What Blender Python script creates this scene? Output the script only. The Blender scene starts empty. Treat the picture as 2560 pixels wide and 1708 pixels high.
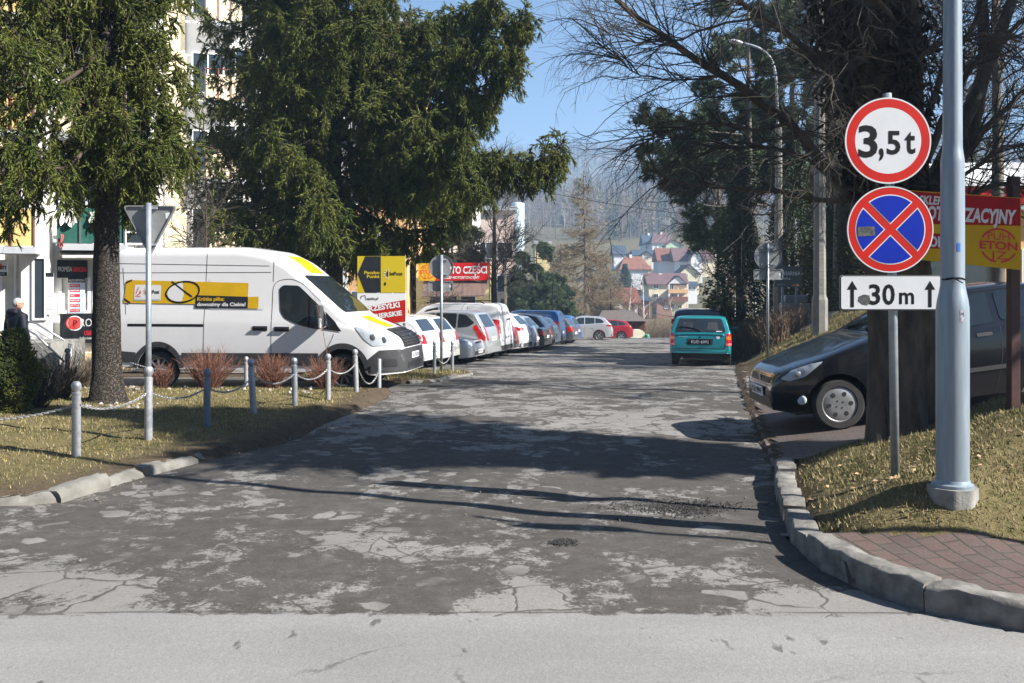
import bpy, bmesh, math, random
import numpy as np
from mathutils import Vector, Matrix
from mathutils.bvhtree import BVHTree
from mathutils.geometry import delaunay_2d_cdt
random.seed(7); RG = np.random.default_rng(11)
S = bpy.context.scene; COL = S.collection
R = math.radians
# ---------------------------------------------------------------- camera
F, HV, CH = 2300.0, 725.0, 1.75           # focal length in photo pixels, horizon row, eye height
cam = bpy.data.cameras.new('camera'); camo = bpy.data.objects.new('camera', cam); COL.objects.link(camo)
cam.sensor_width = 36; cam.lens = 36*F/2560; cam.shift_y = -(854-HV)/2560
cam.clip_start = .1; cam.clip_end = 9000
camo.location = (0, 0, CH); camo.rotation_euler = (R(90), 0, 0); S.camera = camo
S.render.resolution_x = 1024; S.render.resolution_y = 683
# ---------------------------------------------------------------- sky and sun
SUN_AZ, SUN_EL = R(111), R(37)
W_ = bpy.data.worlds.new('World'); S.world = W_; W_.use_nodes = True
nt = W_.node_tree; bg = nt.nodes['Background']; sk = nt.nodes.new('ShaderNodeTexSky')
sk.sky_type = 'NISHITA'; sk.sun_disc = False; sk.sun_elevation = SUN_EL; sk.sun_rotation = SUN_AZ
sk.altitude = 300; sk.air_density = 1.0; sk.dust_density = .5; sk.ozone_density = 7.0
nt.links.new(sk.outputs[0], bg.inputs[0]); bg.inputs[1].default_value = .05
sl = bpy.data.lights.new('sun', 'SUN'); sl.energy = 5.0; sl.angle = R(.53); sl.color = (1, .95, .88)
so = bpy.data.objects.new('sun', sl); COL.objects.link(so)
sd = Vector((math.sin(SUN_AZ)*math.cos(SUN_EL), math.cos(SUN_AZ)*math.cos(SUN_EL), math.sin(SUN_EL)))
so.rotation_euler = sd.to_track_quat('Z', 'Y').to_euler(); so.location = sd*60
S.view_settings.view_transform = 'Standard'; S.view_settings.look = 'None'
S.view_settings.exposure = 1.42; S.view_settings.gamma = 1; S.cycles.volume_bounces = 3
# ---------------------------------------------------------------- placing helpers
K = 2560/2350.
def at(u, v, d): return Vector(((u*K-1280)/F*d, d, CH-(v*K-HV)/F*d))     # picture point -> place, d metres away
def ux(u, d): return (u*K-1280)/F*d
def lerp(t, pts):
    return float(np.interp(t, [p[0] for p in pts], [p[1] for p in pts]))
RP = [(-80, 0), (8, 0), (18.4, -.12), (26.4, -.45), (45, -1.02), (64, -1.64), (70, -1.9), (84, -3.3), (110, -5), (170, -5), (225, -3.5), (280, 5), (350, 17), (450, 31), (700, 75), (1100, 150), (1500, 226), (1800, 232), (2600, 180)]
XK = [(6.3, 1.9), (6.43, 1.90), (7.96, 2.28), (9.36, 2.64), (14.8, 3.8), (23.5, 5.75), (40, 9.9), (68, 17)]
YK = [(1.85, 6.3), (1.9, 5.73), (2.03, 5.3), (2.26, 4.95), (2.6, 4.70), (4, 4.05), (9, 2.0), (30, -7)]
XL = [(7.4, -4.05), (7.5, -3.75), (8.8, -3.36), (9.87, -2.99), (10.7, -2.67), (14.4, -2.2), (16.4, -2.15), (18.6, -1.55), (21.7, -.9), (22.4, -1.3)]
def rp(y): return lerp(y, RP)
def sm(a, b, x):
    t = min(1, max(0, (x-a)/(b-a))); return t*t*(3-2*t)
def clamp(x, a=0, b=1): return min(b, max(a, x))
def hash2(x, y, s=1.0): return math.sin(x*1.7*s+1.3)*math.cos(y*1.31*s-.4)+.5*math.sin(x*3.9*s-y*2.7*s)
def right_q(x, y):                     # metres inside the right-hand block, negative on the road
    return min(x-lerp(y, XK), (y-lerp(x, YK))) if y < 9 else x-lerp(y, XK)
def left_q(x, y):                      # metres inside the left-hand lawn
    if y > 16.6: return -1
    return min(lerp(y, XL)-x, (y-(7.35+.09*(x+4))) if x < -3.9 else 9, (16.6-y)*2)
def island_q(x, y):                    # small grass island between drive and parking bays
    return min(lerp(y, XL)-x, y-18.3-.25*(-1.6-x), 22.4-y, (x+4.6+(y-18)*.1))
def drive_w(y): return sm(8.75, 9.25, y)*(1-sm(13.2, 13.9, y))
def gz(x, y):
    b = rp(y)
    q = right_q(x, y)
    if q > -.02:
        dist = max(0, x-lerp(y, XK))
        m = min(dist-.28, y-(6.2-.32*(x-2))) if y < 9 else dist-.28
        cap = 2.6 if y < 30 else 2.0
        bank = b+.12+.36*clamp(m, 0, .5)+.30*clamp(m-.5, 0, cap)+.02*hash2(x*2, y*2)*clamp(m, 0, 1)
        if y > 13:
            k_ = float(np.interp(y, (13, 20, 24, 30, 45), (.32, .36, .44, .74, .78))); bank = bank*(1-sm(13, 15, y))+sm(13, 15, y)*(b+.10+k_*clamp(dist-.2, 0, 1.45/k_)+.02*hash2(x*2, y*2)*clamp(dist-.2, 0, 1))
        bank += .16*math.exp(-((x-2.98)**2+(y-6.28)**2)/.22)
        dv = b+.06+.135*clamp(dist, 0, 5)
        w = drive_w(y)
        return bank*(1-w)+dv*w
    q = left_q(x, y)
    if q > -.02: return b+.09*sm(0, .12, q)+.04*clamp(q-.1, 0, 2.4)+.015*hash2(x*2, y*2)*clamp(q, 0, 1)
    q = island_q(x, y)
    if q > -.02: return b+.07*sm(0, .15, q)+.05*clamp(q, 0, 1)
    return b
def gp(u, d):
    x = ux(u, d); return Vector((x, d, gz(x, d)))
# ---------------------------------------------------------------- object helpers
def tag(o, label=None, cat=None, group=None, kind=None):
    if label: o['label'] = label
    if cat: o['category'] = cat
    if group: o['group'] = group
    if kind: o['kind'] = kind
    return o
def thing(name, label, cat, loc=(0, 0, 0), rz=0, group=None):
    o = bpy.data.objects.new(name, None); COL.objects.link(o); o.empty_display_size = .2
    o.location = loc; o.rotation_euler = (0, 0, rz)
    return tag(o, label, cat, group)
def link(name, me, mat=None, parent=None, smooth=False):
    o = bpy.data.objects.new(name, me); COL.objects.link(o)
    if mat is not None and not me.materials: me.materials.append(mat)
    if parent is not None: o.parent = parent
    if smooth: me.polygons.foreach_set('use_smooth', [True]*len(me.polygons))
    return o
def npmesh(name, V, Fc, mat=None, parent=None, smooth=False, off=None):
    V = np.asarray(V, dtype=np.float32).reshape(-1, 3); Fc = np.asarray(Fc, dtype=np.int32)
    if off is not None: V = V-np.asarray(off, dtype=np.float32)
    me = bpy.data.meshes.new(name); n, k = Fc.shape
    me.vertices.add(len(V)); me.vertices.foreach_set('co', V.ravel())
    me.loops.add(n*k); me.loops.foreach_set('vertex_index', Fc.ravel())
    me.polygons.add(n); me.polygons.foreach_set('loop_start', np.arange(0, n*k, k, dtype=np.int32))
    try: me.polygons.foreach_set('loop_total', np.full(n, k, dtype=np.int32))
    except Exception: pass
    me.update(calc_edges=True); me.validate()
    return link(name, me, mat, parent, smooth)
class MB:
    def __init__(s): s.v = []; s.f = []
    def add(s, vs, fs, M=None):
        n = len(s.v)
        for p in vs:
            p = Vector(p); s.v.append(M @ p if M else p)
        for f in fs: s.f.append([i+n for i in f])
        return s
    def box(s, c, sz, M=None, bev=0):
        x, y, z = sz[0]/2, sz[1]/2, sz[2]/2; c = Vector(c)
        if bev <= 0:
            vs = [c+Vector((a*x, b*y, e*z)) for a in (-1, 1) for b in (-1, 1) for e in (-1, 1)]
            return s.add(vs, [(0, 1, 3, 2), (4, 6, 7, 5), (0, 4, 5, 1), (2, 3, 7, 6), (0, 2, 6, 4), (1, 5, 7, 3)], M)
        bm = bmesh.new(); bmesh.ops.create_cube(bm, size=1)
        for v in bm.verts: v.co = Vector((v.co.x*sz[0], v.co.y*sz[1], v.co.z*sz[2]))
        bmesh.ops.bevel(bm, geom=list(bm.edges), offset=bev, segments=2, affect='EDGES', profile=.5)
        bm.verts.index_update()
        s.add([v.co+c for v in bm.verts], [[v.index for v in f.verts] for f in bm.faces], M); bm.free(); return s
    def tube(s, pts, rad, n=8, cap=True, M=None):
        pts = [Vector(p) for p in pts]
        if not hasattr(rad, '__len__'): rad = [rad]*len(pts)
        vs = []; fs = []; ref = None
        for i, p in enumerate(pts):
            t = (pts[min(i+1, len(pts)-1)]-pts[max(i-1, 0)])
            t = t.normalized() if t.length > 1e-9 else Vector((0, 0, 1))
            if ref is None: ref = Vector((1, 0, 0)) if abs(t.x) < .8 else Vector((0, 1, 0))
            a = (ref-t*ref.dot(t)).normalized(); b = t.cross(a); ref = a
            for k in range(n):
                an = 2*math.pi*k/n; vs.append(p+(a*math.cos(an)+b*math.sin(an))*rad[i])
        for i in range(len(pts)-1):
            for k in range(n):
                k2 = (k+1) % n; fs.append((i*n+k, i*n+k2, (i+1)*n+k2, (i+1)*n+k))
        if cap: fs.append(list(range(n))[::-1]); fs.append([(len(pts)-1)*n+k for k in range(n)])
        return s.add(vs, fs, M)
    def lathe(s, prof, n=16, M=None, close=True):          # profile of (radius, z)
        vs = []; fs = []
        for r, z in prof:
            for k in range(n):
                a = 2*math.pi*k/n; vs.append((r*math.cos(a), r*math.sin(a), z))
        for i in range(len(prof)-1):
            for k in range(n):
                k2 = (k+1) % n; fs.append((i*n+k, i*n+k2, (i+1)*n+k2, (i+1)*n+k))
        if close:
            fs.append(list(range(n))[::-1]); fs.append([(len(prof)-1)*n+k for k in range(n)])
        return s.add(vs, fs, M)
    def prism(s, poly, h, M=None):                          # polygon in xy, extruded 0..h in z
        n = len(poly)
        vs = [(p[0], p[1], 0) for p in poly]+[(p[0], p[1], h) for p in poly]
        fs = [list(range(n))[::-1], list(range(n, 2*n))]+[(i, (i+1) % n, (i+1) % n+n, i+n) for i in range(n)]
        return s.add(vs, fs, M)
    def sphere(s, c, r, n=12, M=None, sq=(1, 1, 1)):
        prof = [(r*math.sin(math.pi*i/n), -r*math.cos(math.pi*i/n)) for i in range(n+1)]
        prof[0] = (r*.02, -r); prof[-1] = (r*.02, r)
        T = Matrix.Translation(Vector(c)) @ Matrix.Diagonal((*sq, 1))
        return s.lathe(prof, n+4, (M @ T) if M else T)
    def mesh(s, me, M=None):
        return s.add([v.co for v in me.vertices], [list(p.vertices) for p in me.polygons], M)
    def build(s, name, mat=None, parent=None, smooth=False, off=None, auto=None):
        me = bpy.data.meshes.new(name); o = Vector(off) if off is not None else Vector()
        me.from_pydata([v-o for v in s.v], [], s.f); me.update()
        ob = link(name, me, mat, parent, smooth)
        if auto: 
            me.polygons.foreach_set('use_smooth', [True]*len(me.polygons)); me.set_sharp_from_angle(angle=R(auto))
        return ob
def circle(r, n=48, c=(0, 0)): return [(c[0]+r*math.cos(2*math.pi*i/n), c[1]+r*math.sin(2*math.pi*i/n)) for i in range(n)]
def rrect(w, h, r, n=5, c=(0, 0)):
    o = []
    for (sx, sy, a0) in ((1, 1, 0), (-1, 1, 90), (-1, -1, 180), (1, -1, 270)):
        for i in range(n+1):
            a = R(a0+90*i/n); o.append((c[0]+sx*(w/2-r)+r*math.cos(a), c[1]+sy*(h/2-r)+r*math.sin(a)))
    return o
def roundpoly(poly, r, n=4):
    out = []; N = len(poly)
    for i in range(N):
        p = Vector(poly[i]); a = Vector(poly[i-1]); b = Vector(poly[(i+1) % N])
        la, lb = (a-p).length, (b-p).length; q = min(r, la*.45, lb*.45)
        p0 = p+(a-p).normalized()*q; p1 = p+(b-p).normalized()*q
        for k in range(n+1):
            t = k/n; out.append(tuple(p0*(1-t)**2+p*2*t*(1-t)+p1*t*t))
    return out
def text_mesh(txt, size=1.0, bold=0.0, align='LEFT', shear=0, sx=1.0, space=1.0):
    c = bpy.data.curves.new('txt', 'FONT'); c.body = txt; c.size = size; c.offset = bold*size; c.align_x = align
    c.shear = shear; c.fill_mode = 'FRONT'; c.resolution_u = 3; c.space_character = space
    o = bpy.data.objects.new('txt', c); COL.objects.link(o)
    bpy.context.view_layer.update()
    dg = bpy.context.evaluated_depsgraph_get(); me = bpy.data.meshes.new_from_object(o.evaluated_get(dg))
    bpy.data.objects.remove(o)
    if sx != 1:
        for v in me.vertices: v.co.x *= sx
    return me
def width(me): 
    xs = [v.co.x for v in me.vertices]; return (min(xs), max(xs)) if xs else (0, 0)
def text_fit(mb, txt, x0, x1, y, h, M, bold=.015, shear=0, z=0.0):
    """text laid from x0 to x1, capital height h, baseline y, in plane M"""
    me = text_mesh(txt, 1, bold, shear=shear); ys = [v.co.y for v in me.vertices]
    a, b = width(me); capme = text_mesh('H', 1, bold); ch = max(v.co.y for v in capme.vertices)
    k = h/ch; kx = (x1-x0)/(b-a) if x1 else k
    mb.add([((v.co.x-a)*kx+x0, v.co.y*k+y, z) for v in me.vertices], [list(p.vertices) for p in me.polygons], M)
def plane(o, xdir, ydir=(0, 0, 1)):
    """matrix whose local x runs along xdir, local y along ydir, z out of the face"""
    x = Vector(xdir).normalized(); y = Vector(ydir).normalized(); z = x.cross(y)
    M = Matrix((x, y, z)).transposed().to_4x4(); M.translation = Vector(o); return M
# ---------------------------------------------------------------- materials
def N(t, kind, **kw):
    n = t.nodes.new(kind)
    for k, v in kw.items():
        if k.startswith('i_'):
            key = k[2:]; key = int(key) if key.isdigit() else key.replace('_', ' ')
            n.inputs[key].default_value = v
        else: setattr(n, k, v)
    return n
def ramp(t, src, stops, interp='LINEAR'):
    r = t.nodes.new('ShaderNodeValToRGB'); r.color_ramp.interpolation = interp
    e = r.color_ramp.elements
    while len(e) < len(stops): e.new(.5)
    for x, (p, c) in zip(e, stops):
        x.position = p; x.color = (*c, 1) if hasattr(c, '__len__') else (c, c, c, 1)
    if src is not None: t.links.new(src, r.inputs[0])
    return r.outputs[0]
def mixc(t, f, a, b, mode='MIX'):
    m = t.nodes.new('ShaderNodeMix'); m.data_type = 'RGBA'; m.blend_type = mode
    for sock, v in ((m.inputs[0], f), (m.inputs[6], a), (m.inputs[7], b)):
        if isinstance(v, bpy.types.NodeSocket): t.links.new(v, sock)
        elif hasattr(v, '__len__'): sock.default_value = (*v, 1) if len(v) == 3 else v
        else: sock.default_value = v if sock.type == 'VALUE' else (v, v, v, 1)
    return m.outputs[2]
def math_(t, op, a, b=None, c=None, cl=False):
    m = t.nodes.new('ShaderNodeMath'); m.operation = op; m.use_clamp = cl
    for i, v in enumerate((a, b, c)):
        if v is None: continue
        if isinstance(v, bpy.types.NodeSocket): t.links.new(v, m.inputs[i])
        else: m.inputs[i].default_value = v
    return m.outputs[0]
def noise(t, co, scale, detail=4, rough=.55, dist=0):
    n = N(t, 'ShaderNodeTexNoise'); n.inputs['Scale'].default_value = scale; n.inputs['Detail'].default_value = detail
    n.inputs['Roughness'].default_value = rough; n.inputs['Distortion'].default_value = dist
    t.links.new(co, n.inputs['Vector']); return n.outputs[0]
def mapping(t, co, scale=(1, 1, 1), rot=(0, 0, 0)):
    m = N(t, 'ShaderNodeMapping'); m.inputs['Scale'].default_value = scale; m.inputs['Rotation'].default_value = rot
    t.links.new(co, m.inputs[0]); return m.outputs[0]
def newmat(name):
    m = bpy.data.materials.new(name); m.use_nodes = True; t = m.node_tree
    return m, t, t.nodes['Principled BSDF']
def bumpto(t, b, h, strength=.3, dist=.01):
    n = N(t, 'ShaderNodeBump'); n.inputs['Strength'].default_value = strength; n.inputs['Distance'].default_value = dist
    t.links.new(h, n.inputs['Height']); t.links.new(n.outputs[0], b.inputs['Normal'])
def obco(t): return t.nodes.new('ShaderNodeTexCoord').outputs['Object']
def wpos(t): return t.nodes.new('ShaderNodeNewGeometry').outputs['Position']
def M(name, col, rough=.6, col2=None, scale=6, metal=0, spec=.5, bump=0, bscale=None, coat=0, island=0, trans=0, lo=.35, hi=.65, stretch=(1, 1, 1), detail=5):
    m, t, b = newmat(name)
    b.inputs['Roughness'].default_value = rough; b.inputs['Metallic'].default_value = metal
    b.inputs['Specular IOR Level'].default_value = spec
    if coat: b.inputs['Coat Weight'].default_value = coat; b.inputs['Coat Roughness'].default_value = .04
    co = obco(t); out = None
    if col2 is not None:
        n = noise(t, mapping(t, co, stretch), scale, detail)
        out = ramp(t, n, [(lo, col), (hi, col2)])
    if island:
        g = t.nodes.new('ShaderNodeNewGeometry').outputs['Random Per Island']
        f = ramp(t, g, [(0, 1-island), (1, 1+island)])
        out = mixc(t, 1.0, out if out is not None else col, f, 'MULTIPLY')
    if out is not None: t.links.new(out, b.inputs['Base Color'])
    else: b.inputs['Base Color'].default_value = (*col, 1)
    if trans:
        b.inputs['Subsurface Weight'].default_value = 0
        tr = N(t, 'ShaderNodeBsdfTranslucent'); mx = N(t, 'ShaderNodeMixShader'); mx.inputs[0].default_value = trans
        if out is not None: t.links.new(out, tr.inputs[0])
        else: tr.inputs[0].default_value = (*col, 1)
        t.links.new(b.outputs[0], mx.inputs[1]); t.links.new(tr.outputs[0], mx.inputs[2])
        t.links.new(mx.outputs[0], t.nodes['Material Output'].inputs[0])
    if bump: bumpto(t, b, noise(t, mapping(t, co, stretch), bscale or scale*4, 6), bump)
    return m
MT = {}
def mk(k, *a, **kw): MT[k] = M(k, *a, **kw); return MT[k]
mk('galv', (.33, .36, .39), .42, (.25, .28, .31), 14, metal=.5, bump=.05)
mk('galv_dull', (.33, .35, .37), .55, (.25, .27, .29), 20, metal=.2, bump=.05)
mk('lamp_grey', (.25, .30, .345), .42, (.19, .235, .275), 4, metal=.2, bump=.05, stretch=(6, 6, .6))
mk('silver_paint', (.38, .385, .40), .45, (.27, .275, .29), 25, metal=.3, bump=.1)
mk('blue_paint', (.16, .20, .26), .45, (.11, .14, .19), 18, metal=.2, bump=.08)
mk('chain', (.28, .28, .28), .5, metal=.6)
mk('concrete', (.27, .265, .245), .9, (.18, .175, .16), 9, bump=.35, bscale=60)
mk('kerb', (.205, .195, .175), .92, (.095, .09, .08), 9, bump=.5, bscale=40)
mk('pole_concrete', (.22, .21, .19), .9, (.16, .155, .14), 5, bump=.3, bscale=30)
mk('white_sign', (.56, .58, .60), .45, (.50, .52, .54), 4, spec=.25)
mk('red_sign', (.46, .016, .010), .45, (.40, .014, .009), 5, spec=.2)
mk('blue_sign', (.004, .022, .33), .45, (.004, .020, .28), 5, spec=.15)
mk('black', (.008, .008, .009), .6, spec=.12)
mk('black_gloss', (.010, .010, .011), .25)
mk('sign_back', (.27, .28, .28), .55, (.20, .21, .21), 8, metal=.2)
mk('yellow', (.62, .38, .010), .5, (.55, .34, .010), 4, spec=.2)
mk('yellow2', (.50, .38, .018), .5, spec=.2)
mk('charcoal', (.016, .018, .022), .55, (.022, .024, .028), 6, spec=.15)
mk('red_banner', (.48, .014, .018), .5, (.42, .012, .016), 3, spec=.2)
mk('red_banner_dark', (.40, .012, .016), .5, (.34, .010, .014), 3, spec=.2)
mk('white_print', (.66, .66, .66), .5, spec=.2)
mk('grey_print', (.45, .47, .5), .5)
mk('red_print', (.6, .02, .03), .5)
mk('paper', (.62, .62, .63), .6)
mk('tyre', (.018, .018, .019), .85, (.03, .029, .028), 12, bump=.2, bscale=60)
mk('rim', (.38, .39, .40), .38, (.30, .31, .32), 12, metal=.7)
mk('rim_dark', (.02, .02, .022), .5)
mk('trim', (.03, .031, .033), .6, (.042, .042, .044), 9, bump=.1, bscale=120)
mk('glass', (.018, .024, .028), .04, spec=.8)
mk('glass_pale', (.10, .14, .16), .05, spec=.8)
mk('lens', (.55, .60, .64), .08, (.42, .47, .52), 9, spec=.8, coat=.6)
mk('tail', (.50, .010, .012), .12, (.36, .008, .01), 14, spec=.8, coat=.7)
mk('amber', (.75, .20, .015), .15, spec=.8, coat=.6)
mk('plate', (.72, .73, .74), .5)
MT['bark_spruce'] = None
mk('bark_dark', (.10, .080, .062), .95, (.04, .032, .026), 7, bump=1.0, bscale=16, stretch=(1.5, 1.5, .5))
mk('bark_grey', (.17, .15, .12), .9, (.09, .078, .062), 6, bump=.6, bscale=20, stretch=(1.5, 1.5, .6))
mk('bark_birch', (.62, .60, .57), .8, (.10, .09, .085), 5, lo=.55, hi=.62, stretch=(1, 1, 3))
mk('twig', (.048, .040, .031), .9, island=.35)
mk('twig_dark', (.05, .042, .034), .9, island=.3)
mk('twig_red', (.17, .075, .048), .85, island=.4)
mk('twig_larch', (.19, .15, .095), .9, island=.35)
mk('twig_birch', (.20, .13, .105), .9, island=.3)
mk('spruce', (.062, .088, .015), .6, (.125, .135, .026), 1.2, island=.5, trans=.22, spec=.25)
mk('spruce_dark', (.036, .046, .012), .6, (.055, .062, .018), 1.2, island=.4, trans=.12, spec=.25)
mk('pine', (.045, .075, .035), .6, (.085, .11, .05), .9, island=.4, trans=.15, spec=.3)
mk('ivy', (.020, .042, .014), .5, (.035, .06, .02), 2, island=.5, trans=.1, spec=.4)
mk('thuja', (.040, .058, .012), .6, (.10, .105, .016), 1.5, island=.4, trans=.15, spec=.3)
mk('thuja_gold', (.13, .115, .02), .6, (.07, .08, .018), 1.5, island=.4, trans=.15, spec=.3)
mk('dead_needles', (.10, .06, .035), .8, island=.4)

def bark():
    m, t, b = newmat('bark_spruce'); P = obco(t); n = noise(t, P, 9, 4)
    wp = mixc(t, .16, P, n.node.outputs[1], 'ADD')
    vo = N(t, 'ShaderNodeTexVoronoi', feature='DISTANCE_TO_EDGE'); vo.inputs['Scale'].default_value = 30; t.links.new(mapping(t, wp, (1, 1, .55)), vo.inputs['Vector'])
    e = ramp(t, vo.outputs['Distance'], [(.0, 0), (.16, 1)]); f = noise(t, P, 45, 5, .7)
    c = mixc(t, e, (.030, .025, .021), mixc(t, ramp(t, f, [(.3, 0), (.7, 1)]), (.055, .046, .039), (.105, .092, .080)))
    t.links.new(c, b.inputs['Base Color']); b.inputs['Roughness'].default_value = .95; b.inputs['Specular IOR Level'].default_value = .1
    bumpto(t, b, math_(t, 'ADD', e, math_(t, 'MULTIPLY', f, .6)), 1.0, .02); return m
MT['bark_spruce'] = bark()
# ================================================================ GROUND, ROAD, KERBS
def road_mat():
    m, t, b = newmat('asphalt'); P = wpos(t)
    sx = N(t, 'ShaderNodeSeparateXYZ'); t.links.new(P, sx.inputs[0]); y = sx.outputs[1]
    warp = noise(t, P, 2.2, 3)
    wp = mixc(t, .34, P, t.nodes[warp.node.name].outputs[1], 'ADD')
    big = noise(t, mapping(t, P, (.8, .8, 1)), .55, 3, .5)
    fb = noise(t, wp, 1.5, 7, .62)
    zone = ramp(t, math_(t, 'DIVIDE', y, 40.0), [(0.0, .9), (.118, .90), (.124, .60), (.140, .45), (.16, .36), (.20, .28), (.245, .22), (.27, .40), (.30, .62), (.36, .52), (.42, .38), (.52, .50), (.66, .58), (1, .6)])  # light-patch share by distance; the dip paints in the tree shade band
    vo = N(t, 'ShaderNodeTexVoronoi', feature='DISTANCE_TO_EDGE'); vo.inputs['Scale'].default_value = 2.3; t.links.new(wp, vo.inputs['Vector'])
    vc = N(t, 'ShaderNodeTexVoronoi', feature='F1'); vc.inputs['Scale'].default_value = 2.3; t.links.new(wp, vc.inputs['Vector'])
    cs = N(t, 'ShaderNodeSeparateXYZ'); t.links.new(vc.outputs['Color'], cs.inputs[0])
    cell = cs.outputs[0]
    # worn light patch versus dark surface: dirt, plus the painted shade band
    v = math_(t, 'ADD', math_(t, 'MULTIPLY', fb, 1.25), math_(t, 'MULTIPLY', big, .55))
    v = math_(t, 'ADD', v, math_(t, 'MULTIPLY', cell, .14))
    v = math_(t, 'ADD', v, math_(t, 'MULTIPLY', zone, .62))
    f8 = noise(t, P, 7, 7, .75); f40 = noise(t, P, 38, 4, .7)
    v = math_(t, 'ADD', v, math_(t, 'ADD', math_(t, 'MULTIPLY', math_(t, 'SUBTRACT', f8, .5), .75), math_(t, 'MULTIPLY', math_(t, 'SUBTRACT', f40, .5), .38)))
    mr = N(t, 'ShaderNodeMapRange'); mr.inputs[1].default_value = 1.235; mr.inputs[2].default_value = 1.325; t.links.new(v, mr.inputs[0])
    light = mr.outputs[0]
    crack = N(t, 'ShaderNodeMapRange'); crack.inputs[1].default_value = .012; crack.inputs[2].default_value = .045
    t.links.new(math_(t, 'ADD', vo.outputs['Distance'], math_(t, 'MULTIPLY', math_(t, 'SUBTRACT', fb, .5), .16)), crack.inputs[0])
    near = N(t, 'ShaderNodeMapRange'); near.inputs[1].default_value = 5.08; near.inputs[2].default_value = 5.11
    t.links.new(math_(t, 'ADD', y, math_(t, 'MULTIPLY', noise(t, P, 2.2, 6, .7), .30)), near.inputs[0])   # 0 on the crossing street
    light = math_(t, 'MULTIPLY', light, math_(t, 'MAXIMUM', crack.outputs[0], math_(t, 'SUBTRACT', 1.0, near.outputs[0])))
    stain = N(t, 'ShaderNodeMapRange'); stain.inputs[1].default_value = .66; stain.inputs[2].default_value = .70
    t.links.new(noise(t, mapping(t, P, (1, .55, 1)), 5, 4, .5), stain.inputs[0])
    light = math_(t, 'MAXIMUM', light, math_(t, 'SUBTRACT', 1.0, near.outputs[0]))
    light = math_(t, 'MULTIPLY', light, math_(t, 'SUBTRACT', 1.0, math_(t, 'MULTIPLY', stain.outputs[0], .75)))
    v2 = N(t, 'ShaderNodeTexVoronoi', feature='F1'); v2.inputs['Scale'].default_value = 5.5; t.links.new(wp, v2.inputs['Vector'])
    c2 = N(t, 'ShaderNodeSeparateXYZ'); t.links.new(v2.outputs['Color'], c2.inputs[0])
    v3 = N(t, 'ShaderNodeTexVoronoi', feature='DISTANCE_TO_EDGE'); v3.inputs['Scale'].default_value = 5.5; t.links.new(wp, v3.inputs['Vector'])
    chip = N(t, 'ShaderNodeMapRange'); chip.inputs[1].default_value = .77; chip.inputs[2].default_value = .80; t.links.new(math_(t, 'ADD', c2.outputs[0], math_(t, 'MULTIPLY', math_(t, 'SUBTRACT', f8, .5), .5)), chip.inputs[0])
    ce = N(t, 'ShaderNodeMapRange'); ce.inputs[1].default_value = .05; ce.inputs[2].default_value = .12; t.links.new(math_(t, 'ADD', v3.outputs['Distance'], math_(t, 'MULTIPLY', math_(t, 'SUBTRACT', f40, .5), .12)), ce.inputs[0])
    clus = N(t, 'ShaderNodeMapRange'); clus.inputs[1].default_value = .46; clus.inputs[2].default_value = .58; t.links.new(noise(t, P, .8, 4), clus.inputs[0])
    chips = math_(t, 'MULTIPLY', math_(t, 'MULTIPLY', chip.outputs[0], ce.outputs[0]), clus.outputs[0])
    light = math_(t, 'MAXIMUM', light, math_(t, 'MULTIPLY', chips, math_(t, 'MULTIPLY', near.outputs[0], .9)))
    # seam along the junction
    gr = noise(t, P, 95, 3, .7); gr2 = noise(t, P, 26, 4, .6)
    lc = mixc(t, ramp(t, gr, [(.3, 0), (.7, 1)]), (.172, .167, .160), (.262, .256, .247))
    lc = mixc(t, ramp(t, big, [(.35, 0), (.7, .35)]), lc, (.165, .160, .153))
    lc = mixc(t, near.outputs[0], lc, mixc(t, 1.0, lc, (.92, .905, .88), 'MULTIPLY'))
    dc = mixc(t, ramp(t, gr, [(.3, 0), (.72, 1)]), (.027, .0245, .022), (.080, .073, .066))
    dc = mixc(t, ramp(t, gr2, [(.35, 0), (.75, .5)]), dc, (.082, .073, .063))
    dc = mixc(t, ramp(t, f8, [(.42, 0), (.66, .55)]), dc, (.105, .098, .090))
    seam = N(t, 'ShaderNodeMapRange'); seam.inputs[1].default_value = .02; seam.inputs[2].default_value = .0
    t.links.new(math_(t, 'ABSOLUTE', math_(t, 'SUBTRACT', math_(t, 'ADD', y, math_(t, 'MULTIPLY', noise(t, P, .9, 3), .10)), 5.03)), seam.inputs[0])
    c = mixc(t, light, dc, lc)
    vk = N(t, 'ShaderNodeTexVoronoi', feature='DISTANCE_TO_EDGE'); vk.inputs['Scale'].default_value = .62; t.links.new(mixc(t, .5, P, noise(t, P, 1.6, 7, .7).node.outputs[1], 'ADD'), vk.inputs['Vector'])
    lk = N(t, 'ShaderNodeMapRange'); lk.inputs[1].default_value = .010; lk.inputs[2].default_value = .004; t.links.new(vk.outputs['Distance'], lk.inputs[0])
    c = mixc(t, math_(t, 'MULTIPLY', lk.outputs[0], ramp(t, noise(t, P, .9, 3), [(.53, 0), (.60, .6)])), c, (.05, .046, .042))
    c = mixc(t, 1.0, c, ramp(t, noise(t, mapping(t, P, (.5, 1.4, 1)), .9, 5, .65), [(.3, .84), (.7, 1.08)]), 'MULTIPLY')
    c = mixc(t, math_(t, 'MULTIPLY', seam.outputs[0], ramp(t, noise(t, P, 1.5, 4), [(.42, .1), (.55, .8)])), c, (.03, .028, .025))
    t.links.new(c, b.inputs['Base Color']); b.inputs['Roughness'].default_value = .88; b.inputs['Specular IOR Level'].default_value = .25
    h = math_(t, 'ADD', math_(t, 'MULTIPLY', light, .5), math_(t, 'ADD', math_(t, 'MULTIPLY', gr, .35), math_(t, 'MULTIPLY', gr2, .5)))
    bumpto(t, b, h, .55, .012)
    return m
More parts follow.
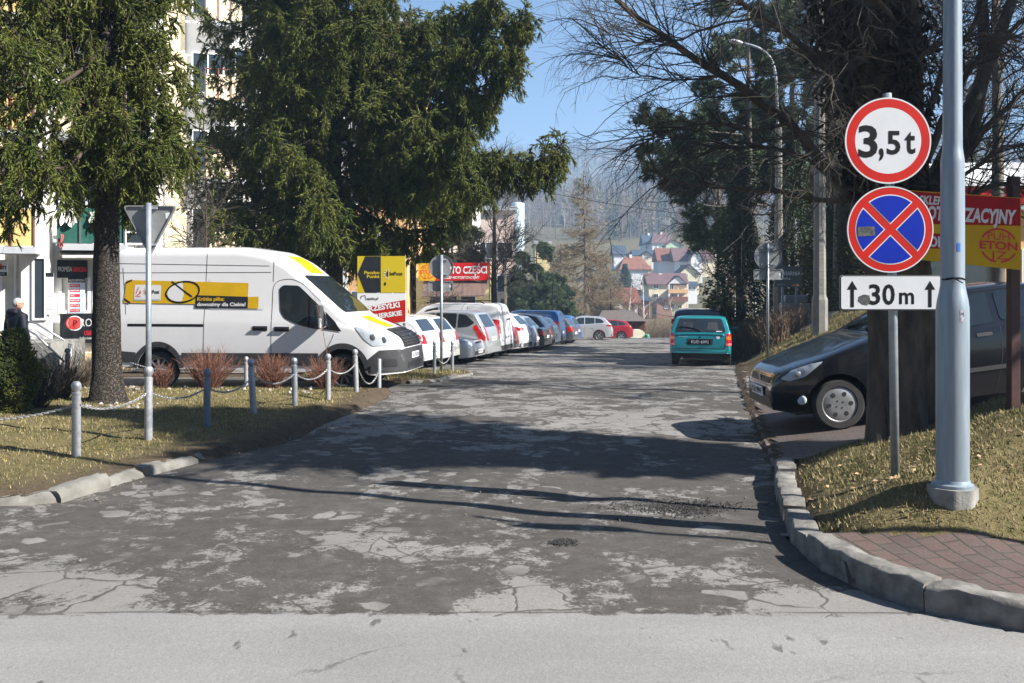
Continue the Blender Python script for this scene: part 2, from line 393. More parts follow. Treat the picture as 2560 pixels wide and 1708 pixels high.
def brick_mat(name, c1, c2, mort, rot=0, w=.2, h=.1, mort_w=.006, bump=.6):
    m, t, b = newmat(name); P = wpos(t)
    bt = N(t, 'ShaderNodeTexBrick'); bt.offset = .5
    wv = mixc(t, .012, P, N(t, 'ShaderNodeTexNoise').outputs[1], 'ADD')
    t.links.new(mapping(t, P, rot=(0, 0, rot)), bt.inputs['Vector'])
    bt.inputs['Scale'].default_value = 1; bt.inputs['Brick Width'].default_value = w; bt.inputs['Row Height'].default_value = h
    bt.inputs['Mortar Size'].default_value = mort_w; bt.inputs['Mortar Smooth'].default_value = .35
    bt.inputs['Color1'].default_value = (*c1, 1); bt.inputs['Color2'].default_value = (*c2, 1); bt.inputs['Mortar'].default_value = (*mort, 1)
    n = noise(t, P, 7, 6, .65); n2 = noise(t, P, 60, 3)
    c = mixc(t, ramp(t, n, [(.35, 0), (.7, .55)]), bt.outputs[0], (.085, .075, .065))
    c = mixc(t, ramp(t, n2, [(.3, .8), (.7, 1.15)]), (0, 0, 0), c) if False else mixc(t, 1.0, c, ramp(t, n2, [(.25, .7), (.75, 1.25)]), 'MULTIPLY')
    t.links.new(c, b.inputs['Base Color']); b.inputs['Roughness'].default_value = .85
    hgt = math_(t, 'ADD', math_(t, 'MULTIPLY', bt.outputs['Fac'], -1.0), math_(t, 'MULTIPLY', n2, .25))
    bumpto(t, b, hgt, bump, .008); return m
def ground_mat():
    m, t, b = newmat('lawn'); P = wpos(t)
    at_ = N(t, 'ShaderNodeAttribute', attribute_name='dirt'); d = at_.outputs['Fac']
    n = noise(t, P, 1.1, 6, .6); n2 = noise(t, P, 9, 6, .7); n3 = noise(t, P, 55, 4, .7)
    g = mixc(t, ramp(t, n2, [(.35, 0), (.62, 1)]), (.075, .072, .024), (.165, .135, .064))
    g = mixc(t, ramp(t, n, [(.40, 0), (.62, .75)]), g, (.19, .155, .080))
    soil = mixc(t, ramp(t, n2, [(.3, 0), (.7, 1)]), (.055, .040, .029), (.125, .095, .065))
    dd = math_(t, 'ADD', d, math_(t, 'MULTIPLY', math_(t, 'SUBTRACT', n2, .5), .7), cl=True)
    c = mixc(t, dd, g, soil)
    c = mixc(t, 1.0, c, ramp(t, n3, [(.25, .55), (.75, 1.35)]), 'MULTIPLY')
    t.links.new(c, b.inputs['Base Color']); b.inputs['Roughness'].default_value = .95; b.inputs['Specular IOR Level'].default_value = .1
    bumpto(t, b, math_(t, 'ADD', n3, n2), .8, .03); return m
def axis(dense, a, b, lo, hi, grow=1.18):
    v = list(np.arange(a, b, dense)); st = dense; x = a
    while x > lo: st *= grow; x -= st; v.insert(0, x)
    st = dense; x = v[-1]
    while x < hi: st *= grow; x += st; v.append(x)
    return np.array(v)
gx = np.clip(axis(.13, -9, 9.5, -220, 480, 1.13), -255, 565); gy = axis(.13, 3.5, 24, -26, 520, 1.045)
nx, ny = len(gx), len(gy)
V = np.zeros((ny, nx, 3)); dirt = np.zeros((ny, nx))
for j, yy in enumerate(gy):
    far = yy > 75; sl_ = sm(90, 200, yy)
    base = rp(yy)
    for i, xx in enumerate(gx):
        if far or abs(xx) > 30:
            z = base+(.6*hash2(xx*.03, yy*.03)*sl_) - (.02*max(0, -xx-300)+.012*max(0, xx-400))*sl_
            if not far: z = base-.03
            dr = .3
        else:
            z = gz(xx, yy)
            qr, ql, qi = right_q(xx, yy), left_q(xx, yy), island_q(xx, yy)
            q = max(qr, ql, qi)
            if -.02 < qr < 0 and ql < 0 and qi < 0: z = base-.05
            elif q < 0: z -= .03
            elif qr >= 0 and qr < (.2 if yy > 6.3 else .36) and ql < 0 and qi < 0 and yy < 9: z = base-.05
            lim = 1.0 if ql > 0 else .5
            dr = 1-sm(.05, lim, q)*.95
            if qr > 0 and 13.5 < yy < 24: dr = max(dr, 1-sm(.3, 1.3, qr))
            if xx < -6 and 14.5 < yy < 17: dr = max(dr, .7)
        V[j, i] = (xx, yy, z); dirt[j, i] = dr
idx = np.arange(ny*nx).reshape(ny, nx)
Fg = np.stack([idx[:-1, :-1], idx[:-1, 1:], idx[1:, 1:], idx[1:, :-1]], -1).reshape(-1, 4)
gr = npmesh('ground', V, Fg, ground_mat(), smooth=True); tag(gr, kind='structure')
a_ = gr.data.attributes.new('dirt', 'FLOAT', 'POINT'); a_.data.foreach_set('value', dirt.ravel().astype(np.float32))
def inv(tab, v):        # x for a given y on a falling line
    return float(np.interp(-v, [-p[1] for p in tab], [p[0] for p in tab]))
ML = [(26, -1.95), (75, 8.5)]
def road_left(y):
    if y < 6.7: return -34
    if y < 7.35: return -4.0-(7.35-y)/.09
    if y < 16.6: return lerp(y, XL)
    if y < 17.9: return lerp(y, [(16.6, -2.15), (17.9, -1.75)])
    if y < 22.3: return lerp(y, XL)
    return max(-34, -1.2-(y-22.3)*12) if y < 24 else -14
def road_right(y):
    if y < 5.73: return min(34, inv(YK, y)+.05)
    return lerp(y, XK)+.04
ys = np.concatenate([np.arange(-7, 4, .5), np.arange(4, 24, .1), np.arange(24, 75, .3)])
rx_ = np.clip(axis(.12, -6, 7.5, -34, 34, 1.12), -34, 34); ok_ = np.zeros((len(ys), len(rx_)), bool); V = []
for a, y in enumerate(ys):
    lo_, hi_ = road_left(y)-.16, road_right(y)+.10
    for k, x in enumerate(rx_):
        ok_[a, k] = lo_ <= x <= hi_
        V.append((x, y, rp(y)+.004+.012*hash2(x*1.3, y*1.1)*sm(5, 7, y)))
idx = np.arange(len(ys)*len(rx_)).reshape(len(ys), len(rx_))
Fr = np.stack([idx[:-1, :-1], idx[:-1, 1:], idx[1:, 1:], idx[1:, :-1]], -1)[ok_[:-1, :-1] & ok_[:-1, 1:] & ok_[1:, 1:] & ok_[1:, :-1]]
used, iv_ = np.unique(Fr, return_inverse=True)
tag(npmesh('road', np.array(V)[used], iv_.reshape(-1, 4), road_mat(), smooth=True), kind='structure')
def sheet(name, xa, xb, ya, yb, mat, inside, dz=.008, st=.08):
    mb = []; f = []; ix = {}
    xs = np.arange(xa, xb, st); ysx = np.arange(ya, yb, st)
    def vid(i, j):
        if (i, j) not in ix:
            ix[(i, j)] = len(mb); x, y = xs[i], ysx[j]; mb.append((x, y, gz(x, y)+dz))
        return ix[(i, j)]
    for i in range(len(xs)-1):
        for j in range(len(ysx)-1):
            if inside(xs[i]+st/2, ysx[j]+st/2): f.append([vid(i, j), vid(i+1, j), vid(i+1, j+1), vid(i, j+1)])
    return tag(npmesh(name, mb, f, mat, smooth=True), kind='structure')
brick = brick_mat('brick_paving', (.105, .060, .050), (.07, .045, .040), (.03, .028, .018), rot=R(83), w=.20, h=.125, mort_w=.009)
sheet('pavement', 1.9, 9, 2.2, 6.4, brick, lambda x, y: right_q(x, y) > .07 and y < 6.15-.33*(x-2)+.02*math.sin(x*9))
pav2 = brick_mat('drive_paving', (.085, .055, .050), (.062, .048, .045), (.03, .026, .022), rot=R(14), w=.20, h=.10)
sheet('driveway', 2.4, 12, 8.7, 14, pav2, lambda x, y: x-lerp(y, XK) > .1 and 8.95+.12*hash2(x*3, 1)-.02*(x-2.6) < y < 13.6-.05*(x-3))
pav3 = brick_mat('grey_paving', (.125, .12, .11), (.095, .09, .085), (.045, .042, .038), rot=R(20), w=.20, h=.10)
sheet('van_driveway', -12, -1.2, 16.65, 20.6, pav3, lambda x, y: left_q(x, y) < -.1 and island_q(x, y) < -.05 and x < lerp(y, XL)+.25 and right_q(x, y) < 0, dz=.012, st=.16)
sheet('footpath', 6.6, 16, 24, 31, M('footpath', (.30, .28, .26), .9, (.22, .2, .185), 3, bump=.2), lambda x, y: x-lerp(y, XK) > 1.9 and 26.2 < y < 28.4, dz=.02, st=.3)
# --- kerbs: worn concrete blocks, one after the other
def kerb(name, path, w, h, mat, seg=.8, sink=.12, jit=.015, inward=1, rnd=.03, skip=()):
    L = [0]
    for a, b in zip(path[:-1], path[1:]): L.append(L[-1]+math.dist(a, b))
    def P(s): return np.array([np.interp(s, L, [p[0] for p in path]), np.interp(s, L, [p[1] for p in path])])
    mb = MB(); s = 0; q = 0
    while s < L[-1]-.1:
        ln = min(seg*random.uniform(.75, 1.25), L[-1]-s); q += 1
        if q not in skip:
            dz, dx, tilt = random.gauss(0, jit), random.gauss(0, jit), random.gauss(0, jit*2)
            nb = 11; vs = []; fs = []
            rn = random.uniform(.6, 1.8)*rnd
            prof = [(0, -sink), (0, h-rn*1.1), (rn*.25, h-rn*.4), (rn*.9, h), (w*.5, h+.004), (w-rn*.6, h), (w-.004, h-rn*.6), (w, -sink)]
            for i in range(nb):
                u = .006+(ln-.012)*i/(nb-1); p = P(s+u); pt = P(min(s+u+.05, L[-1]))-P(max(s+u-.05, 0)); pt = pt/np.hypot(*pt); nr = np.array([-pt[1], pt[0]])*inward
                e = 1-.06*(i in (0, nb-1))
                for (a, z) in prof:
                    c = p+nr*(a+dx)
                    nz = 1 if z > 0 else 0
                    wx = .006*nz*math.sin(31*c[0]+17*c[1])*math.cos(23*c[1]-9*c[0])+.009*nz*math.sin(71*c[0]+25*a)*math.sin(64*c[1]+9*a)+.012*nz*max(0, math.sin(13*c[0]+40*a+q)*math.sin(17*c[1]+3*q)-.55)*-2.5
                    vs.append((c[0]+wx, c[1]+wx*.6, rp(c[1])+(z*e+dz+tilt*(u/ln-.5)+wx*1.2 if z > 0 else z)))
            m_ = len(prof)
            for i in range(nb-1):
                for k in range(m_-1): fs.append((i*m_+k, i*m_+k+1, (i+1)*m_+k+1, (i+1)*m_+k))
            fs.append(list(range(m_))); fs.append([(nb-1)*m_+k for k in range(m_)][::-1])
            mb.add(vs, fs)
        s += ln
    o = mb.build(name, mat, auto=40); return tag(o, kind='structure')
kp = [(1.9+0, 8.95)] if False else [(lerp(y, XK), y) for y in (8.9, 8.2, 7.5, 6.9, 6.3)]+[(1.90, 5.95), (1.93, 5.7), (2.03, 5.3), (2.26, 4.95), (2.6, 4.70), (3.2, 4.38), (4, 4.05), (6, 3.24), (9, 2.0)]
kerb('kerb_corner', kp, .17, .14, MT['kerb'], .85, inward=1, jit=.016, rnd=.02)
kerb('kerb_drop', [(lerp(y, XK), y) for y in (13.6, 12.5, 11.3, 10.2, 8.95)], .22, .045, M('kerb_brown', (.14, .105, .09), .9, (.10, .08, .07), 6, bump=.3), .42, inward=1, jit=.004, rnd=.015)
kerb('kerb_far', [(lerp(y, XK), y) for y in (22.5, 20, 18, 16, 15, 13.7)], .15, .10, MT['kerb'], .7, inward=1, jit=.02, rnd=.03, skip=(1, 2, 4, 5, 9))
kerb('kerb_left', [(-4.2, 7.33), (-3.95, 7.36), (-3.7, 7.5), (-3.36, 8.8), (-3.15, 9.4), (-2.94, 10.05)], .2, .085, M('kerb_pale', (.19, .182, .163), .92, (.12, .115, .10), 5, bump=.5, bscale=40), .62, inward=1, jit=.014, rnd=.07)
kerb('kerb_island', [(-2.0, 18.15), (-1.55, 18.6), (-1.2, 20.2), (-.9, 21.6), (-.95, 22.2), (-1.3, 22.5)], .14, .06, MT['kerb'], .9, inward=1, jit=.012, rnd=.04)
# ---- grass blades
def blades():
    pts = []
    def put(n, xa, xb, ya, yb, ok, lmin, lmax):
        k = 0
        while k < n:
            x, y = random.uniform(xa, xb), random.uniform(ya, yb)
            k += 1
            w = ok(x, y)
            if random.random() < w: pts.append((x, y, gz(x, y), random.uniform(lmin, lmax)))
    def okr(x, y):
        q = right_q(x, y)
        if q < .16 or drive_w(y) > .25: return 0
        if y < 6.17-.33*(x-2): return 0
        return .95*sm(.15, .45, q)*(.35+.65*sm(-.7, .6, hash2(x*2.3, y*2.1)))*(1 if y < 8 else .8)
    put(52000, 1.9, 5.5, 5.0, 9.2, okr, .018, .05)
    def okl(x, y):
        q = left_q(x, y); return (0 if q < .1 else sm(.1, .9, q)*(.4+.6*sm(-.8, .6, hash2(x*1.7, y*1.5))))
    put(60000, -8, -2, 7.2, 16.4, okl, .018, .045)
    put(9000, -4.5, -.8, 18.2, 22.6, lambda x, y: 1 if island_q(x, y) > .05 else 0, .04, .09)
    put(26000, 4.6, 11, 13.6, 27, lambda x, y: sm(.5, 1.3, right_q(x, y)), .04, .10)
    P = np.array(pts); n = len(P); L = P[:, 3]
    an = RG.uniform(0, 2*np.pi, n); ln = RG.uniform(.2, 1.1, n); w = RG.uniform(.0022, .0042, n)*(1+.05*P[:, 1])
    dx, dy = np.cos(an), np.sin(an); V = np.zeros((n, 3, 3))
    V[:, 0] = np.stack([P[:, 0]-dy*w, P[:, 1]+dx*w, P[:, 2]-.004], 1); V[:, 1] = np.stack([P[:, 0]+dy*w, P[:, 1]-dx*w, P[:, 2]-.004], 1)
    V[:, 2] = np.stack([P[:, 0]+dx*L*np.sin(ln), P[:, 1]+dy*L*np.sin(ln), P[:, 2]+L*np.cos(ln)], 1)
    m, t, b = newmat('grass_blades')
    g = t.nodes.new('ShaderNodeNewGeometry').outputs['Random Per Island']
    big = noise(t, wpos(t), 1.6, 4)
    c = ramp(t, math_(t, 'ADD', g, math_(t, 'MULTIPLY', math_(t, 'SUBTRACT', big, .5), 1.5)), [(.0, (.06, .075, .018)), (.25, (.12, .115, .036)), (.5, (.215, .175, .082)), (.95, (.31, .25, .135))])
    t.links.new(c, b.inputs['Base Color']); b.inputs['Roughness'].default_value = .8; b.inputs['Specular IOR Level'].default_value = .2
    tag(npmesh('grass', V, np.arange(n*3).reshape(n, 3), m), kind='stuff')
blades()
def scatter_bits(name, pts, mat, s0, s1, flat=.25, kind='stuff'):
    mb = MB()
    for (x, y, z) in pts:
        s = random.uniform(s0, s1); a = random.uniform(0, 6.3); T = Matrix.Translation((x, y, z)) @ Matrix.Rotation(a, 4, 'Z') @ Matrix.Rotation(random.gauss(0, .4), 4, 'X')
        if flat < .1:
            mb.add([(-s, 0, 0), (-.2*s, -.45*s, .12*s), (s, 0, .2*s), (-.1*s, .45*s, .18*s)], [(0, 1, 2), (0, 2, 3)], T)
        else:
            j = [random.uniform(.7, 1.2) for _ in range(6)]
            vs = [(s*j[0], 0, 0), (0, s*j[1], 0), (-s*j[2], 0, 0), (0, -s*j[3], 0), (0, 0, s*flat*j[4]*2), (0, 0, -s*flat)]
            mb.add(vs, [(0, 1, 4), (1, 2, 4), (2, 3, 4), (3, 0, 4), (1, 0, 5), (2, 1, 5), (3, 2, 5), (0, 3, 5)], T)
    return tag(mb.build(name, mat), kind=kind)
lp = []
for _ in range(230):
    x, y = random.gauss(3.0, .8), random.gauss(7.2, .6)
    if right_q(x, y) > .1 and y > 6.2-.33*(x-2) and drive_w(y) < .2: lp.append((x, y, gz(x, y)+.022))
scatter_bits('fallen_leaves', lp, M('dry_leaf', (.22, .14, .08), .8, island=.6), .010, .036, .05)
st = []
for _ in range(80):
    x, y = random.uniform(-9, -3.2), random.gauss(15.45, .35); st.append((x, y, gz(x, y)+.01))
for _ in range(50):
    x, y = random.uniform(-8, -5), random.gauss(12.8, .3); st.append((x, y, gz(x, y)+.01))
scatter_bits('white_gravel', st, M('white_gravel', (.34, .31, .28), .9, island=.45), .02, .055, .5)
gv = []
for _ in range(420):
    y = random.uniform(5.4, 22); s_ = random.choice((0, 0, 1, 2))
    x = (road_left(y)+abs(random.gauss(0, .25))) if s_ == 0 else (lerp(y, XK)-abs(random.gauss(0, .18)) if s_ == 1 else random.uniform(road_left(y) if y > 7.4 else -5, lerp(y, XK)))
    if y < 6.3 and x > 1.8: continue
    if right_q(x, y) < -.01 and left_q(x, y) < 0: gv.append((x, y, rp(y)+.012))
scatter_bits('loose_gravel', gv, M('loose_gravel', (.13, .12, .105), .95, island=.5), .005, .014, .6)
dp = []
for _ in range(1500):                                     # crumbled asphalt heap in the pothole by the kerb
    x, y = random.gauss(1.35, .26), random.gauss(7.35, .13); dp.append((x, y, rp(y)+.012))
for _ in range(220):
    x, y = random.gauss(.35, .05), random.gauss(6.35, .04); dp.append((x, y, rp(y)+.012))
scatter_bits('broken_asphalt', dp, M('broken_asphalt', (.022, .021, .020), .95, island=.5), .004, .012, .35)
dd_ = MB()
for _ in range(1400):                                       # litter of brown needles along the left kerb
    y = random.uniform(7.3, 16); x = road_left(max(y, 7.4))+random.gauss(.05, .12); a = random.uniform(0, 6.3); l = random.uniform(.01, .03)
    z = rp(y)+.01+.06*(left_q(x, y) > .1)
    dd_.add([(x-l*math.cos(a), y-l*math.sin(a), z), (x+l*math.cos(a), y+l*math.sin(a), z+.006), (x+.004, y+.004, z+.003)], [(0, 1, 2)])
tag(dd_.build('needle_litter', MT['dead_needles']), kind='stuff')
# ================================================================ HILLS AND FOREST
def hz(x, y):
    b = rp(y)
    w = sm(420, 900, y)
    b += w*(.05*(x-150)+10*hash2(x*.006, y*.004)+4*hash2(x*.017+2, y*.013))
    return b
hm, t, b = newmat('hillside'); P = wpos(t)
n1 = noise(t, P, .012, 5, .6); n2 = noise(t, P, .09, 5, .7)
c = mixc(t, ramp(t, n1, [(.42, 0), (.56, 1)]), (.11, .085, .065), (.075, .075, .055))
c = mixc(t, 1, c, ramp(t, n2, [(.3, .6), (.7, 1.4)]), 'MULTIPLY'); t.links.new(c, b.inputs['Base Color']); b.inputs['Roughness'].default_value = 1
hx = np.linspace(-255, 565, 90); hy = np.concatenate([np.linspace(470, 1000, 70), np.linspace(1010, 2300, 90)])
V = np.array([[(x, y, hz(x, y)+(3*hash2(x*.11, y*.09) if y > 500 else -.4)) for x in hx] for y in hy])
idx = np.arange(V.shape[0]*V.shape[1]).reshape(V.shape[0], V.shape[1])
tag(npmesh('hills', V, np.stack([idx[:-1, :-1], idx[:-1, 1:], idx[1:, 1:], idx[1:, :-1]], -1).reshape(-1, 4), hm, smooth=True), kind='structure')
def tubes(P, Rr, sides=4):
    """many tubes at once: P (n,m,3) polylines, Rr (n,m) radii"""
    n, m, _ = P.shape
    T = np.empty_like(P); T[:, 1:-1] = P[:, 2:]-P[:, :-2]; T[:, 0] = P[:, 1]-P[:, 0]; T[:, -1] = P[:, -1]-P[:, -2]
    T /= np.linalg.norm(T, axis=2, keepdims=True)+1e-9
    ref = np.where(np.abs(T[:, :1, 2:3]) > .85, np.array([1., 0, 0]), np.array([0, 0, 1.])); ref = np.repeat(ref, m, 1)
    A = np.cross(T, ref); A /= np.linalg.norm(A, axis=2, keepdims=True)+1e-9; B = np.cross(T, A)
    an = np.arange(sides)*2*np.pi/sides
    V = P[:, :, None, :]+(A[:, :, None, :]*np.cos(an)[None, None, :, None]+B[:, :, None, :]*np.sin(an)[None, None, :, None])*Rr[:, :, None, None]
    base = np.arange(n*m*sides).reshape(n, m, sides)
    a = base[:, :-1]; c = base[:, 1:]
    Fq = np.stack([a, np.roll(a, -1, 2), np.roll(c, -1, 2), c], -1).reshape(-1, 4)
    return V.reshape(-1, 3), Fq
def merge(parts):
    Vs, Fs, o = [], [], 0
    for v, f in parts:
        Vs.append(v); Fs.append(f+o); o += len(v)
    return np.concatenate(Vs), np.concatenate(Fs)
def spawn(P, n, L0, L1, spread, droop, m=4, t0=.15, jit=.25, t1=1.0, up=0.0, taper=0.6, flat=0):
    """n new polylines growing out of the polylines P (k,mm,3)"""
    k, mm, _ = P.shape
    seg = np.linalg.norm(P[:, 1:]-P[:, :-1], axis=2).sum(1); pi = RG.choice(k, n, p=seg/seg.sum())
    t = RG.uniform(t0, t1, n)*(mm-1); i = np.minimum(t.astype(int), mm-2); f = (t-i)[:, None]
    a, b = P[pi, i], P[pi, i+1]; st = a+(b-a)*f; tg = b-a; tg /= np.linalg.norm(tg, axis=1, keepdims=True)+1e-9
    rv = RG.normal(size=(n, 3)); rv[:, 2] *= (1-flat); rv -= tg*(rv*tg).sum(1, keepdims=True); rv /= np.linalg.norm(rv, axis=1, keepdims=True)+1e-9
    sp = RG.uniform(spread*.6, spread*1.3, n)[:, None]
    d = tg*np.cos(sp)+rv*np.sin(sp); d[:, 2] += up
    L = RG.uniform(L0, L1, n)*(1-taper*(t/(mm-1)))
    out = np.zeros((n, m, 3)); out[:, 0] = st
    for j in range(1, m):
        d = d/(np.linalg.norm(d, axis=1, keepdims=True)+1e-9)
        out[:, j] = out[:, j-1]+d*(L/(m-1))[:, None]
        d = d+RG.normal(size=(n, 3))*jit/np.sqrt(m); d[:, 2] -= droop/(m-1)
    return out
def rads(P, r0, r1):
    n, m, _ = P.shape; return np.linspace(r0, r1, m)[None, :].repeat(n, 0)*RG.uniform(.7, 1.2, (n, 1))
def forest(name, spots, h0, h1, mat, kind):
    n = len(spots); B = np.array(spots); H = RG.uniform(h0, h1, n)
    tp = B.copy(); tp[:, 2] += H; mid = (B+tp)/2+RG.normal(size=B.shape)*.2
    tr = np.stack([B, mid, tp], 1)
    parts = [tubes(tr, np.stack([H*.012, H*.009, H*.002], 1), 3)]
    if kind == 'bare':
        br = spawn(tr, n*16, 4, 7, .75, -.3, 3, .25, .3, taper=.75); parts.append(tubes(br, rads(br, .11, .04), 3))
        tw = spawn(br, n*48, 1.5, 3.5, .8, -.1, 2, .2, .3); parts.append(tubes(tw, rads(tw, .06, .03), 3))
    else:
        br = spawn(tr, n*55, 2.6, 4.6, 1.5, .5, 3, .12, .3, taper=.92); parts.append(tubes(br, rads(br, .5, .1), 3))
    v, f = merge(parts); return tag(npmesh(name, v, f, mat), kind='stuff')
def fspots(n, xa, xb, ya, yb, dens=None):
    o = []
    while len(o) < n:
        x, y = random.uniform(xa, xb), random.uniform(ya, yb)
        if dens and random.random() > dens(x, y): continue
        o.append((x, y, hz(x, y) if y > 470 else rp(y)))
    return o
forest('bare_forest', fspots(1000, -60, 230, 385, 720, lambda x, y: .35+.65*sm(-.5, .5, hash2(x*.03, y*.02))), 13, 21, mk('forest_bare', (.15, .115, .095), .9, island=.4), 'bare')
forest('larch_forest', fspots(240, 20, 210, 395, 600, lambda x, y: sm(0, .5, hash2(x*.03+2, y*.02+1))), 15, 23, mk('forest_larch', (.19, .145, .075), .9, island=.3), 'conifer')
forest('spruce_forest', fspots(230, -60, 230, 430, 760, lambda x, y: sm(.1, .6, hash2(x*.025-2, y*.02))), 15, 23, mk('forest_spruce', (.03, .045, .025), .9, island=.3), 'conifer')
forest('birch_trunks', fspots(26, -30, 200, 400, 470), 12, 16, mk('forest_birch', (.26, .235, .215), .9, island=.3), 'bare')
forest('hill_forest', fspots(3000, -250, 560, 700, 1560), 12, 18, mk('forest_hill', (.11, .085, .07), .9, island=.4), 'conifer')
# ================================================================ TREES
mk('twig_spruce', (.075, .052, .036), .9, island=.5)
def finger_tpl(nn=10, fat=.155, rnd=3):
    """a needle-clad shoot, one unit long along x"""
    r = random.Random(rnd); v = [(0, 0, 0), (.35, fat*.55, 0), (.35, -fat*.28, fat*.48), (.35, -fat*.28, -fat*.48), (1, 0, 0)]
    f = [(0, 1, 2), (0, 2, 3), (0, 3, 1), (4, 2, 1), (4, 3, 2), (4, 1, 3)]
    for i in range(nn):
        a = 2*math.pi*(i*.38); x = .05+.75*i/nn; y, z = math.cos(a), math.sin(a); l = fat*r.uniform(1.0, 1.45); k = len(v)
        v += [(x-.03, -z*.04, y*.04), (x+.06, z*.04, -y*.04), (x+.24+r.uniform(0, .06), y*l, z*l)]; f.append((k, k+1, k+2))
    return np.array(v), np.array(f)
def tuft_tpl(nn=11, rnd=5):
    """a round pine tuft of needles"""
    r = random.Random(rnd); v = []; f = []
    for i in range(nn):
        a = r.uniform(0, 6.28); e = r.uniform(-.2, 1.25); d = np.array([math.sin(e)+.15, math.cos(e)*math.cos(a), math.cos(e)*math.sin(a)]); d /= np.linalg.norm(d)
        p = np.cross(d, [.3, .2, .9]); p /= np.linalg.norm(p); k = len(v)
        v += list(np.array([-p*.10, p*.10, d*r.uniform(.75, 1.1)])); f.append((k, k+1, k+2))
    return np.array(v), np.array(f)
def place(tpl, P, D, L, wid=1.0):
    v, f = tpl; n = len(P); D = D/(np.linalg.norm(D, axis=1, keepdims=True)+1e-9)
    rv = RG.normal(size=(n, 3)); A = np.cross(D, rv); A /= np.linalg.norm(A, axis=1, keepdims=True)+1e-9; B = np.cross(D, A)
    L = np.broadcast_to(L, (n,))[:, None, None]
    V = P[:, None, :]+(D[:, None, :]*v[None, :, 0:1]+(A[:, None, :]*v[None, :, 1:2]+B[:, None, :]*v[None, :, 2:3])*wid)*L
    Fi = f[None]+(np.arange(n)*len(v))[:, None, None]
    return V.reshape(-1, 3), Fi.reshape(-1, f.shape[1])
def along(P, per, t0=0.05, t1=1.0):
    n, m, _ = P.shape; t = RG.uniform(t0, t1, (n, per))*(m-1); i = np.minimum(t.astype(int), m-2); f = (t-i)[..., None]
    ii = np.arange(n)[:, None]; a, b = P[ii, i], P[ii, i+1]; tg = (b-a); tg = tg/(np.linalg.norm(tg, axis=2, keepdims=True)+1e-9)
    return (a+(b-a)*f).reshape(-1, 3), tg.reshape(-1, 3)
def resamp(pts, m):
    pts = np.array(pts, float); d = np.r_[0, np.cumsum(np.linalg.norm(pts[1:]-pts[:-1], axis=1))]; s = np.linspace(0, d[-1], m)
    o = np.stack([np.interp(s, d, pts[:, k]) for k in range(3)], 1)
    for _ in range(2): o[1:-1] = (o[:-2]+2*o[1:-1]+o[2:])/4
    return o
def trunk_mesh(pts, r0, r1, name, mat, parent, n=20, rings=40, flare=.5, lump=.05, off=None):
    P = resamp(pts, rings); V = []; h = np.linspace(0, 1, rings)
    for i, p in enumerate(P):
        z = p[2]-P[0][2]
        r = r0+(r1-r0)*h[i]+r0*flare*math.exp(-max(z, 0)*4.5)
        for k in range(n):
            a = 2*math.pi*k/n
            rr = r*(1+lump*math.sin(3*a+p[2]*2.1)+lump*.7*math.sin(7*a-p[2]*5)+flare*.25*math.exp(-max(z, 0)*3)*math.sin(5*a+1))
            V.append((p[0]+rr*math.cos(a), p[1]+rr*math.sin(a), p[2]))
    idx = np.arange(rings*n).reshape(rings, n)
    Fq = np.stack([idx[:-1], np.roll(idx[:-1], -1, 1), np.roll(idx[1:], -1, 1), idx[1:]], -1).reshape(-1, 4)
    return npmesh(name, V, Fq, mat, parent, smooth=True, off=off)
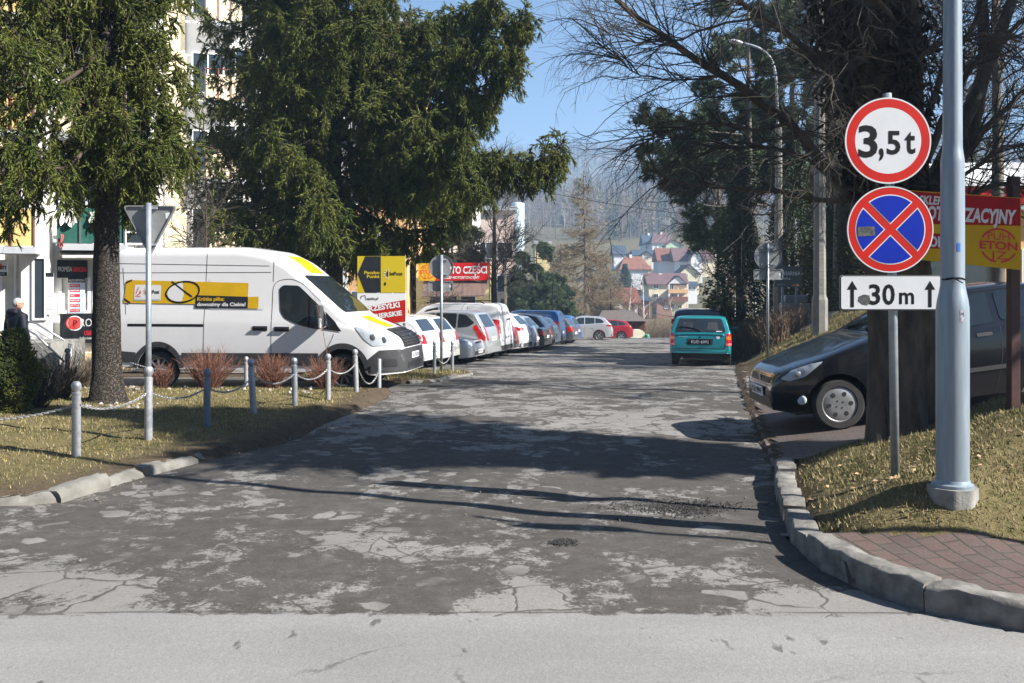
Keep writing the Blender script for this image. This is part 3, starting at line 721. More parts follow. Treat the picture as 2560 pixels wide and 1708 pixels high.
def spruce(label, base, top, r0, crown0, reach, dens, mat, extra=(), reachf=None, seed=1, finger=(.10, .17), sag=.55, name='spruce_tree', up=.35, skip=None, whorl=.42, sec_len=(.35, .95), lean=(0, 0), per=15, droop=2.5):
    global RG
    RG = np.random.default_rng(seed); random.seed(seed)
    T = thing(name, label, 'spruce tree', base, group=None)
    b = np.array(base); tp = b+np.array([lean[0], lean[1], top])
    trunk_mesh([tuple(b-np.array([0, 0, .15])), tuple(b+(tp-b)*.3), tuple(tp)], r0, r0*.25, 'trunk', MT['bark_spruce'], T, off=base)
    limbs = []; z = crown0
    while z < top*.97:
        f = (z-crown0)/(top-crown0); k = random.randint(4, 6); a0 = random.uniform(0, 6.28)
        for i in range(k):
            a = a0+2*math.pi*i/k+random.gauss(0, .2); rr = reach*(1-.62*f)*random.uniform(.7, 1.1)*(reachf(a, z) if reachf else 1)
            if skip and skip(a, z): continue
            p0 = b+(tp-b)*(z/top); dr = np.array([math.cos(a), math.sin(a), 0])
            zz = lambda u: -sag*rr*(math.sin(u*math.pi*.62)*.55)+up*rr*max(0, u-.55)**1.6*1.2
            limbs.append(resamp([p0+dr*rr*u+np.array([0, 0, zz(u)]) for u in np.linspace(0, 1, 9)], 14))
        z += whorl*random.uniform(.7, 1.25)
    for e in extra: limbs.append(resamp(e, 14))
    Lb = np.array(limbs); n = len(Lb); Ln = np.linalg.norm(Lb[:, 1:]-Lb[:, :-1], axis=2).sum(1)
    parts = [tubes(Lb, np.linspace(.028, .007, 14)[None]*np.clip(Ln/2.2, .5, 1.5)[:, None], 5)]
    # side shoots spread flat, then hang
    ns = int(Ln.sum()*dens)
    sec = spawn(Lb, ns, *sec_len, 1.05, droop, 5, .14, .25, taper=.35, up=-.12, flat=.6)
    if len(extra):                                  # hanging curtains below the long outer boughs
        Lx = Lb[-len(extra):]; nx_ = int(np.linalg.norm(Lx[:, 1:]-Lx[:, :-1], axis=2).sum()*20)
        sec = np.concatenate([sec, spawn(Lx, nx_, .45, 1.15, 1.2, 3.2, 5, .3, .2, taper=.25, up=-.9)]); ns = len(sec)
    parts.append(tubes(sec, rads(sec, .006, .002), 3))
    ter = spawn(sec, ns*2, .15, .42, .8, 1.3, 3, .1, .25, taper=.3)
    dead = spawn(sec, ns, .2, .6, .5, 2.6, 4, .2, .3, taper=.2, up=-.3); parts.append(tubes(dead, rads(dead, .0035, .0015), 3))
    v, f = merge(parts); npmesh('branches', v, f, MT['twig_spruce'], T, off=base)
    P1, D1 = along(sec, per); P2, D2 = along(ter, 5)
    tipP = Lb[:, -1]; tipD = Lb[:, -1]-Lb[:, -2]
    P3, D3 = along(Lb, 26, .6, 1.0)
    P = np.concatenate([P1, P2, P3, np.repeat(tipP, 5, 0)]); D = np.concatenate([D1, D2, D3, np.repeat(tipD/np.linalg.norm(tipD, axis=1, keepdims=True), 5, 0)])
    rv = RG.normal(size=P.shape); rv[:, 2] -= .35
    D = D*.95+rv*.42
    Lf = RG.uniform(*finger, len(P))
    v, f = place(finger_tpl(), P, D, Lf)
    npmesh('crown', v, f, mat, T, off=base)
    return T
A0 = gp(245, 13.4)
spruce('spruce with thick bare grey trunk on the lawn, low drooping boughs hiding the facade', A0, 10, .21, 3.85, 2.6, 13, MT['spruce'], seed=3, sag=.75,
       reachf=lambda a, z: .52 if math.cos(a) > .35 else (1.15 if math.sin(a) < -.3 else 1), finger=(.10, .20), whorl=.36)
Bd = 25; B0 = gp(768, Bd)
def pk(u, v, d): return tuple(at(u, v, d))
exB = [[pk(768, 440, Bd), pk(900, 395, Bd-.8), pk(1020, 370, Bd-1.3), pk(1110, 358, Bd-1.5), pk(1200, 380, Bd-1.6), pk(1245, 382, Bd-1.6), pk(1275, 365, Bd-1.6), pk(1290, 328, Bd-1.6)],
       [pk(768, 250, Bd), pk(900, 205, Bd-1), pk(1000, 175, Bd-1.5), pk(1090, 125, Bd-1.8), pk(1165, 80, Bd-2), pk(1195, 50, Bd-2), pk(1204, 15, Bd-2)],
       [pk(768, 215, Bd), pk(880, 190, Bd-.6), pk(990, 150, Bd-1), pk(1080, 90, Bd-1.2), pk(1120, 30, Bd-1.3), pk(1135, -20, Bd-1.3)],
       [pk(768, 170, Bd), pk(890, 100, Bd+.4), pk(1010, 40, Bd+.6), pk(1110, 0, Bd+.7)],
       [pk(768, 330, Bd), pk(880, 290, Bd-.9), pk(990, 250, Bd-1.4), pk(1080, 215, Bd-1.6), pk(1160, 170, Bd-1.8), pk(1190, 120, Bd-1.9)],
       [pk(768, 320, Bd), pk(890, 300, Bd+.6), pk(1000, 290, Bd+.8), pk(1085, 270, Bd+.9), pk(1120, 235, Bd+.9)],
       [pk(768, 400, Bd), pk(870, 380, Bd-1), pk(960, 350, Bd-1.8), pk(1040, 315, Bd-2.2), pk(1075, 290, Bd-2.4)]]
spruce('largest spruce, behind the van, long boughs arching right over the street', B0, 13.5, .27, 4.3, 3.8, 10.5, MT['spruce'], exB, seed=9, sag=.7, finger=(.15, .28), whorl=.46,
       reachf=lambda a, z: 1.38 if math.cos(a) > .15 and 5.6 < z < 10 else .9, sec_len=(.4, 1.3))
exB2 = [[pk(1030, 372, Bd-.6), pk(1090, 362, Bd-1.4), pk(1200, 386, Bd-1.5), pk(1270, 372, Bd-1.5)]]
C0 = gp(622, 26.5)
spruce('dark spruce behind the van roof, left of the largest spruce', C0, 13, .22, 3.9, 2.7, 8, MT['spruce'], seed=21, sag=.8, finger=(.12, .2), reachf=lambda a, z: (.4 if z < 5.0 else 1.12) if math.cos(a) < -.1 else 1.15)
# ---- bare trees
def bare_tree(name, label, cat, stems, limbs, mat, twmat, n2, n3, n4, L2=(.6, 1.6), L3=(.25, .7), L4=(.08, .28), droop=(.2, .35, .4), r2=.012, seed=5, rnd_limbs=0, limbL=(1.2, 2.6), group=None, off=None, trunkname='trunk', t2=(.2, .55), s2=.7):
    """stems: [(points, r0, r1)], limbs: [(points, r0, r1)]"""
    global RG
    RG = np.random.default_rng(seed); random.seed(seed)
    base = stems[0][0][0]; T = thing(name, label, cat, base, group=group)
    if len(stems) == 1: trunk_mesh(stems[0][0], stems[0][1], stems[0][2], trunkname, mat, T, n=14, rings=26, flare=.35, off=base)
    else:
        for (p, a, b_) in stems: trunk_mesh(p, a, b_, trunkname, mat, T, n=14, rings=30, flare=.3, off=base, lump=.07)
    m = 12; LB = [resamp(p, m) for p, _, _ in limbs]; RB = [np.linspace(a, b_, m) for _, a, b_ in limbs]
    SP = np.array([resamp(p, m) for p, _, _ in stems])
    if rnd_limbs:
        L = spawn(SP, rnd_limbs, *limbL, .95, -.15, m, t2[0], .35, taper=.55, up=.1)
        LB += list(L); RB += [np.linspace(stems[0][2]*.8+.004, .005, m)]*len(L)
    LB = np.array(LB); LB[:, 1:-1] += RG.normal(size=LB[:, 1:-1].shape)*.012
    v, f = merge([tubes(LB, np.array(RB), 7)]); npmesh('limb', v, f, mat, T, smooth=True, off=base)
    s2_ = spawn(LB, n2, *L2, s2, droop[0], 5, t2[1]*.4, .45, taper=.35)
    s3 = spawn(s2_, n3, *L3, .75, droop[1], 4, .1, .4, taper=.3)
    pr = [tubes(s2_, rads(s2_, r2, r2*.35), 5), tubes(s3, rads(s3, r2*.42, r2*.18), 3)]
    if n4: s4 = spawn(s3, n4, *L4, .75, droop[2], 3, .1, .35, taper=.2); pr.append(tubes(s4, rads(s4, r2*.22, r2*.13), 3))
    v, f = merge(pr); npmesh('twigs', v, f, twmat, T, off=base)
    return T
TD = 8.7
g0 = gp(2062, TD)
def q(u, v, d=TD): return tuple(at(u, v, d))
def g(u, d): p = gp(u, d); return (p.x, p.y, p.z-.12)
stems = [([g(2068, TD), q(2062, 820), q(2040, 560), q(2005, 250), q(1985, 0), q(1975, -260)], .22, .28),
         ([g(2015, TD-.1), q(2016, 860), q(2012, 640), q(1990, 430), q(1930, 150), q(1900, -80)], .10, .075),
         ([g(2124, TD+.15), q(2115, 820), q(2092, 560), q(2085, 280), q(2075, 0), q(2070, -220)], .16, .13),
         ([q(2080, 560, TD+.2), q(2110, 470, TD+.2), q(2165, 370, TD+.3), q(2235, 230, TD+.4), q(2330, -20, TD+.6)], .10, .055),
         ([q(2090, 500, TD+.4), q(2150, 420, TD+.5), q(2225, 330, TD+.7), q(2260, 150, TD+.8), q(2250, -80, TD+.9)], .09, .05)]
limbs = [([q(1990, 500), q(1950, 440), q(1885, 370), q(1815, 280), q(1745, 225), q(1650, 175), q(1560, 115), q(1480, 45), q(1405, -10)], .055, .024),
         ([q(1985, 300), q(1900, 170, TD-.2), q(1835, 90, TD-.3), q(1745, 35, TD-.4), q(1650, -15, TD-.5)], .04, .02),
         ([q(1990, 470), q(1920, 460), q(1830, 450, TD-.3), q(1730, 430, TD-.4), q(1620, 440, TD-.5), q(1500, 395, TD-.6)], .03, .006),
         ([q(2000, 520), q(1930, 430, TD+.5), q(1830, 330, TD+.8), q(1730, 340, TD+1), q(1600, 350, TD+1.2), q(1480, 260, TD+1.3)], .03, .006),
         ([q(1960, 230), q(1890, 120, TD+.3), q(1880, 30, TD+.3), q(1850, -40, TD+.3)], .03, .015),
         ([q(1815, 280), q(1740, 300, TD-.2), q(1660, 280, TD-.3), q(1560, 290, TD-.3), q(1480, 330, TD-.4)], .018, .005),
         ([q(1650, 175), q(1560, 190, TD+.3), q(1480, 180, TD+.4), q(1385, 110, TD+.5)], .013, .004),
         ([q(1740, 40, TD-.4), q(1640, 60, TD-.3), q(1560, 95, TD-.3), q(1460, 110, TD-.3), q(1372, 52, TD-.3)], .013, .005),
         ([q(2110, 560), q(2180, 480, TD+.3), q(2270, 420, TD+.3), q(2360, 430, TD+.4)], .035, .02),
         ([q(2130, 500), q(2200, 380, TD+.2), q(2290, 260, TD+.3), q(2400, 170, TD+.4)], .04, .02),
         ([q(2110, 400), q(2170, 260, TD-.2), q(2250, 120, TD-.3), q(2370, 30, TD-.3)], .04, .02),
         ([q(2100, 330), q(2160, 170, TD+.3), q(2230, 60, TD+.4), q(2290, -40, TD+.4)], .04, .02),
         ([q(2120, 460), q(2220, 400, TD-.5), q(2300, 330, TD-.6), q(2400, 330, TD-.6)], .025, .01),
         ([q(2060, 200), q(2130, 110, TD-.5), q(2210, 75, TD-.7), q(2330, 90, TD-.7)], .03, .01),
         ([q(2020, 350), q(1960, 320, TD-.6), q(1880, 330, TD-.8), q(1800, 380, TD-.9)], .016, .006),
         ([q(2040, 150), q(1970, 110, TD-.8), q(1910, 130, TD-1.1), q(1860, 200, TD-1.2)], .016, .006),
         ([q(2060, 60), q(2000, -20, TD-1), q(1900, -60, TD-1.5), q(1760, -40, TD-2)], .03, .01),
         ([q(2060, 100), q(2040, 0, TD+1), q(1960, -90, TD+1.6), q(1850, -160, TD+2)], .03, .01)]
bare_tree('deciduous_tree', 'bare many-stemmed tree with dark trunk behind the traffic signs, branches over the road', 'tree', stems, limbs, MT['bark_dark'], MT['twig'], 560, 2700, 5200, L2=(.4, 1.3), L3=(.2, .6), L4=(.08, .26), droop=(.35, .55, .5), r2=.0075, seed=12)
# ivy stems and old dead growth that make the upper trunk so dark
T = bpy.data.objects['deciduous_tree']
iv = []
for _ in range(15000):
    h = random.uniform(2.6, 10.5); a = random.uniform(0, 6.28); k = random.choice((0, 0, 0, 2, 1))
    pts, ra, rb = stems[k]; P = resamp(pts, 30); i = int(np.argmin(abs(P[:, 2]-h))); w = (.28 if k == 0 else .14)+abs(random.gauss(0, .08))*min(1, (h-2.2)/1.5)
    iv.append((P[i][0]+w*math.cos(a), P[i][1]+w*math.sin(a), h))
iv = np.array(iv); D = RG.normal(size=iv.shape); D[:, 2] -= .8
v, f = place(finger_tpl(4, .30), iv, D, RG.uniform(.06, .15, len(iv))); npmesh('ivy', v, f, mk('ivy_dead', (.030, .026, .020), .8, island=.5), T, off=T.location)
# far side of the right bank: brown thicket and more bare trees
def rtree(name, label, u, d, h, r, seed, mat='bark_grey', tw='twig', nl=26, n2=260, n3=1400, n4=0, group=None, lean=0, fork=.25, L2=(.6, 1.5), r2=.012, limbL=(1.5, 3), droop=(0, .1, .1), cat='tree'):
    b = g(u, d); b = np.array(b)
    pts = [tuple(b), tuple(b+np.array([lean*.3, 0, h*.35])), tuple(b+np.array([lean*.6, .1, h*.7])), tuple(b+np.array([lean, .1, h]))]
    return bare_tree(name, label, cat, [(pts, r, r*.15)], [], MT[mat], MT[tw], n2, n3, n4, L2=L2, L3=(.3, .8), droop=droop, r2=r2, seed=seed, rnd_limbs=nl, limbL=limbL, group=group, t2=(fork, .5))
rtree('bare_tree', 'bare brown tree tangle behind the lamp post, right edge', 2290, 15, 8.5, .12, 31, n2=420, n3=3000, nl=40, fork=.3, limbL=(1.5, 3.2))
rtree('bare_tree', 'bare brown tree between the red signboard and the dark trunk', 2190, 23, 10, .13, 32, n2=420, n3=3000, nl=40, fork=.35, limbL=(1.5, 3.2))
rtree('bare_tree', 'thin bare tree behind the concrete utility pole', 1920, 28, 10, .12, 33, n2=300, n3=2200, nl=30, limbL=(1.2, 2.6))
rtree('bare_tree', 'bare tree with brownish crown leaning over the parked dark car', 1650, 42, 11, .14, 34, n2=420, n3=3000, nl=34, r2=.016, L2=(.8, 1.8), limbL=(1.8, 3.6), droop=(.3, .8, .8))
rtree('bare_tree', 'dark bare tree in front of the pale pink apartment block', 1134, 40, 8.2, .17, 35, 'bark_dark', 'twig_dark', n2=330, n3=1900, nl=26, fork=.28, r2=.017, L2=(.7, 1.6), limbL=(1.8, 3.4))
rtree('bare_tree', 'slim bare tree showing above the long spruce bough', 1160, 62, 12.5, .1, 36, 'bark_grey', 'twig', n2=200, n3=900, nl=22, r2=.014)
rtree('bare_shrub', 'bare twiggy shrub between the van roof and the facade', 470, 21, 4.2, .05, 37, 'bark_dark', 'twig_dark', n2=220, n3=1100, nl=20, r2=.008, limbL=(.9, 1.8), cat='shrub')
rtree('bare_shrub', 'bare twiggy shrub by the kiosk awning', 1010, 36, 2.9, .05, 38, 'bark_grey', 'twig', n2=90, n3=300, nl=12, r2=.012, fork=.1, limbL=(.7, 1.5), cat='shrub')
for i, (u, d, h, lb) in enumerate(((1690, 48, 9, 'white stemmed birch left of the ivy clad trunk'), (1668, 64, 10, 'slender birch above the roof of the dark parked car'), (1735, 60, 9, 'leaning birch beyond the teal car'))):
    rtree('birch_tree', lb, u, d, h, .07, 40+i, 'bark_birch', 'twig_birch', n2=200, n3=1200, nl=20, r2=.012, lean=random.uniform(-1.2, 1.2), droop=(.4, .9, .9), limbL=(1, 2.2))
for i, (u, d, h, lb) in enumerate(((1440, 92, 6, 'birch in front of the red roofed brick house, near its left corner'), (1475, 92, 6.5, 'crooked birch at the right corner of the brick house'), (1548, 130, 6, 'bare birch below the brown annex'))):
    b = np.array(at(u, 790, d)); pts = [tuple(b), tuple(b+np.array([.1, 0, h*.4])), tuple(b+np.array([random.uniform(-1.4, 1.4), 0, h]))]
    bare_tree('birch_tree', lb, 'tree', [(pts, .1, .03)], [], MT['bark_birch'], MT['twig_birch'], 70, 350, 0, r2=.02, seed=50+i, rnd_limbs=12, limbL=(1.4, 2.6), t2=(.2, .5), L2=(.8, 1.6))
# ---- larch (bare, brown) in the middle distance
def larch(label, u, vb, vt, d, w, seed):
    global RG
    RG = np.random.default_rng(seed); random.seed(seed)
    b = np.array(at(u, vb, d)); tp = np.array(at(u-4, vt, d)); h = tp[2]-b[2]; T = thing('larch_tree', label, 'larch tree', tuple(b))
    trunk_mesh([tuple(b), tuple((b+tp)/2+np.array([.1, 0, 0])), tuple(tp)], .22, .03, 'trunk', MT['bark_grey'], T, n=10, off=b)
    limbs = []
    for _ in range(150):
        f = random.random()**.9; z = h*(.10+.88*f); a = random.uniform(0, 6.28); rr = w*(1-f)**.75*random.uniform(.55, 1.1)+.25
        p0 = b+(tp-b)*(z/h); dr = np.array([math.cos(a), math.sin(a), 0])
        limbs.append(resamp([p0+dr*rr*u_+np.array([0, 0, -.28*rr*math.sin(u_*2.3)+.25*rr*max(0, u_-.5)]) for u_ in np.linspace(0, 1, 6)], 8))
    L = np.array(limbs); s = spawn(L, 2600, .5, 1.3, .9, .8, 4, .15, .35, taper=.4, flat=.5); s3 = spawn(s, 9000, .2, .55, .8, .3, 3, .1, .3)
    v, f = merge([tubes(L, np.linspace(.045, .015, 8)[None].repeat(len(L), 0), 4), tubes(s, rads(s, .017, .009), 3), tubes(s3, rads(s3, .013, .008), 3)])
    npmesh('crown', v, f, MT['twig_larch'], T, off=b)
larch('tall bare brown larch alone in the middle of the view', 1343, 790, 395, 85, 4.0, 61)
larch('smaller brown larch crowded against the tall larch', 1290, 790, 560, 92, 3.4, 62)
larch('low brown larch right of the tall larch, before the brick house', 1395, 790, 590, 96, 3.6, 63)
# ---- pines
def pine(label, u, d, h, r, z0, clumps, seed, nl=22, spread=3.2, side=None, name='pine_tree', mat='pine', tuft=(.16, .26), per=90):
    global RG
    RG = np.random.default_rng(seed); random.seed(seed)
    b = np.array(g(u, d)); T = thing(name, label, 'pine tree', tuple(b)); tp = b+np.array([.3, 0, h])
    trunk_mesh([tuple(b), tuple((b+tp)/2+np.array([.2, 0, 0])), tuple(tp)], r, r*.25, 'trunk', MT['bark_grey'], T, n=12, off=b)
    limbs = []
    for _ in range(nl):
        f = random.random(); z = z0+(h-z0)*f; a = random.uniform(0, 6.28) if not side or random.random() > .6 else random.gauss(math.pi, .6)
        rr = spread*(1-.6*f)*random.uniform(.6, 1.1)*(1.25 if side and math.cos(a) < -.4 else 1); p0 = b+(tp-b)*(z/h); dr = np.array([math.cos(a), math.sin(a), 0])
        limbs.append(resamp([p0+dr*rr*u_+np.array([0, 0, -.12*rr*math.sin(u_*3)+.25*rr*u_**2]) for u_ in np.linspace(0, 1, 6)], 8))
    for c in clumps: limbs.append(resamp([tuple(b+(tp-b)*min(.95, (c[0][2]-b[2])/h))]+list(c), 8))
    L = np.array(limbs); s = spawn(L, nl*14, .4, 1.2, .75, -.25, 4, .35, .35, taper=.3)
    v, f = merge([tubes(L, np.linspace(.05, .015, 8)[None].repeat(len(L), 0), 5), tubes(s, rads(s, .012, .006), 3)]); npmesh('branches', v, f, MT['bark_grey'], T, off=b)
    P, D = along(s, int(per*.4), .35, 1.0); P += RG.normal(size=P.shape)*.09
    v, f = place(tuft_tpl(), P, D*.6+RG.normal(size=P.shape)*.5+np.array([0, 0, .35]), RG.uniform(*tuft, len(P))); npmesh('crown', v, f, MT[mat], T, off=b)
pc = lambda pts, d: [tuple(at(a, b_, d)) for a, b_ in pts]
pine('tall pine with grey green tufts left of the street lamp', 1700, 37, 14, .2, 4.2, [pc([(1620, 330), (1540, 310), (1480, 275)], 36.5), pc([(1620, 400), (1530, 385), (1455, 370)], 36.2), pc([(1600, 300), (1550, 280), (1515, 285)], 36), pc([(1640, 430), (1560, 420), (1500, 400)], 37), pc([(1620, 350), (1540, 345), (1470, 330)], 37.4)], 71, nl=34, spread=3.4)
pine('pine behind the street lamp, reaching to the concrete pole', 1800, 40, 15, .2, 5.5, [], 72, nl=34, spread=3.0)
pine('young green pine beside the parking bays, left of the larch', 1222, 74, 7.5, .12, .8, [], 73, nl=40, spread=2.6, per=80, tuft=(.2, .32))
pine('low bushy pine in front of the larch', 1262, 78, 5.2, .1, .3, [], 74, nl=40, spread=2.6, per=80, tuft=(.2, .32))
pine('dark round pine beside the green gabled block', 1022, 47, 7.6, .12, 1.0, [], 75, nl=40, spread=2.4, per=80, tuft=(.14, .24), mat='spruce_dark')
# ---- ivy clad trunk, thujas, hedges: leaf by leaf
def leafmass(name, label, cat, base, shape, n, mat, l=(.08, .16), trunk=None, tpl=None, seed=1, down=.3, part='foliage', group=None):
    """shape(t, a) -> radius at relative height t and angle a; shape.h = height"""
    global RG
    RG = np.random.default_rng(seed); random.seed(seed); b = np.array(base); T = thing(name, label, cat, tuple(b), group=group)
    H, rad = shape; P = np.zeros((n, 3)); D = np.zeros((n, 3))
    for i in range(n):
        t = random.random(); a = random.uniform(0, 6.28); r = rad(t, a)*(random.random()**.33)*(1+random.gauss(0, .06))
        P[i] = (b[0]+r*math.cos(a), b[1]+r*math.sin(a), b[2]+H*t); D[i] = (math.cos(a), math.sin(a), -down)
    D += RG.normal(size=D.shape)*.5
    v, f = place(tpl or finger_tpl(4, .30), P, D, RG.uniform(*l, n)); npmesh(part, v, f, mat, T, off=b)
    trunk_mesh([tuple(b-np.array([0, 0, .1])), tuple(b+np.array([.02, 0, H*.5])), tuple(b+np.array([0, 0, H*.93]))], trunk or .1, .03, 'trunk', MT['bark_dark'], T, n=8, rings=10, off=b)
    return T
lump = lambda s: (lambda t, a: 1+.25*math.sin(3*a+9*t+s)+.2*math.sin(5*a-14*t+2*s)+.15*math.sin(23*t+s))
def pr(u, d, dz=0): p = gp(u, d); return (p.x, p.y, p.z+dz)
l1, l2, l3, l4, l5 = lump(1), lump(2.2), lump(3.1), lump(4.5), lump(5.7)
leafmass('ivy_clad_tree', 'column of dark glossy ivy on a trunk right of the teal car', 'tree', pr(1697, 34), (7.4, lambda t, a: (.55+.55*math.exp(-((t-.28)/.25)**2))*l1(t, a)*(1-.35*t)), 11000, MT['ivy'], (.11, .2), seed=81, trunk=.2)
leafmass('thuja_tree', 'tall dark thuja between the two poles', 'thuja', pr(1818, 33), (6.6, lambda t, a: 1.0*(1-t)**.6*l2(t, a)), 8000, MT['ivy'], (.11, .2), seed=82, down=-.6)
leafmass('thuja_tree', 'golden tinged thuja beside the concrete utility pole', 'thuja', pr(1905, 30), (8.2, lambda t, a: .9*(1-t)**.55*l3(t, a)), 8000, MT['thuja_gold'], (.10, .2), seed=83, down=-.6)
leafmass('conifer', 'dense dark green conifer right of the concrete utility pole', 'conifer', pr(1945, 30), (4.6, lambda t, a: 1.6*(1-t)**.5*l4(t, a)), 12000, MT['thuja'], (.09, .17), seed=84, down=-.2)
leafmass('conifer', 'dense dark green conifer behind the black car windscreen', 'conifer', pr(2050, 27), (5.6, lambda t, a: 1.9*(1-t)**.5*l5(t, a)), 13000, MT['spruce_dark'], (.09, .17), seed=85, down=-.2)
leafmass('conifer', 'dark conifer far right, behind the red signboard', 'conifer', pr(2200, 33), (6.2, lambda t, a: 1.7*(1-t)**.5*l1(t, a)), 12000, MT['spruce_dark'], (.10, .19), seed=86, down=-.2)
leafmass('conifer', 'rounded green conifer at the foot of the ivy clad trunk', 'conifer', pr(1655, 50), (2.9, lambda t, a: 1.5*(1-t)**.6*l3(t, a)), 7000, MT['thuja'], (.14, .26), seed=87)
leafmass('conifer', 'small blue green spruce in front of the hipped red roof', 'conifer', tuple(at(1435, 690, 190)), (7.5, lambda t, a: 2.2*(1-t)*l2(t, a)), 3500, mk('blue_spruce', (.035, .06, .055), .7, island=.3), (.3, .7), seed=88, trunk=.2)
leafmass('thuja_bush', 'low thuja bush with golden tips in front of the man', 'bush', pr(33, 12.2), (1.08, lambda t, a: .215*(1-.75*t**3)*l2(t, a)*(.75+.6*min(1, t*2.5))), 6500, MT['thuja'], (.04, .075), seed=89, down=-1.0)
leafmass('ornamental_grass', 'clump of rust coloured dry shrub behind the parked cars', 'shrub', tuple(at(1418, 790, 76)), (1.9, lambda t, a: 1.9*(1-t)**.5*l4(t, a)), 3500, mk('rust', (.30, .17, .05), .8, island=.4), (.2, .45), seed=90)
leafmass('shade_tree', 'round crowned tree beyond the right edge, seen only by its broad shade on the road', 'tree', (9.3, 6.9, .6), (10.6, lambda t, a: (1.5*math.exp(-((t-.76)/.22)**2)+.15)*l2(t, a)), 9500, MT['spruce_dark'], (.25, .5), seed=95, down=.2)
# brown hedge along the bank
def hedge(name, label, pa, pb, h, w, n, mat, seed):
    global RG
    RG = np.random.default_rng(seed); a, b_ = np.array(pa), np.array(pb); T = thing(name, label, 'hedge', tuple(a)); t = RG.random(n)
    P = a+(b_-a)*t[:, None]; P[:, 0] += RG.normal(size=n)*w*.4; P[:, 1] += RG.normal(size=n)*w*.4
    P[:, 2] = [gz(x, y) for x, y in P[:, :2]]
    D = RG.normal(size=(n, 3))*.35; D[:, 2] = 1; D /= np.linalg.norm(D, axis=1, keepdims=True); L = RG.uniform(.5, 1, n)*h
    tip = P+D*L[:, None]; tr = np.stack([P, (P+tip)/2+RG.normal(size=P.shape)*.05, tip], 1)
    tw = spawn(tr, n*5, .15, .45, .7, 0, 3, .3, .35)
    v, f = merge([tubes(tr, rads(tr, .010, .004), 3), tubes(tw, rads(tw, .006, .003), 3)]); npmesh('twigs', v, f, mat, T, off=a)
hedge('hedge', 'bare reddish brown hedge on the bank beside the teal car', gp(1690, 31), gp(1785, 26.5), 1.15, .5, 900, mk('hedge', (.15, .10, .065), .9, island=.4), 91)
hedge('hedge', 'pale dry hedge behind the second pole', gp(1790, 29.5), gp(1835, 27), .8, .4, 420, mk('hedge_pale', (.27, .21, .14), .9, island=.4), 92)
hedge('hedge', 'brown thicket beyond the wooden shelter', at(1480, 800, 88), at(1600, 800, 84), 3.2, 2.0, 900, mk('thicket', (.16, .115, .08), .9, island=.4), 93)
# ---- dogwood-like red twigs along the van
def twigbush(label, u, d, h, w, n, seed, mat='twig_red', x=None):
    global RG
    RG = np.random.default_rng(seed); b = np.array(g(u, d)) if x is None else np.array((x, d, gz(x, d)-.02)); b[2] += .1; T = thing('twiggy_bush', label, 'bush', tuple(b), group='bare twiggy bushes')
    an = RG.uniform(0, 6.28, n); ti = RG.uniform(0, .75, n)
    P0 = b+np.stack([np.cos(an)*.10*w, np.sin(an)*.10*w, np.zeros(n)], 1)*RG.random((n, 1)); P0[:, 2] -= .05
    D = np.stack([np.cos(an)*np.sin(ti)*w, np.sin(an)*np.sin(ti)*w, np.cos(ti)], 1); L = RG.uniform(.6, 1.05, n)*h
    m1 = P0+D*L[:, None]*.5; m1[:, 2] += .03; tp = P0+D*L[:, None]+RG.normal(size=(n, 3))*.03
    tr = np.stack([P0, m1, tp], 1); tw = spawn(tr, n*5, .1, .32*h/.7, .45, -.2, 3, .25, .25)
    v, f = merge([tubes(tr, rads(tr, .0055, .0025), 3), tubes(tw, rads(tw, .003, .0014), 3)]); npmesh('twigs', v, f, MT[mat], T, off=b)
twigbush('reddish bare bush tight against the van rear wheel, by the yield sign pole', 372, 15.6, .48, .7, 90, 101)
twigbush('largest reddish bare bush, right of the van rear wheel', 480, 15.7, .74, 1.0, 230, 102)
twigbush('reddish bare bush in front of the van middle', 622, 15.8, .62, 1.0, 190, 103)
twigbush('reddish bare bush beside the van front wheel', 745, 15.9, .62, .9, 150, 104)
twigbush('pale brown bare bush by the stair railing, left of the thick trunk', 195, 17.5, .72, .8, 130, 105, 'twig_larch')
twigbush('dark bare bush in the shade right of the thuja bush', 88, 12.6, .75, .9, 120, 106, 'twig_dark')
twigbush('dark bare bush between the thick trunk and the shaded bush', 140, 13.6, .75, .95, 130, 107, 'twig_dark')
sap = MB(); p0 = gp(756, 15.2); sap.tube([p0, p0+Vector((-.03, 0, .6)), p0+Vector((-.12, 0, 1.1)), p0+Vector((-.25, 0, 1.62))], [.008, .006, .005, .002], 5)
tag(sap.build('sapling', MT['twig_red'], off=(0, 0, 0)), 'single thin leafless sapling stem in front of the van door', 'sapling')
# ================================================================ SIGNS, POSTS, BOLLARDS
def disc(mb, r, z0, h, M, n=56): mb.prism(circle(r, n), h, M @ Matrix.Translation((0, 0, z0)))
FRONT = lambda o: plane(o, (1, 0, 0))            # a face looking back at the viewer
def ringm(mb, r0, r1, z, M, n=64, a0=0, a1=360):
    vs = []; fs = []; full = (a1-a0) >= 360; k = n if full else n+1
    for i in range(k):
        a = R(a0+(a1-a0)*i/n)
        vs += [(r0*math.cos(a), r0*math.sin(a), z), (r1*math.cos(a), r1*math.sin(a), z)]
    for i in range(n):
        j = (i+1) % k; fs.append((2*i, 2*i+1, 2*j+1, 2*j))
    mb.add(vs, fs, M)
def flat(mb, poly, z, M): mb.add([(p[0], p[1], z) for p in poly], [list(range(len(poly)))], M)
SD = 6.9;  SS = F/SD                              # pixels per metre at the signpost
base = gp(2055, SD); T = thing('traffic_sign', 'nearest signpost with 3,5t disc, blue no stopping disc and white 30 m plate', 'traffic sign', base)
mb = MB(); mb.tube([base-Vector((0, 0, .2)), at(2049, 700, SD), at(2036, 215, SD+.02)], .032, 14); mb.build('pole', MT['galv'], T, True, off=base)
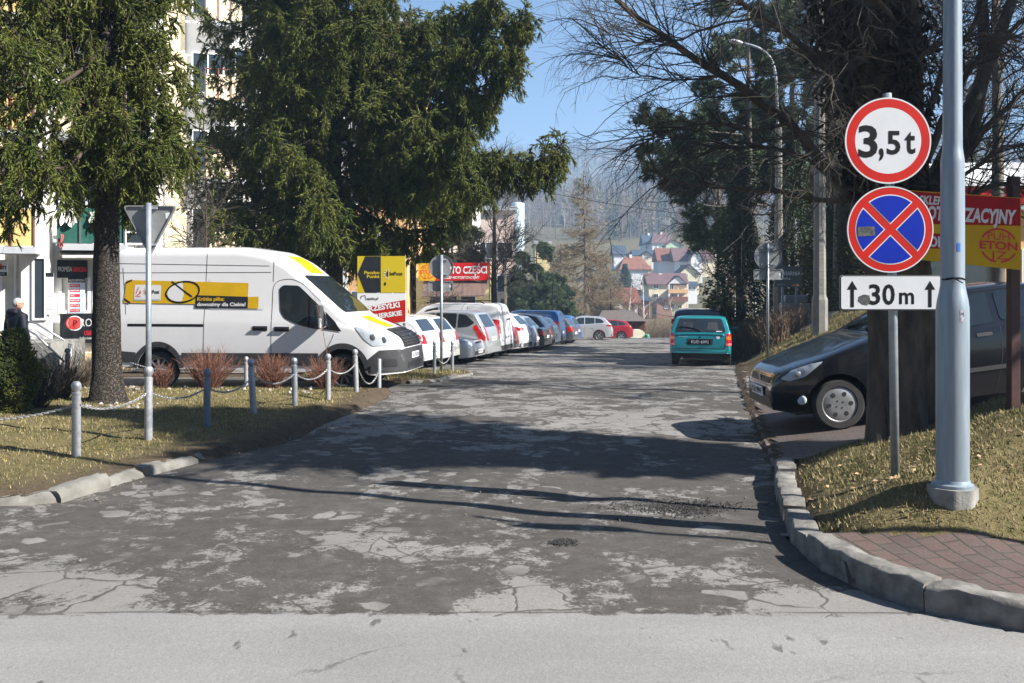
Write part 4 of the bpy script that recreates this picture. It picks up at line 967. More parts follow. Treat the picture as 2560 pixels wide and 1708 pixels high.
def signdisc(u, v, name):
    c = at(u, v, SD-.05); r = 197/2*K/SS; M_ = FRONT(c)
    mb = MB(); disc(mb, r, -.012, .012, M_); d = mb.build(name, MT['sign_back'], T, auto=40, off=base)
    return c, r, M_, d
c, r, M_, d1 = signdisc(2038, 323, 'weight_limit_disc')
mb = MB(); flat(mb, circle(r*.765, 64), .0016, M_); mb.build('white_field', MT['white_sign'], d1, off=base)
mb = MB(); ringm(mb, r*.765, r*.965, .0016, M_); mb.build('red_ring', MT['red_sign'], d1, off=base)
mb = MB(); ringm(mb, r*.965, r*.998, .0016, M_); mb.build('white_edge', MT['white_sign'], d1, off=base)
p2 = lambda u, v: ((u-2038)*K/SS, -(v-323)*K/SS)
mb = MB(); M3 = M_ @ Matrix.Translation((0, 0, .0034))
for s_, x0, x1, y0, h in (('3', 1970, 2014, 360, 70), (',', 2017, 2028, 356, 70), ('5', 2035, 2066, 354, 52), ('t', 2076, 2100, 352, 62)):
    a = p2(x0, y0); b_ = p2(x1, y0); text_fit(mb, s_, a[0], b_[0], a[1]+.004, h*K/SS*(1 if s_ != 't' else .93), M3, bold=.022)
mb.build('lettering', MT['black'], d1, off=base)
c, r, M_, d2 = signdisc(2043, 527, 'no_stopping_disc')
mb = MB(); flat(mb, circle(r*.99, 64), .0016, M_); mb.build('red_field', MT['red_sign'], d2, off=base)
mb = MB(); ringm(mb, r*.972, r*.998, .0030, M_); mw = MB(); mbl = MB()
half = .085*r
for k in range(4):
    a0 = 45+90*k
    for mesh_, ri, hh, z in ((mw, .81, half, .0030), (mbl, .785, half+.022*r, .0046)):
        # one quadrant between the two diagonal bars
        an = math.degrees(math.asin(hh/(ri*r))); P = [(hh*math.sqrt(2)*math.cos(R(a0+45)), hh*math.sqrt(2)*math.sin(R(a0+45)))]
        P += [(ri*r*math.cos(R(a0+an+(90-2*an)*i/16)), ri*r*math.sin(R(a0+an+(90-2*an)*i/16))) for i in range(17)]
        flat(mesh_, P, z, M_)
mw.v += []; 
mb.build('white_edge', MT['white_sign'], d2, off=base); mw.build('white_outline', MT['white_sign'], d2, off=base); mbl.build('blue_field', MT['blue_sign'], d2, off=base)
mk('worn', (.10, .105, .09), .9, (.03, .033, .045), 40)
mb = MB(); flat(mb, roundpoly([(x*K/SS, -y*K/SS) for x, y in ((-74, -6), (-36, -7), (-35, 14), (-75, 16))], .01), .0062, M_); mb.build('sticker_residue', MT['worn'], d2, off=base)
c = at(2044.5, 672, SD-.05); M_ = FRONT(c); w, h = 233*K/SS, 80*K/SS
mb = MB(); mb.prism(rrect(w, h, .022), .012, M_ @ Matrix.Translation((0, 0, -.012))); d3 = mb.build('distance_plate', MT['sign_back'], T, off=base)
mb = MB(); flat(mb, rrect(w*.99, h*.98, .021), .0015, M_); mb.build('black_border', MT['black'], d3, off=base)
mb = MB(); flat(mb, rrect(w*.99-.012, h*.98-.012, .017), .0030, M_); mb.build('white_field', MT['white_sign'], d3, off=base)
px = lambda u, v: ((u-2044.5)*K/SS, -(v-672)*K/SS)
mb = MB(); M3 = M_ @ Matrix.Translation((0, 0, .0045))
for cu in (1956, 2133):
    flat(mb, [px(cu-4, 705), px(cu+4, 705), px(cu+4, 665), px(cu+12, 665), px(cu, 645), px(cu-12, 665), px(cu-4, 665)], 0, M3)
for s_, x0, x1, y0, hh in (('3', 1994, 2020, 698, 45), ('0', 2025, 2053, 698, 45), ('m', 2063, 2097, 697, 29)):
    text_fit(mb, s_, px(x0, 0)[0], px(x1, 0)[0], px(0, y0)[1], hh*K/SS*(1 if s_ != 'm' else 1.3), M3, bold=.02)
mb.build('lettering', MT['black'], d3, off=base)
mb = MB(); flat(mb, [px(1972, 680), px(1982, 676), px(1995, 678), px(1997, 692), px(1992, 700), px(1980, 698), px(1970, 690)], .0060, M_); mb.build('sticker_residue', MT['worn'], d3, off=base)
mb = MB()
for v in (260, 385, 470, 590, 655, 690):
    p = at(2047, v, SD-.01); mb.box(p, (.16, .05, .014))
mb.build('bracket', MT['galv_dull'], T, off=base)
# ---- street lamp post
LD = 6.2; LS = F/LD; base = gp(2185, LD)
T = thing('lamp_post', 'nearest grey steel lamp post on a concrete foot, partly hiding the 30 m plate', 'lamp post', base)
b0 = at(2186, 1118, LD); zz = lambda v: at(2190, v, LD).z-b0.z
prof = [(.104, -.05), (.105, 0), (.104, zz(720)), (.103, zz(706)), (.078, zz(655)), (.076, zz(640)), (.074, zz(372)), (.062, zz(340)), (.0615, zz(330)), (.058, zz(0)), (.045, 7.5)]
prof = [(.104, -.05), (.105, 0), (.1045, zz(720)), (.103, zz(706)), (.096, zz(688)), (.084, zz(668)), (.077, zz(655)), (.076, zz(640)), (.075, zz(374)), (.073, zz(366)), (.066, zz(350)), (.0625, zz(340)), (.062, zz(330)), (.058, zz(0)), (.045, 7.5)]
mb = MB(); mb.lathe(prof, 32, Matrix.Translation(b0)); mb.build('shaft', MT['lamp_grey'], T, auto=35, off=base)
mb = MB(); mb.prism(roundpoly([(.165*math.cos(R(22.5+45*i)), .165*math.sin(R(22.5+45*i))) for i in range(8)], .03), .13, Matrix.Translation(b0+Vector((0, 0, -.125)))); mb.build('foot', MT['concrete'], T, off=base)
mb = MB(); mb.lathe([(.132, 0), (.132, .02), (.115, .03), (.108, .05)], 32, Matrix.Translation(b0+Vector((0, 0, .005)))); mb.build('base_collar', MT['lamp_grey'], T, auto=40, off=base)
mb = MB(); zt = at(0, 640, LD).z
mb.tube([b0+Vector((.078*math.cos(a), .078*math.sin(a), zt-b0.z+.006*math.sin(3*a))) for a in np.linspace(R(190), R(352), 14)], .005, 6)
mb.tube([b0+Vector((-.07, -.05, zt-b0.z)), b0+Vector((-.03, -.085, zt-b0.z+.005)), b0+Vector((.02, -.10, zt-b0.z-.03))], .004, 5); mb.build('cable_tie', MT['black'], T, off=base)
def wrap(name, u0, u1, v0, v1, r, mat, T, dr=.0015):
    mb = MB(); n = 6; vs = []; cx = b0.x; off_ = [((ux(u, LD-r)-cx)/(r+dr)) for u in np.linspace(u0, u1, n)]
    for o in off_:
        a = math.asin(clamp(o, -.99, .99)); x, y = cx+(r+dr)*math.sin(a), LD-(r+dr)*math.cos(a)
        vs += [(x, y, at(0, v0, LD-r).z), (x, y, at(0, v1, LD-r).z)]
    mb.add(vs, [(2*i, 2*i+1, 2*i+3, 2*i+2) for i in range(n-1)]); mb.build(name, mat, T, off=base)
b0 = Vector((at(2188, 1118, LD).x, LD, b0.z))
wrap('sticker', 2203, 2212, 713, 740, .104, M('sticker', (.42, .40, .45), .5, (.04, .03, .07), 60), T)
wrap('sticker', 2196, 2204, 558, 577, .076, M('sticker_blue', (.03, .14, .55), .5), T)
# ---- concrete poles
def cpole(label, u, v0, v1, w0, w1, d, vb, wbase, extra=None):
    base = gp(u, d); s = F/d; T = thing('utility_pole', label, 'utility pole', base)
    mb = MB(); zb = at(0, vb, d).z-base.z; z1 = at(0, v1, d).z-base.z; a, b_, c_ = wbase*K/s/2, w0*K/s/2, w1*K/s/2
    prof = [(a*1.3, -.2), (a*1.28, zb), (b_*1.3, zb+.12), (c_*1.3, z1)]; vs = []; fs = []
    dx = (at(u, 0, d).x-base.x)
    mb.lathe(prof, 8, Matrix.Translation(base) @ Matrix.Rotation(R(22.5), 4, 'Z')); mb.build('shaft', MT['pole_concrete'], T, off=base)
    mb = MB(); zc = zb+.2
    while zc < z1:                                        # cast ribs
        rr = (b_+(c_-b_)*(zc-zb)/(z1-zb))*1.3+.003
        mb.lathe([(rr-.003, -.012), (rr+.001, -.006), (rr+.001, .006), (rr-.003, .012)], 8, Matrix.Translation(base+Vector((0, 0, zc))) @ Matrix.Rotation(R(22.5), 4, 'Z')); zc += .11
    mb.build('ribs', MT['pole_concrete'], T, off=base)
    return T, base
cpole('nearest concrete utility pole, tall and ribbed, on the grassy bank', 1881, 780, -40, 22, 15, 24, 688, 28)
T, base = cpole('second concrete utility pole with a curved street lamp arm', 1787, 752, 285, 16, 11, 29.5, 655, 20)
d = 29.5; mb = MB(); pts = [at(1785, 300, d), at(1783, 200, d), at(1779, 160, d), at(1768, 128, d), at(1748, 112, d), at(1720, 102, d), at(1700, 99, d)]
mb.tube(resamp(pts, 20), .045, 8); mb.build('lamp_arm', MT['galv'], T, True, off=base)
mb = MB(); mb.sphere((0, 0, 0), 1, 10, plane(at(1688, 96, d), (1, 0, -.2)) @ Matrix.Diagonal((.26, .07, .11, 1))); mb.build('lamp_head', MT['white_sign'], T, True, off=base)
# thin far poles
for u, v0, v1, d, lb in ((1402, 790, 662, 92, 'thin dark pole standing by the wooden shelter'), (1268, 780, 650, 70, 'dark post among the pines behind the parked cars'), (1686, 745, 678, 44, 'thin pale post by the ivy clad trunk')):
    p = at(u, v0, d); q_ = at(u, v1, d); mb = MB(); mb.tube([p, q_], .07 if d > 50 else .05, 8); tag(mb.build('post', MT['galv_dull'] if u > 1500 else MT['black'], off=p), lb, 'post').location = p
# ---- signs seen from behind
def backsign(label, u, vb, vt, uc, vc, dia, plate, d, tilt=0):
    base = gp(u, d); s = F/d; T = thing('traffic_sign', label, 'traffic sign', base, group=None)
    mb = MB(); mb.tube([base-Vector((0, 0, .1)), at(u, vt, d)], .034 if d > 15 else .03, 12); mb.build('pole', MT['galv'], T, True, off=base)
    if dia:
        c = at(uc, vc, d+.05); M_ = FRONT(c); r = dia*K/s/2
        mb = MB(); disc(mb, r, 0, .004, M_, 48); ringm(mb, r*.975, r, .022, M_); n = 48
        for i in range(n):
            a, b_ = 2*math.pi*i/n, 2*math.pi*(i+1)/n
            mb.add([(r*math.cos(a), r*math.sin(a), 0), (r*math.cos(b_), r*math.sin(b_), 0), (r*math.cos(b_), r*math.sin(b_), .022), (r*math.cos(a), r*math.sin(a), .022)], [(0, 1, 2, 3)], M_)
        dd = mb.build('sign_disc', MT['sign_back'], T, off=base)
        mb = MB(); flat(mb, rrect(.05, .06, .004, c=(-r*.7, -r*.1) if u > 1500 else (r*.8, -.02)), .006, M_); mb.build('label', MT['paper'], dd, off=base)
        mb = MB(); 
        for dz in (-.6*r, .6*r): mb.box((0, dz, .02), (r*1.0, .03, .03), M_)
        mb.build('bracket', MT['galv_dull'], T, off=base)
    if plate:
        u0, u1, v0, v1 = plate; M_ = FRONT(at((u0+u1)/2, (v0+v1)/2, d+.05)); w, h = (u1-u0)*K/s, (v1-v0)*K/s
        mb = MB(); mb.prism(rrect(w, h, .03), .005, M_)
        e = .018
        for (cx, cy, sx_, sy_) in ((0, h/2-e/2, w-.04, e), (0, -h/2+e/2, w-.04, e), (w/2-e/2, 0, e, h-.08), (-w/2+e/2, 0, e, h-.08)): mb.box((cx, cy, .012), (sx_, sy_, .02), M_)
        dd = mb.build('plate', MT['sign_back'], T, off=base)
        mb = MB(); flat(mb, rrect(.05, .06, .004, c=(w*.38, 0)), .007, M_); mb.build('label', MT['paper'], dd, off=base)
    return T, base
backsign('back of a round sign with small plate on the right bank', 1762, 815, 558, 1762, 588, 63, (1729, 1797, 618, 642), 24)
backsign('back of a round sign with small plate in front of the red and yellow banner', 1013, 835, 585, 1013, 613, 56, (983, 1040, 645, 669), 21.4)
YD = 10.06; T, base = backsign('back of a triangular yield sign on a pole among the chain bollards', 341, 1018, 466, 0, 0, 0, None, YD)
s = F/YD; M_ = FRONT(at(345.5, 500, YD+.05)); yq = lambda u, v: ((u-345.5)*K/s, -(v-500)*K/s)
tri = roundpoly([yq(283, 472), yq(345.5, 590), yq(408, 472)], .05, 6)
mb = MB(); mb.prism(tri, .004, M_)
n = len(tri)
for i in range(n):
    a, b_ = tri[i], tri[(i+1) % n]; mb.add([(a[0], a[1], .004), (b_[0], b_[1], .004), (b_[0], b_[1], .024), (a[0], a[1], .024)], [(0, 1, 2, 3)], M_)
    k = .93; mb.add([(a[0], a[1], .024), (b_[0], b_[1], .024), (b_[0]*k, b_[1]*k-.004, .024), (a[0]*k, a[1]*k-.004, .024)], [(0, 1, 2, 3)], M_)
dd = mb.build('sign_triangle', MT['sign_back'], T, off=base)
mb = MB(); flat(mb, [yq(380, 489), yq(391, 488), yq(392, 502), yq(381, 503)], .007, M_); mb.build('label', MT['paper'], dd, off=base)
mb = MB(); mb.box(yq(345, 478)+(.02,), (.17, .025, .03), M_); mb.box(yq(345, 562)+(.02,), (.15, .025, .03), M_); mb.build('bracket', MT['galv_dull'], T, off=base)
mb = MB(); mb.lathe([(.042, -.1), (.042, .66), (.038, .685), (.030, .69), (.034, .70), (.048, .73), (.051, .755), (.044, .785), (.032, .80)], 18, Matrix.Translation(base)); mb.build('collar', MT['silver_paint'], T, auto=40, off=base)
# ---- chain bollards
BO = []
def bollard(u, d, h=.70, mat='silver_paint', label='', lean=0, ball=True, r=.042, ground=None):
    base = gp(u, d); T = thing('bollard', label, 'bollard', base, group='chain bollards'); T.rotation_euler = (0, R(lean), 0)
    mb = MB(); mb.lathe([(r, -.1), (r, h-.10), (r*1.0, h-.095)] if ball else [(r, -.1), (r, h-.01), (r*.9, h)], 18); mb.build('post', MT[mat], T, auto=40)
    if ball:
        mb = MB(); mb.lathe([(r*1.06, h-.105), (r*1.06, h-.085), (r*.7, h-.08), (r*.72, h-.07), (r*1.05, h-.045), (r*1.14, h-.02), (r*1.0, h+.008), (r*.6, h+.026), (r*.1, h+.03)], 18); mb.build('ball_cap', MT[mat], T, auto=60)
    mb = MB(); mb.lathe([(.006, -.05), (.012, -.048), (.012, .048), (.006, .05)], 8, Matrix.Translation((0, 0, h-.20)) @ Matrix.Rotation(R(90), 4, 'Y')); mb.build('chain_eye', MT['chain'], T)
    BO.append(base+Vector((0, 0, h-.2))); return T
def chain(a, b, sag, label):
    L = (b-a).length; n = int(L/.028); mb = MB()
    for i in range(n):
        t = (i+.5)/n; p = a+(b-a)*t; p = p+Vector((0, 0, -4*sag*t*(1-t)))
        t2 = t+.01; dr = ((a+(b-a)*t2)+Vector((0, 0, -4*sag*t2*(1-t2)))-p).normalized()
        M_ = Matrix.Translation(p) @ dr.to_track_quat('X', 'Z').to_matrix().to_4x4() @ Matrix.Rotation(R(90*(i % 2)+25), 4, 'X')
        ring = [(.021*math.cos(k*math.pi/4), .011*math.sin(k*math.pi/4), 0) for k in range(9)]
        mb.tube([M_ @ Vector(q_) for q_ in ring], .0048, 4, False)
    o = mb.build('chain', MT['chain'], off=a); o.location = a; tag(o, label, 'chain', 'chains between the bollards')
bollard(175, 9.06, .71, label='nearest silver bollard, left of the yield sign pole')
ypole = gp(341, YD)+Vector((0, 0, .52))
bollard(475, 11.27, .68, 'blue_paint', 'dark blue grey bollard, first right of the yield sign pole')
bollard(582, 12.3, .71, 'galv', 'bluish bollard leaning slightly, second right of the yield sign pole', lean=-3)
bollard(677, 13.5, .67, 'galv', 'pale bollard in front of the van middle, third right of the yield sign pole', lean=-1)
bollard(753, 14.4, .69, label='pale bollard below the van door, rusty at the foot')
bollard(818, 15.6, .69, label='pale bollard overlapping the van front wheel', lean=-2)
bollard(870, 16.5, .52, 'galv_dull', 'bollard without ball cap beside the van front bumper', ball=False, r=.038)
def pole_pt(i): return BO[i]
left_off = Vector((-5.6, 8.55, BO[0].z+.02))
chain(left_off, BO[0], .12, 'chain running left out of view from the nearest bollard')
chain(BO[0], ypole, .10, 'chain from the nearest bollard to the yield sign pole')
chain(ypole, BO[1], .10, 'chain from the yield sign pole to the dark blue grey bollard')
for i, lb in ((1, 'chain right of the dark blue grey bollard'), (2, 'chain between the leaning bluish bollard and the next'), (3, 'chain below the van sill, before its door'), (4, 'chain from the rusty footed bollard to the van front wheel'), (5, 'deep hanging chain in front of the van front wheel')):
    chain(BO[i], BO[i+1], .13 if i < 5 else .30, lb)
n0 = len(BO)
bollard(565, 16.6, .62, label='silver bollard half hidden behind the red bushes', r=.036)
bollard(155, 18.3, .68, 'blue_paint', 'dark bollard by the stair railing', r=.05)
chain(gp(300, 17.2)+Vector((0, 0, .5)), gp(385, 16.9)+Vector((0, 0, .38)), .03, 'chain behind the thick trunk')
i0 = len(BO); bollard(997, 20.2, .70, 'galv', 'bollard on the grass island, left of the round sign', r=.036); bollard(1038, 21.6, .68, 'galv', 'bollard on the grass island, right of the round sign', r=.036)
chain(BO[i0], BO[i0+1], .28, 'slack chain on the grass island')
# ---- advertising boards
def board(name, label, cat, c00, c10, h, thick=.05, parts=(), legs=(), T=None):
    pass
BD = 21.0; s = F/BD; base = gp(875, BD)
T = thing('signboard', 'yellow parcel point board over a white and red courier board, behind the van', 'signboard', base)
M_ = FRONT(at(820, 672, BD)); q3 = lambda u, v: ((u-820)*K/s, -(v-672)*K/s)
mb = MB(); mb.prism([q3(820, 672), q3(930, 672), q3(930, 588), q3(820, 588)], .05, M_ @ Matrix.Translation((0, 0, -.05))); up_ = mb.build('upper_panel', MT['yellow2'], T, off=base)
mb = MB(); flat(mb, [q3(820.5, 629), q3(838, 588.5), q3(874, 588.5), q3(874, 671.5), q3(838, 671.5)], .003, M_); mb.build('arrow_field', MT['charcoal'], up_, off=base)
mb = MB(); M3 = M_ @ Matrix.Translation((0, 0, .006))
text_fit(mb, 'Paczko', q3(836, 0)[0], q3(871, 0)[0], q3(0, 629)[1], 7*K/s, M3, .03); text_fit(mb, 'Punkt', q3(842, 0)[0], q3(871, 0)[0], q3(0, 638)[1], 7*K/s, M3, .03); mb.build('lettering', MT['yellow2'], up_, off=base)
mb = MB(); text_fit(mb, 'InPost', q3(895, 0)[0], q3(924, 0)[0], q3(0, 632)[1], 8*K/s, M3, .02); flat(mb, [q3(882, 648), q3(886, 648), q3(886, 655), q3(882, 655)], .006, M_); mb.build('lettering', MT['charcoal'], up_, off=base)
def sunlogo(mb, cx, cy, r, z, M_):
    a = [(cx+r*math.cos(R(t_)), cy+r*math.sin(R(t_))) for t_ in range(110, 251, 14)]+[(cx-r*.35+r*.75*math.cos(R(t_)), cy+r*.85*math.sin(R(t_))) for t_ in range(240, 119, -14)]
    flat(mb, a, z, M_)
    for t_ in range(100, 261, 32):
        d_ = Vector((math.cos(R(t_)), math.sin(R(t_)))); n_ = Vector((-d_.y, d_.x))*r*.12; p, q_ = d_*r*1.25, d_*r*1.75
        flat(mb, [(cx+x.x, cy+x.y) for x in (p-n_, p+n_, q_+n_, q_-n_)], z, M_)
mb = MB(); cx, cy = q3(893, 629); sunlogo(mb, cx, cy, 7*K/s, .006, M_); mb.build('sun_logo', MT['white_print'], up_, off=base)
mb = MB(); mb.prism([q3(820, 742), q3(931, 742), q3(931, 673), q3(820, 673)], .04, M_ @ Matrix.Translation((0, 0, -.045))); lo_ = mb.build('lower_panel', MT['white_print'], T, off=base)
mb = MB(); flat(mb, [q3(830, 742), q3(830, 706), q3(930.6, 688), q3(930.6, 738), q3(900, 742)], -.002, M_); mb.build('red_field', MT['red_sign'], lo_, off=base)
mb = MB(); M4 = M_ @ Matrix.Translation((0, 0, .001)) @ Matrix.Rotation(R(8), 4, 'Z')
def sl_text(t_, u0, u1, v, h):
    a, b_ = Vector((*q3(u0, v), 0)), Vector((*q3(u1, v-(u1-u0)*.14), 0)); Mr = M_ @ Matrix.Translation((a.x, a.y, .001)) @ Matrix.Rotation(R(8), 4, 'Z')
    text_fit(mb, t_, 0, (b_-a).length, 0, h*K/s, Mr, .04)
sl_text('PRZESYŁKI', 838, 918, 716, 12); sl_text('KURIERSKIE', 838, 923, 735, 11); mb.build('lettering', MT['white_print'], lo_, off=base)
mb = MB(); text_fit(mb, 'epaka.pl', q3(842, 0)[0], q3(868, 0)[0], q3(0, 688)[1], 6*K/s, M_ @ Matrix.Translation((0, 0, .001)), .02)
for e_ in (([q3(829, 680), q3(838, 678)]), ([q3(838, 678), q3(840, 689)]), ([q3(829, 680), q3(828, 686)])):
    a, b_ = Vector(e_[0]), Vector(e_[1]); n_ = Vector((-(b_-a).y, (b_-a).x)).normalized()*.006; flat(mb, [a-n_, b_-n_, b_+n_, a+n_], .001, M_)
mb.build('logo', MT['charcoal'], lo_, off=base)
mb = MB()
for u in (823, 927): mb.box((at(u, 700, BD).x, BD+.05, (at(u, 600, BD).z+base.z)/2-.1), (.06, .05, at(u, 600, BD).z-base.z+.2))
mb.build('frame', MT['galv_dull'], T, off=base)
def eton(mb, c, r, M_, z=0):
    """round emblem: PUH over ETON over JZ inside a broken ring"""
    x, y = c
    for a0, a1 in ((25, 155), (205, 262), (278, 335)): 
        n = 14; P = [(x+r*math.cos(R(a0+(a1-a0)*i/n)), y+r*math.sin(R(a0+(a1-a0)*i/n))) for i in range(n+1)]+[(x+r*.9*math.cos(R(a1-(a1-a0)*i/n)), y+r*.9*math.sin(R(a1-(a1-a0)*i/n))) for i in range(n+1)]
        flat(mb, P, z, M_)
    Mz = M_ @ Matrix.Translation((0, 0, z))
    text_fit(mb, 'PUH', x-r*.58, x+r*.58, y+r*.32, r*.42, Mz, .0); text_fit(mb, 'ETON', x-r*1.0, x+r*1.0, y-r*.22, r*.46, Mz, .03); text_fit(mb, 'JZ', x-r*.45, x+r*.45, y-r*.80, r*.46, Mz, .0)
# shop board on the right, on a brown post
RD = 8.15; s = F/RD; base = gp(2328, RD)
T = thing('signboard', 'red and yellow car parts shop board on a brown post, right edge', 'signboard', base)
M_ = plane(at(2095, 600, RD+.05), (at(2320, 604, RD-.05)-at(2095, 590, RD+.15)).normalized(), (0, 0, 1)); q3 = lambda u, v: ((u-2095)*K/s, -(v-600)*K/s)
mb = MB(); mb.prism([q3(2078, 594), q3(2321, 604), q3(2321, 442), q3(2078, 436)], .03, M_ @ Matrix.Translation((0, 0, -.03))); pn = mb.build('panel', MT['yellow'], T, off=base)
mb = MB(); flat(mb, [q3(2096, 513), q3(2320, 505), q3(2320, 443), q3(2135, 440), q3(2079, 437), q3(2079, 514)], .002, M_); mb.build('red_field', MT['red_banner_dark'], pn, off=base)
mb = MB(); M3 = M_ @ Matrix.Translation((0, 0, .004)); 
text_fit(mb, 'SKLEP', q3(2108, 0)[0], q3(2158, 0)[0], q3(0, 466)[1], 19*K/s, M3, .035, shear=.2); text_fit(mb, 'MOTORYZACYJNY', q3(2106, 0)[0], q3(2312, 0)[0], q3(0, 501)[1], 31*K/s, M3, .04, shear=.2); mb.build('lettering', MT['white_print'], pn, off=base)
mb = MB(); flat(mb, [q3(2096, 570), q3(2172, 566), q3(2172, 532), q3(2096, 534)], .002, M_); mb.build('red_field', MT['red_banner_dark'], pn, off=base)
mb = MB(); text_fit(mb, 'HOL', q3(2112, 0)[0], q3(2160, 0)[0], q3(0, 563)[1], 24*K/s, M3, .04); mb.build('lettering', MT['white_print'], pn, off=base)
mb = MB(); eton(mb, q3(2275, 552), 39*K/s, M_, .004); mb.build('emblem', MT['red_print'], pn, off=base)
mb = MB(); pb = Vector((at(2328, 600, RD).x, RD+.02, base.z-.1)); mb.box((pb.x, pb.y, (pb.z+at(0, 405, RD).z)/2), (.085, .085, at(0, 405, RD).z-pb.z), bev=.008)
mb.box((pb.x-.015, pb.y-.05, at(0, 520, RD).z), (.06, .03, .75), bev=.005)
mb.build('post', M('brown_post', (.075, .03, .026), .6, (.05, .022, .02), 12, bump=.1), T, off=base)
# cafe sign on the bank
CD = 28.5; s = F/CD; base = gp(1815, CD); T = thing('signboard', 'grey cafe signboard with orange arrow behind the second pole', 'signboard', base)
M_ = FRONT(at(1780, 660, CD)); q3 = lambda u, v: ((u-1780)*K/s, -(v-660)*K/s)
mb = MB(); mb.prism([q3(1778, 658), q3(1841, 660), q3(1841, 612), q3(1778, 610)], .04, M_ @ Matrix.Translation((0, 0, -.04))); pn = mb.build('panel', M('slate', (.11, .115, .105), .6, (.09, .095, .09), 3), T, off=base)
mb = MB(); M3 = M_ @ Matrix.Translation((0, 0, .005)); text_fit(mb, 'KAWIARNIA', q3(1780, 0)[0], q3(1837, 0)[0], q3(0, 632)[1], 9*K/s, M3, .02); text_fit(mb, 'Perełka', q3(1785, 0)[0], q3(1814, 0)[0], q3(0, 642)[1], 6*K/s, M3, .0); text_fit(mb, 'tel. 795 11', q3(1783, 0)[0], q3(1801, 0)[0], q3(0, 655)[1], 3*K/s, M3, .0); mb.build('lettering', MT['white_print'], pn, off=base)
mb = MB(); flat(mb, [q3(1817, 653.5), q3(1829, 653.5), q3(1828, 650), q3(1836, 654.5), q3(1828, 659), q3(1829, 655.5), q3(1817, 655.5)], .005, M_); mb.build('arrow', MT['amber'], pn, off=base)
mb = MB()
for u in (1797, 1829): mb.box((at(u, 660, CD).x, CD+.06, (base.z+at(0, 640, CD).z)/2-.1), (.07, .05, at(0, 640, CD).z-base.z+.2))
mb.build('legs', MT['galv_dull'], T, off=base)
cb = gp(1822, 29.2); Tc = thing('planter_box', 'white box with grey lid on the bank under the cafe signboard', 'box', cb)
mb = MB(); mb.box(cb+Vector((0, 0, .32)), (.85, .6, .7), bev=.03); mb.build('box_body', M('box_white', (.5, .5, .48), .7, (.4, .4, .38), 5), Tc, off=cb)
mb = MB(); mb.box(cb+Vector((0, 0, .80)), (.75, .55, .25), bev=.05); mb.build('lid', MT['galv_dull'], Tc, off=cb)
# overhead wires
for (a, b_, r, lb) in ((at(1120, -8, 45), at(1420, 62, 45), .010, 'thin overhead wire crossing the sky'), (at(1180, 425, 80), at(1680, 502, 80), .022, 'overhead wire crossing before the hills'), (at(1500, 718, 120), at(1580, 722, 120), .03, 'low wire in front of the cream house')):
    n = 16; mb = MB(); mb.tube([a+(b_-a)*(i/n)+Vector((0, 0, -.35*4*(i/n)*(1-i/n))) for i in range(n+1)], r, 4); o = mb.build('overhead_wire', MT['black'], off=a); o.location = a; tag(o, lb, 'wire')
# signpost just outside the frame on the right, whose shadow falls over the paving and the road
ob = Vector((5.6, 4.85, .15)); T = thing('traffic_sign', 'signpost standing beyond the right edge, seen only by its thin shadow on the road', 'traffic sign', ob)
mb = MB(); mb.tube([ob-Vector((0, 0, .2)), ob+Vector((0, 0, 4.6))], .03, 10); mb.build('pole', MT['galv'], T, True, off=ob)
mb = MB(); disc(mb, .3, 0, .01, plane(ob+Vector((0, -.04, 4.0)), (1, 0, 0))); mb.build('sign_disc', MT['sign_back'], T, off=ob)
# ================================================================ VEHICLES
def paint(name, col, metal=.0, rough=.35, dirt=.12, coat=.8):
    m, t, b = newmat(name); P = obco(t); n = noise(t, P, 3.5, 6, .65)
    sx = N(t, 'ShaderNodeSeparateXYZ'); t.links.new(P, sx.inputs[0])
    low = N(t, 'ShaderNodeMapRange'); low.inputs[1].default_value = .75; low.inputs[2].default_value = .25; t.links.new(sx.outputs[2], low.inputs[0])
    f = math_(t, 'MULTIPLY', math_(t, 'ADD', math_(t, 'MULTIPLY', low.outputs[0], .8), .15), ramp(t, n, [(.38, 0), (.7, 1)]))
    c = mixc(t, math_(t, 'MULTIPLY', f, dirt*3.2, cl=True), col, (.22, .20, .175)); t.links.new(c, b.inputs['Base Color'])
    b.inputs['Metallic'].default_value = metal; b.inputs['Roughness'].default_value = rough
    b.inputs['Coat Weight'].default_value = coat; b.inputs['Coat Roughness'].default_value = .05; MT[name] = m; return m
paint('p_white', (.74, .74, .75), rough=.4); paint('p_cream', (.58, .58, .52), rough=.4); paint('p_silver', (.50, .52, .54), .55, .33, .06)
paint('p_black', (.006, .007, .010), 0, .22, .008, .6); paint('p_navy', (.012, .02, .05), .2, .3, .06); paint('p_blue', (.02, .12, .36), .3, .3, .06)
paint('p_grey', (.09, .095, .10), .4, .3, .08); paint('p_red', (.30, .012, .02), .2, .3, .06); paint('p_teal', (.012, .24, .27), .25, .3, .05); paint('p_darkred', (.26, .02, .025), .2, .3, .1)
def pch(pts, x): return np.interp(x, [p[0] for p in pts], [p[1] for p in pts])
def smooth_prof(pts, L, sig):
    xs = np.linspace(0, L, 400); z = pch(pts, xs); k = max(1, int(sig/L*400)); ker = np.exp(-.5*(np.arange(-3*k, 3*k+1)/k)**2); ker /= ker.sum()
    pad = np.r_[np.full(3*k, z[0])+(np.arange(-3*k, 0))*(z[1]-z[0]), z, np.full(3*k, z[-1])+np.arange(1, 3*k+1)*(z[-1]-z[-2])]
    return xs, np.convolve(pad, ker, 'valid')
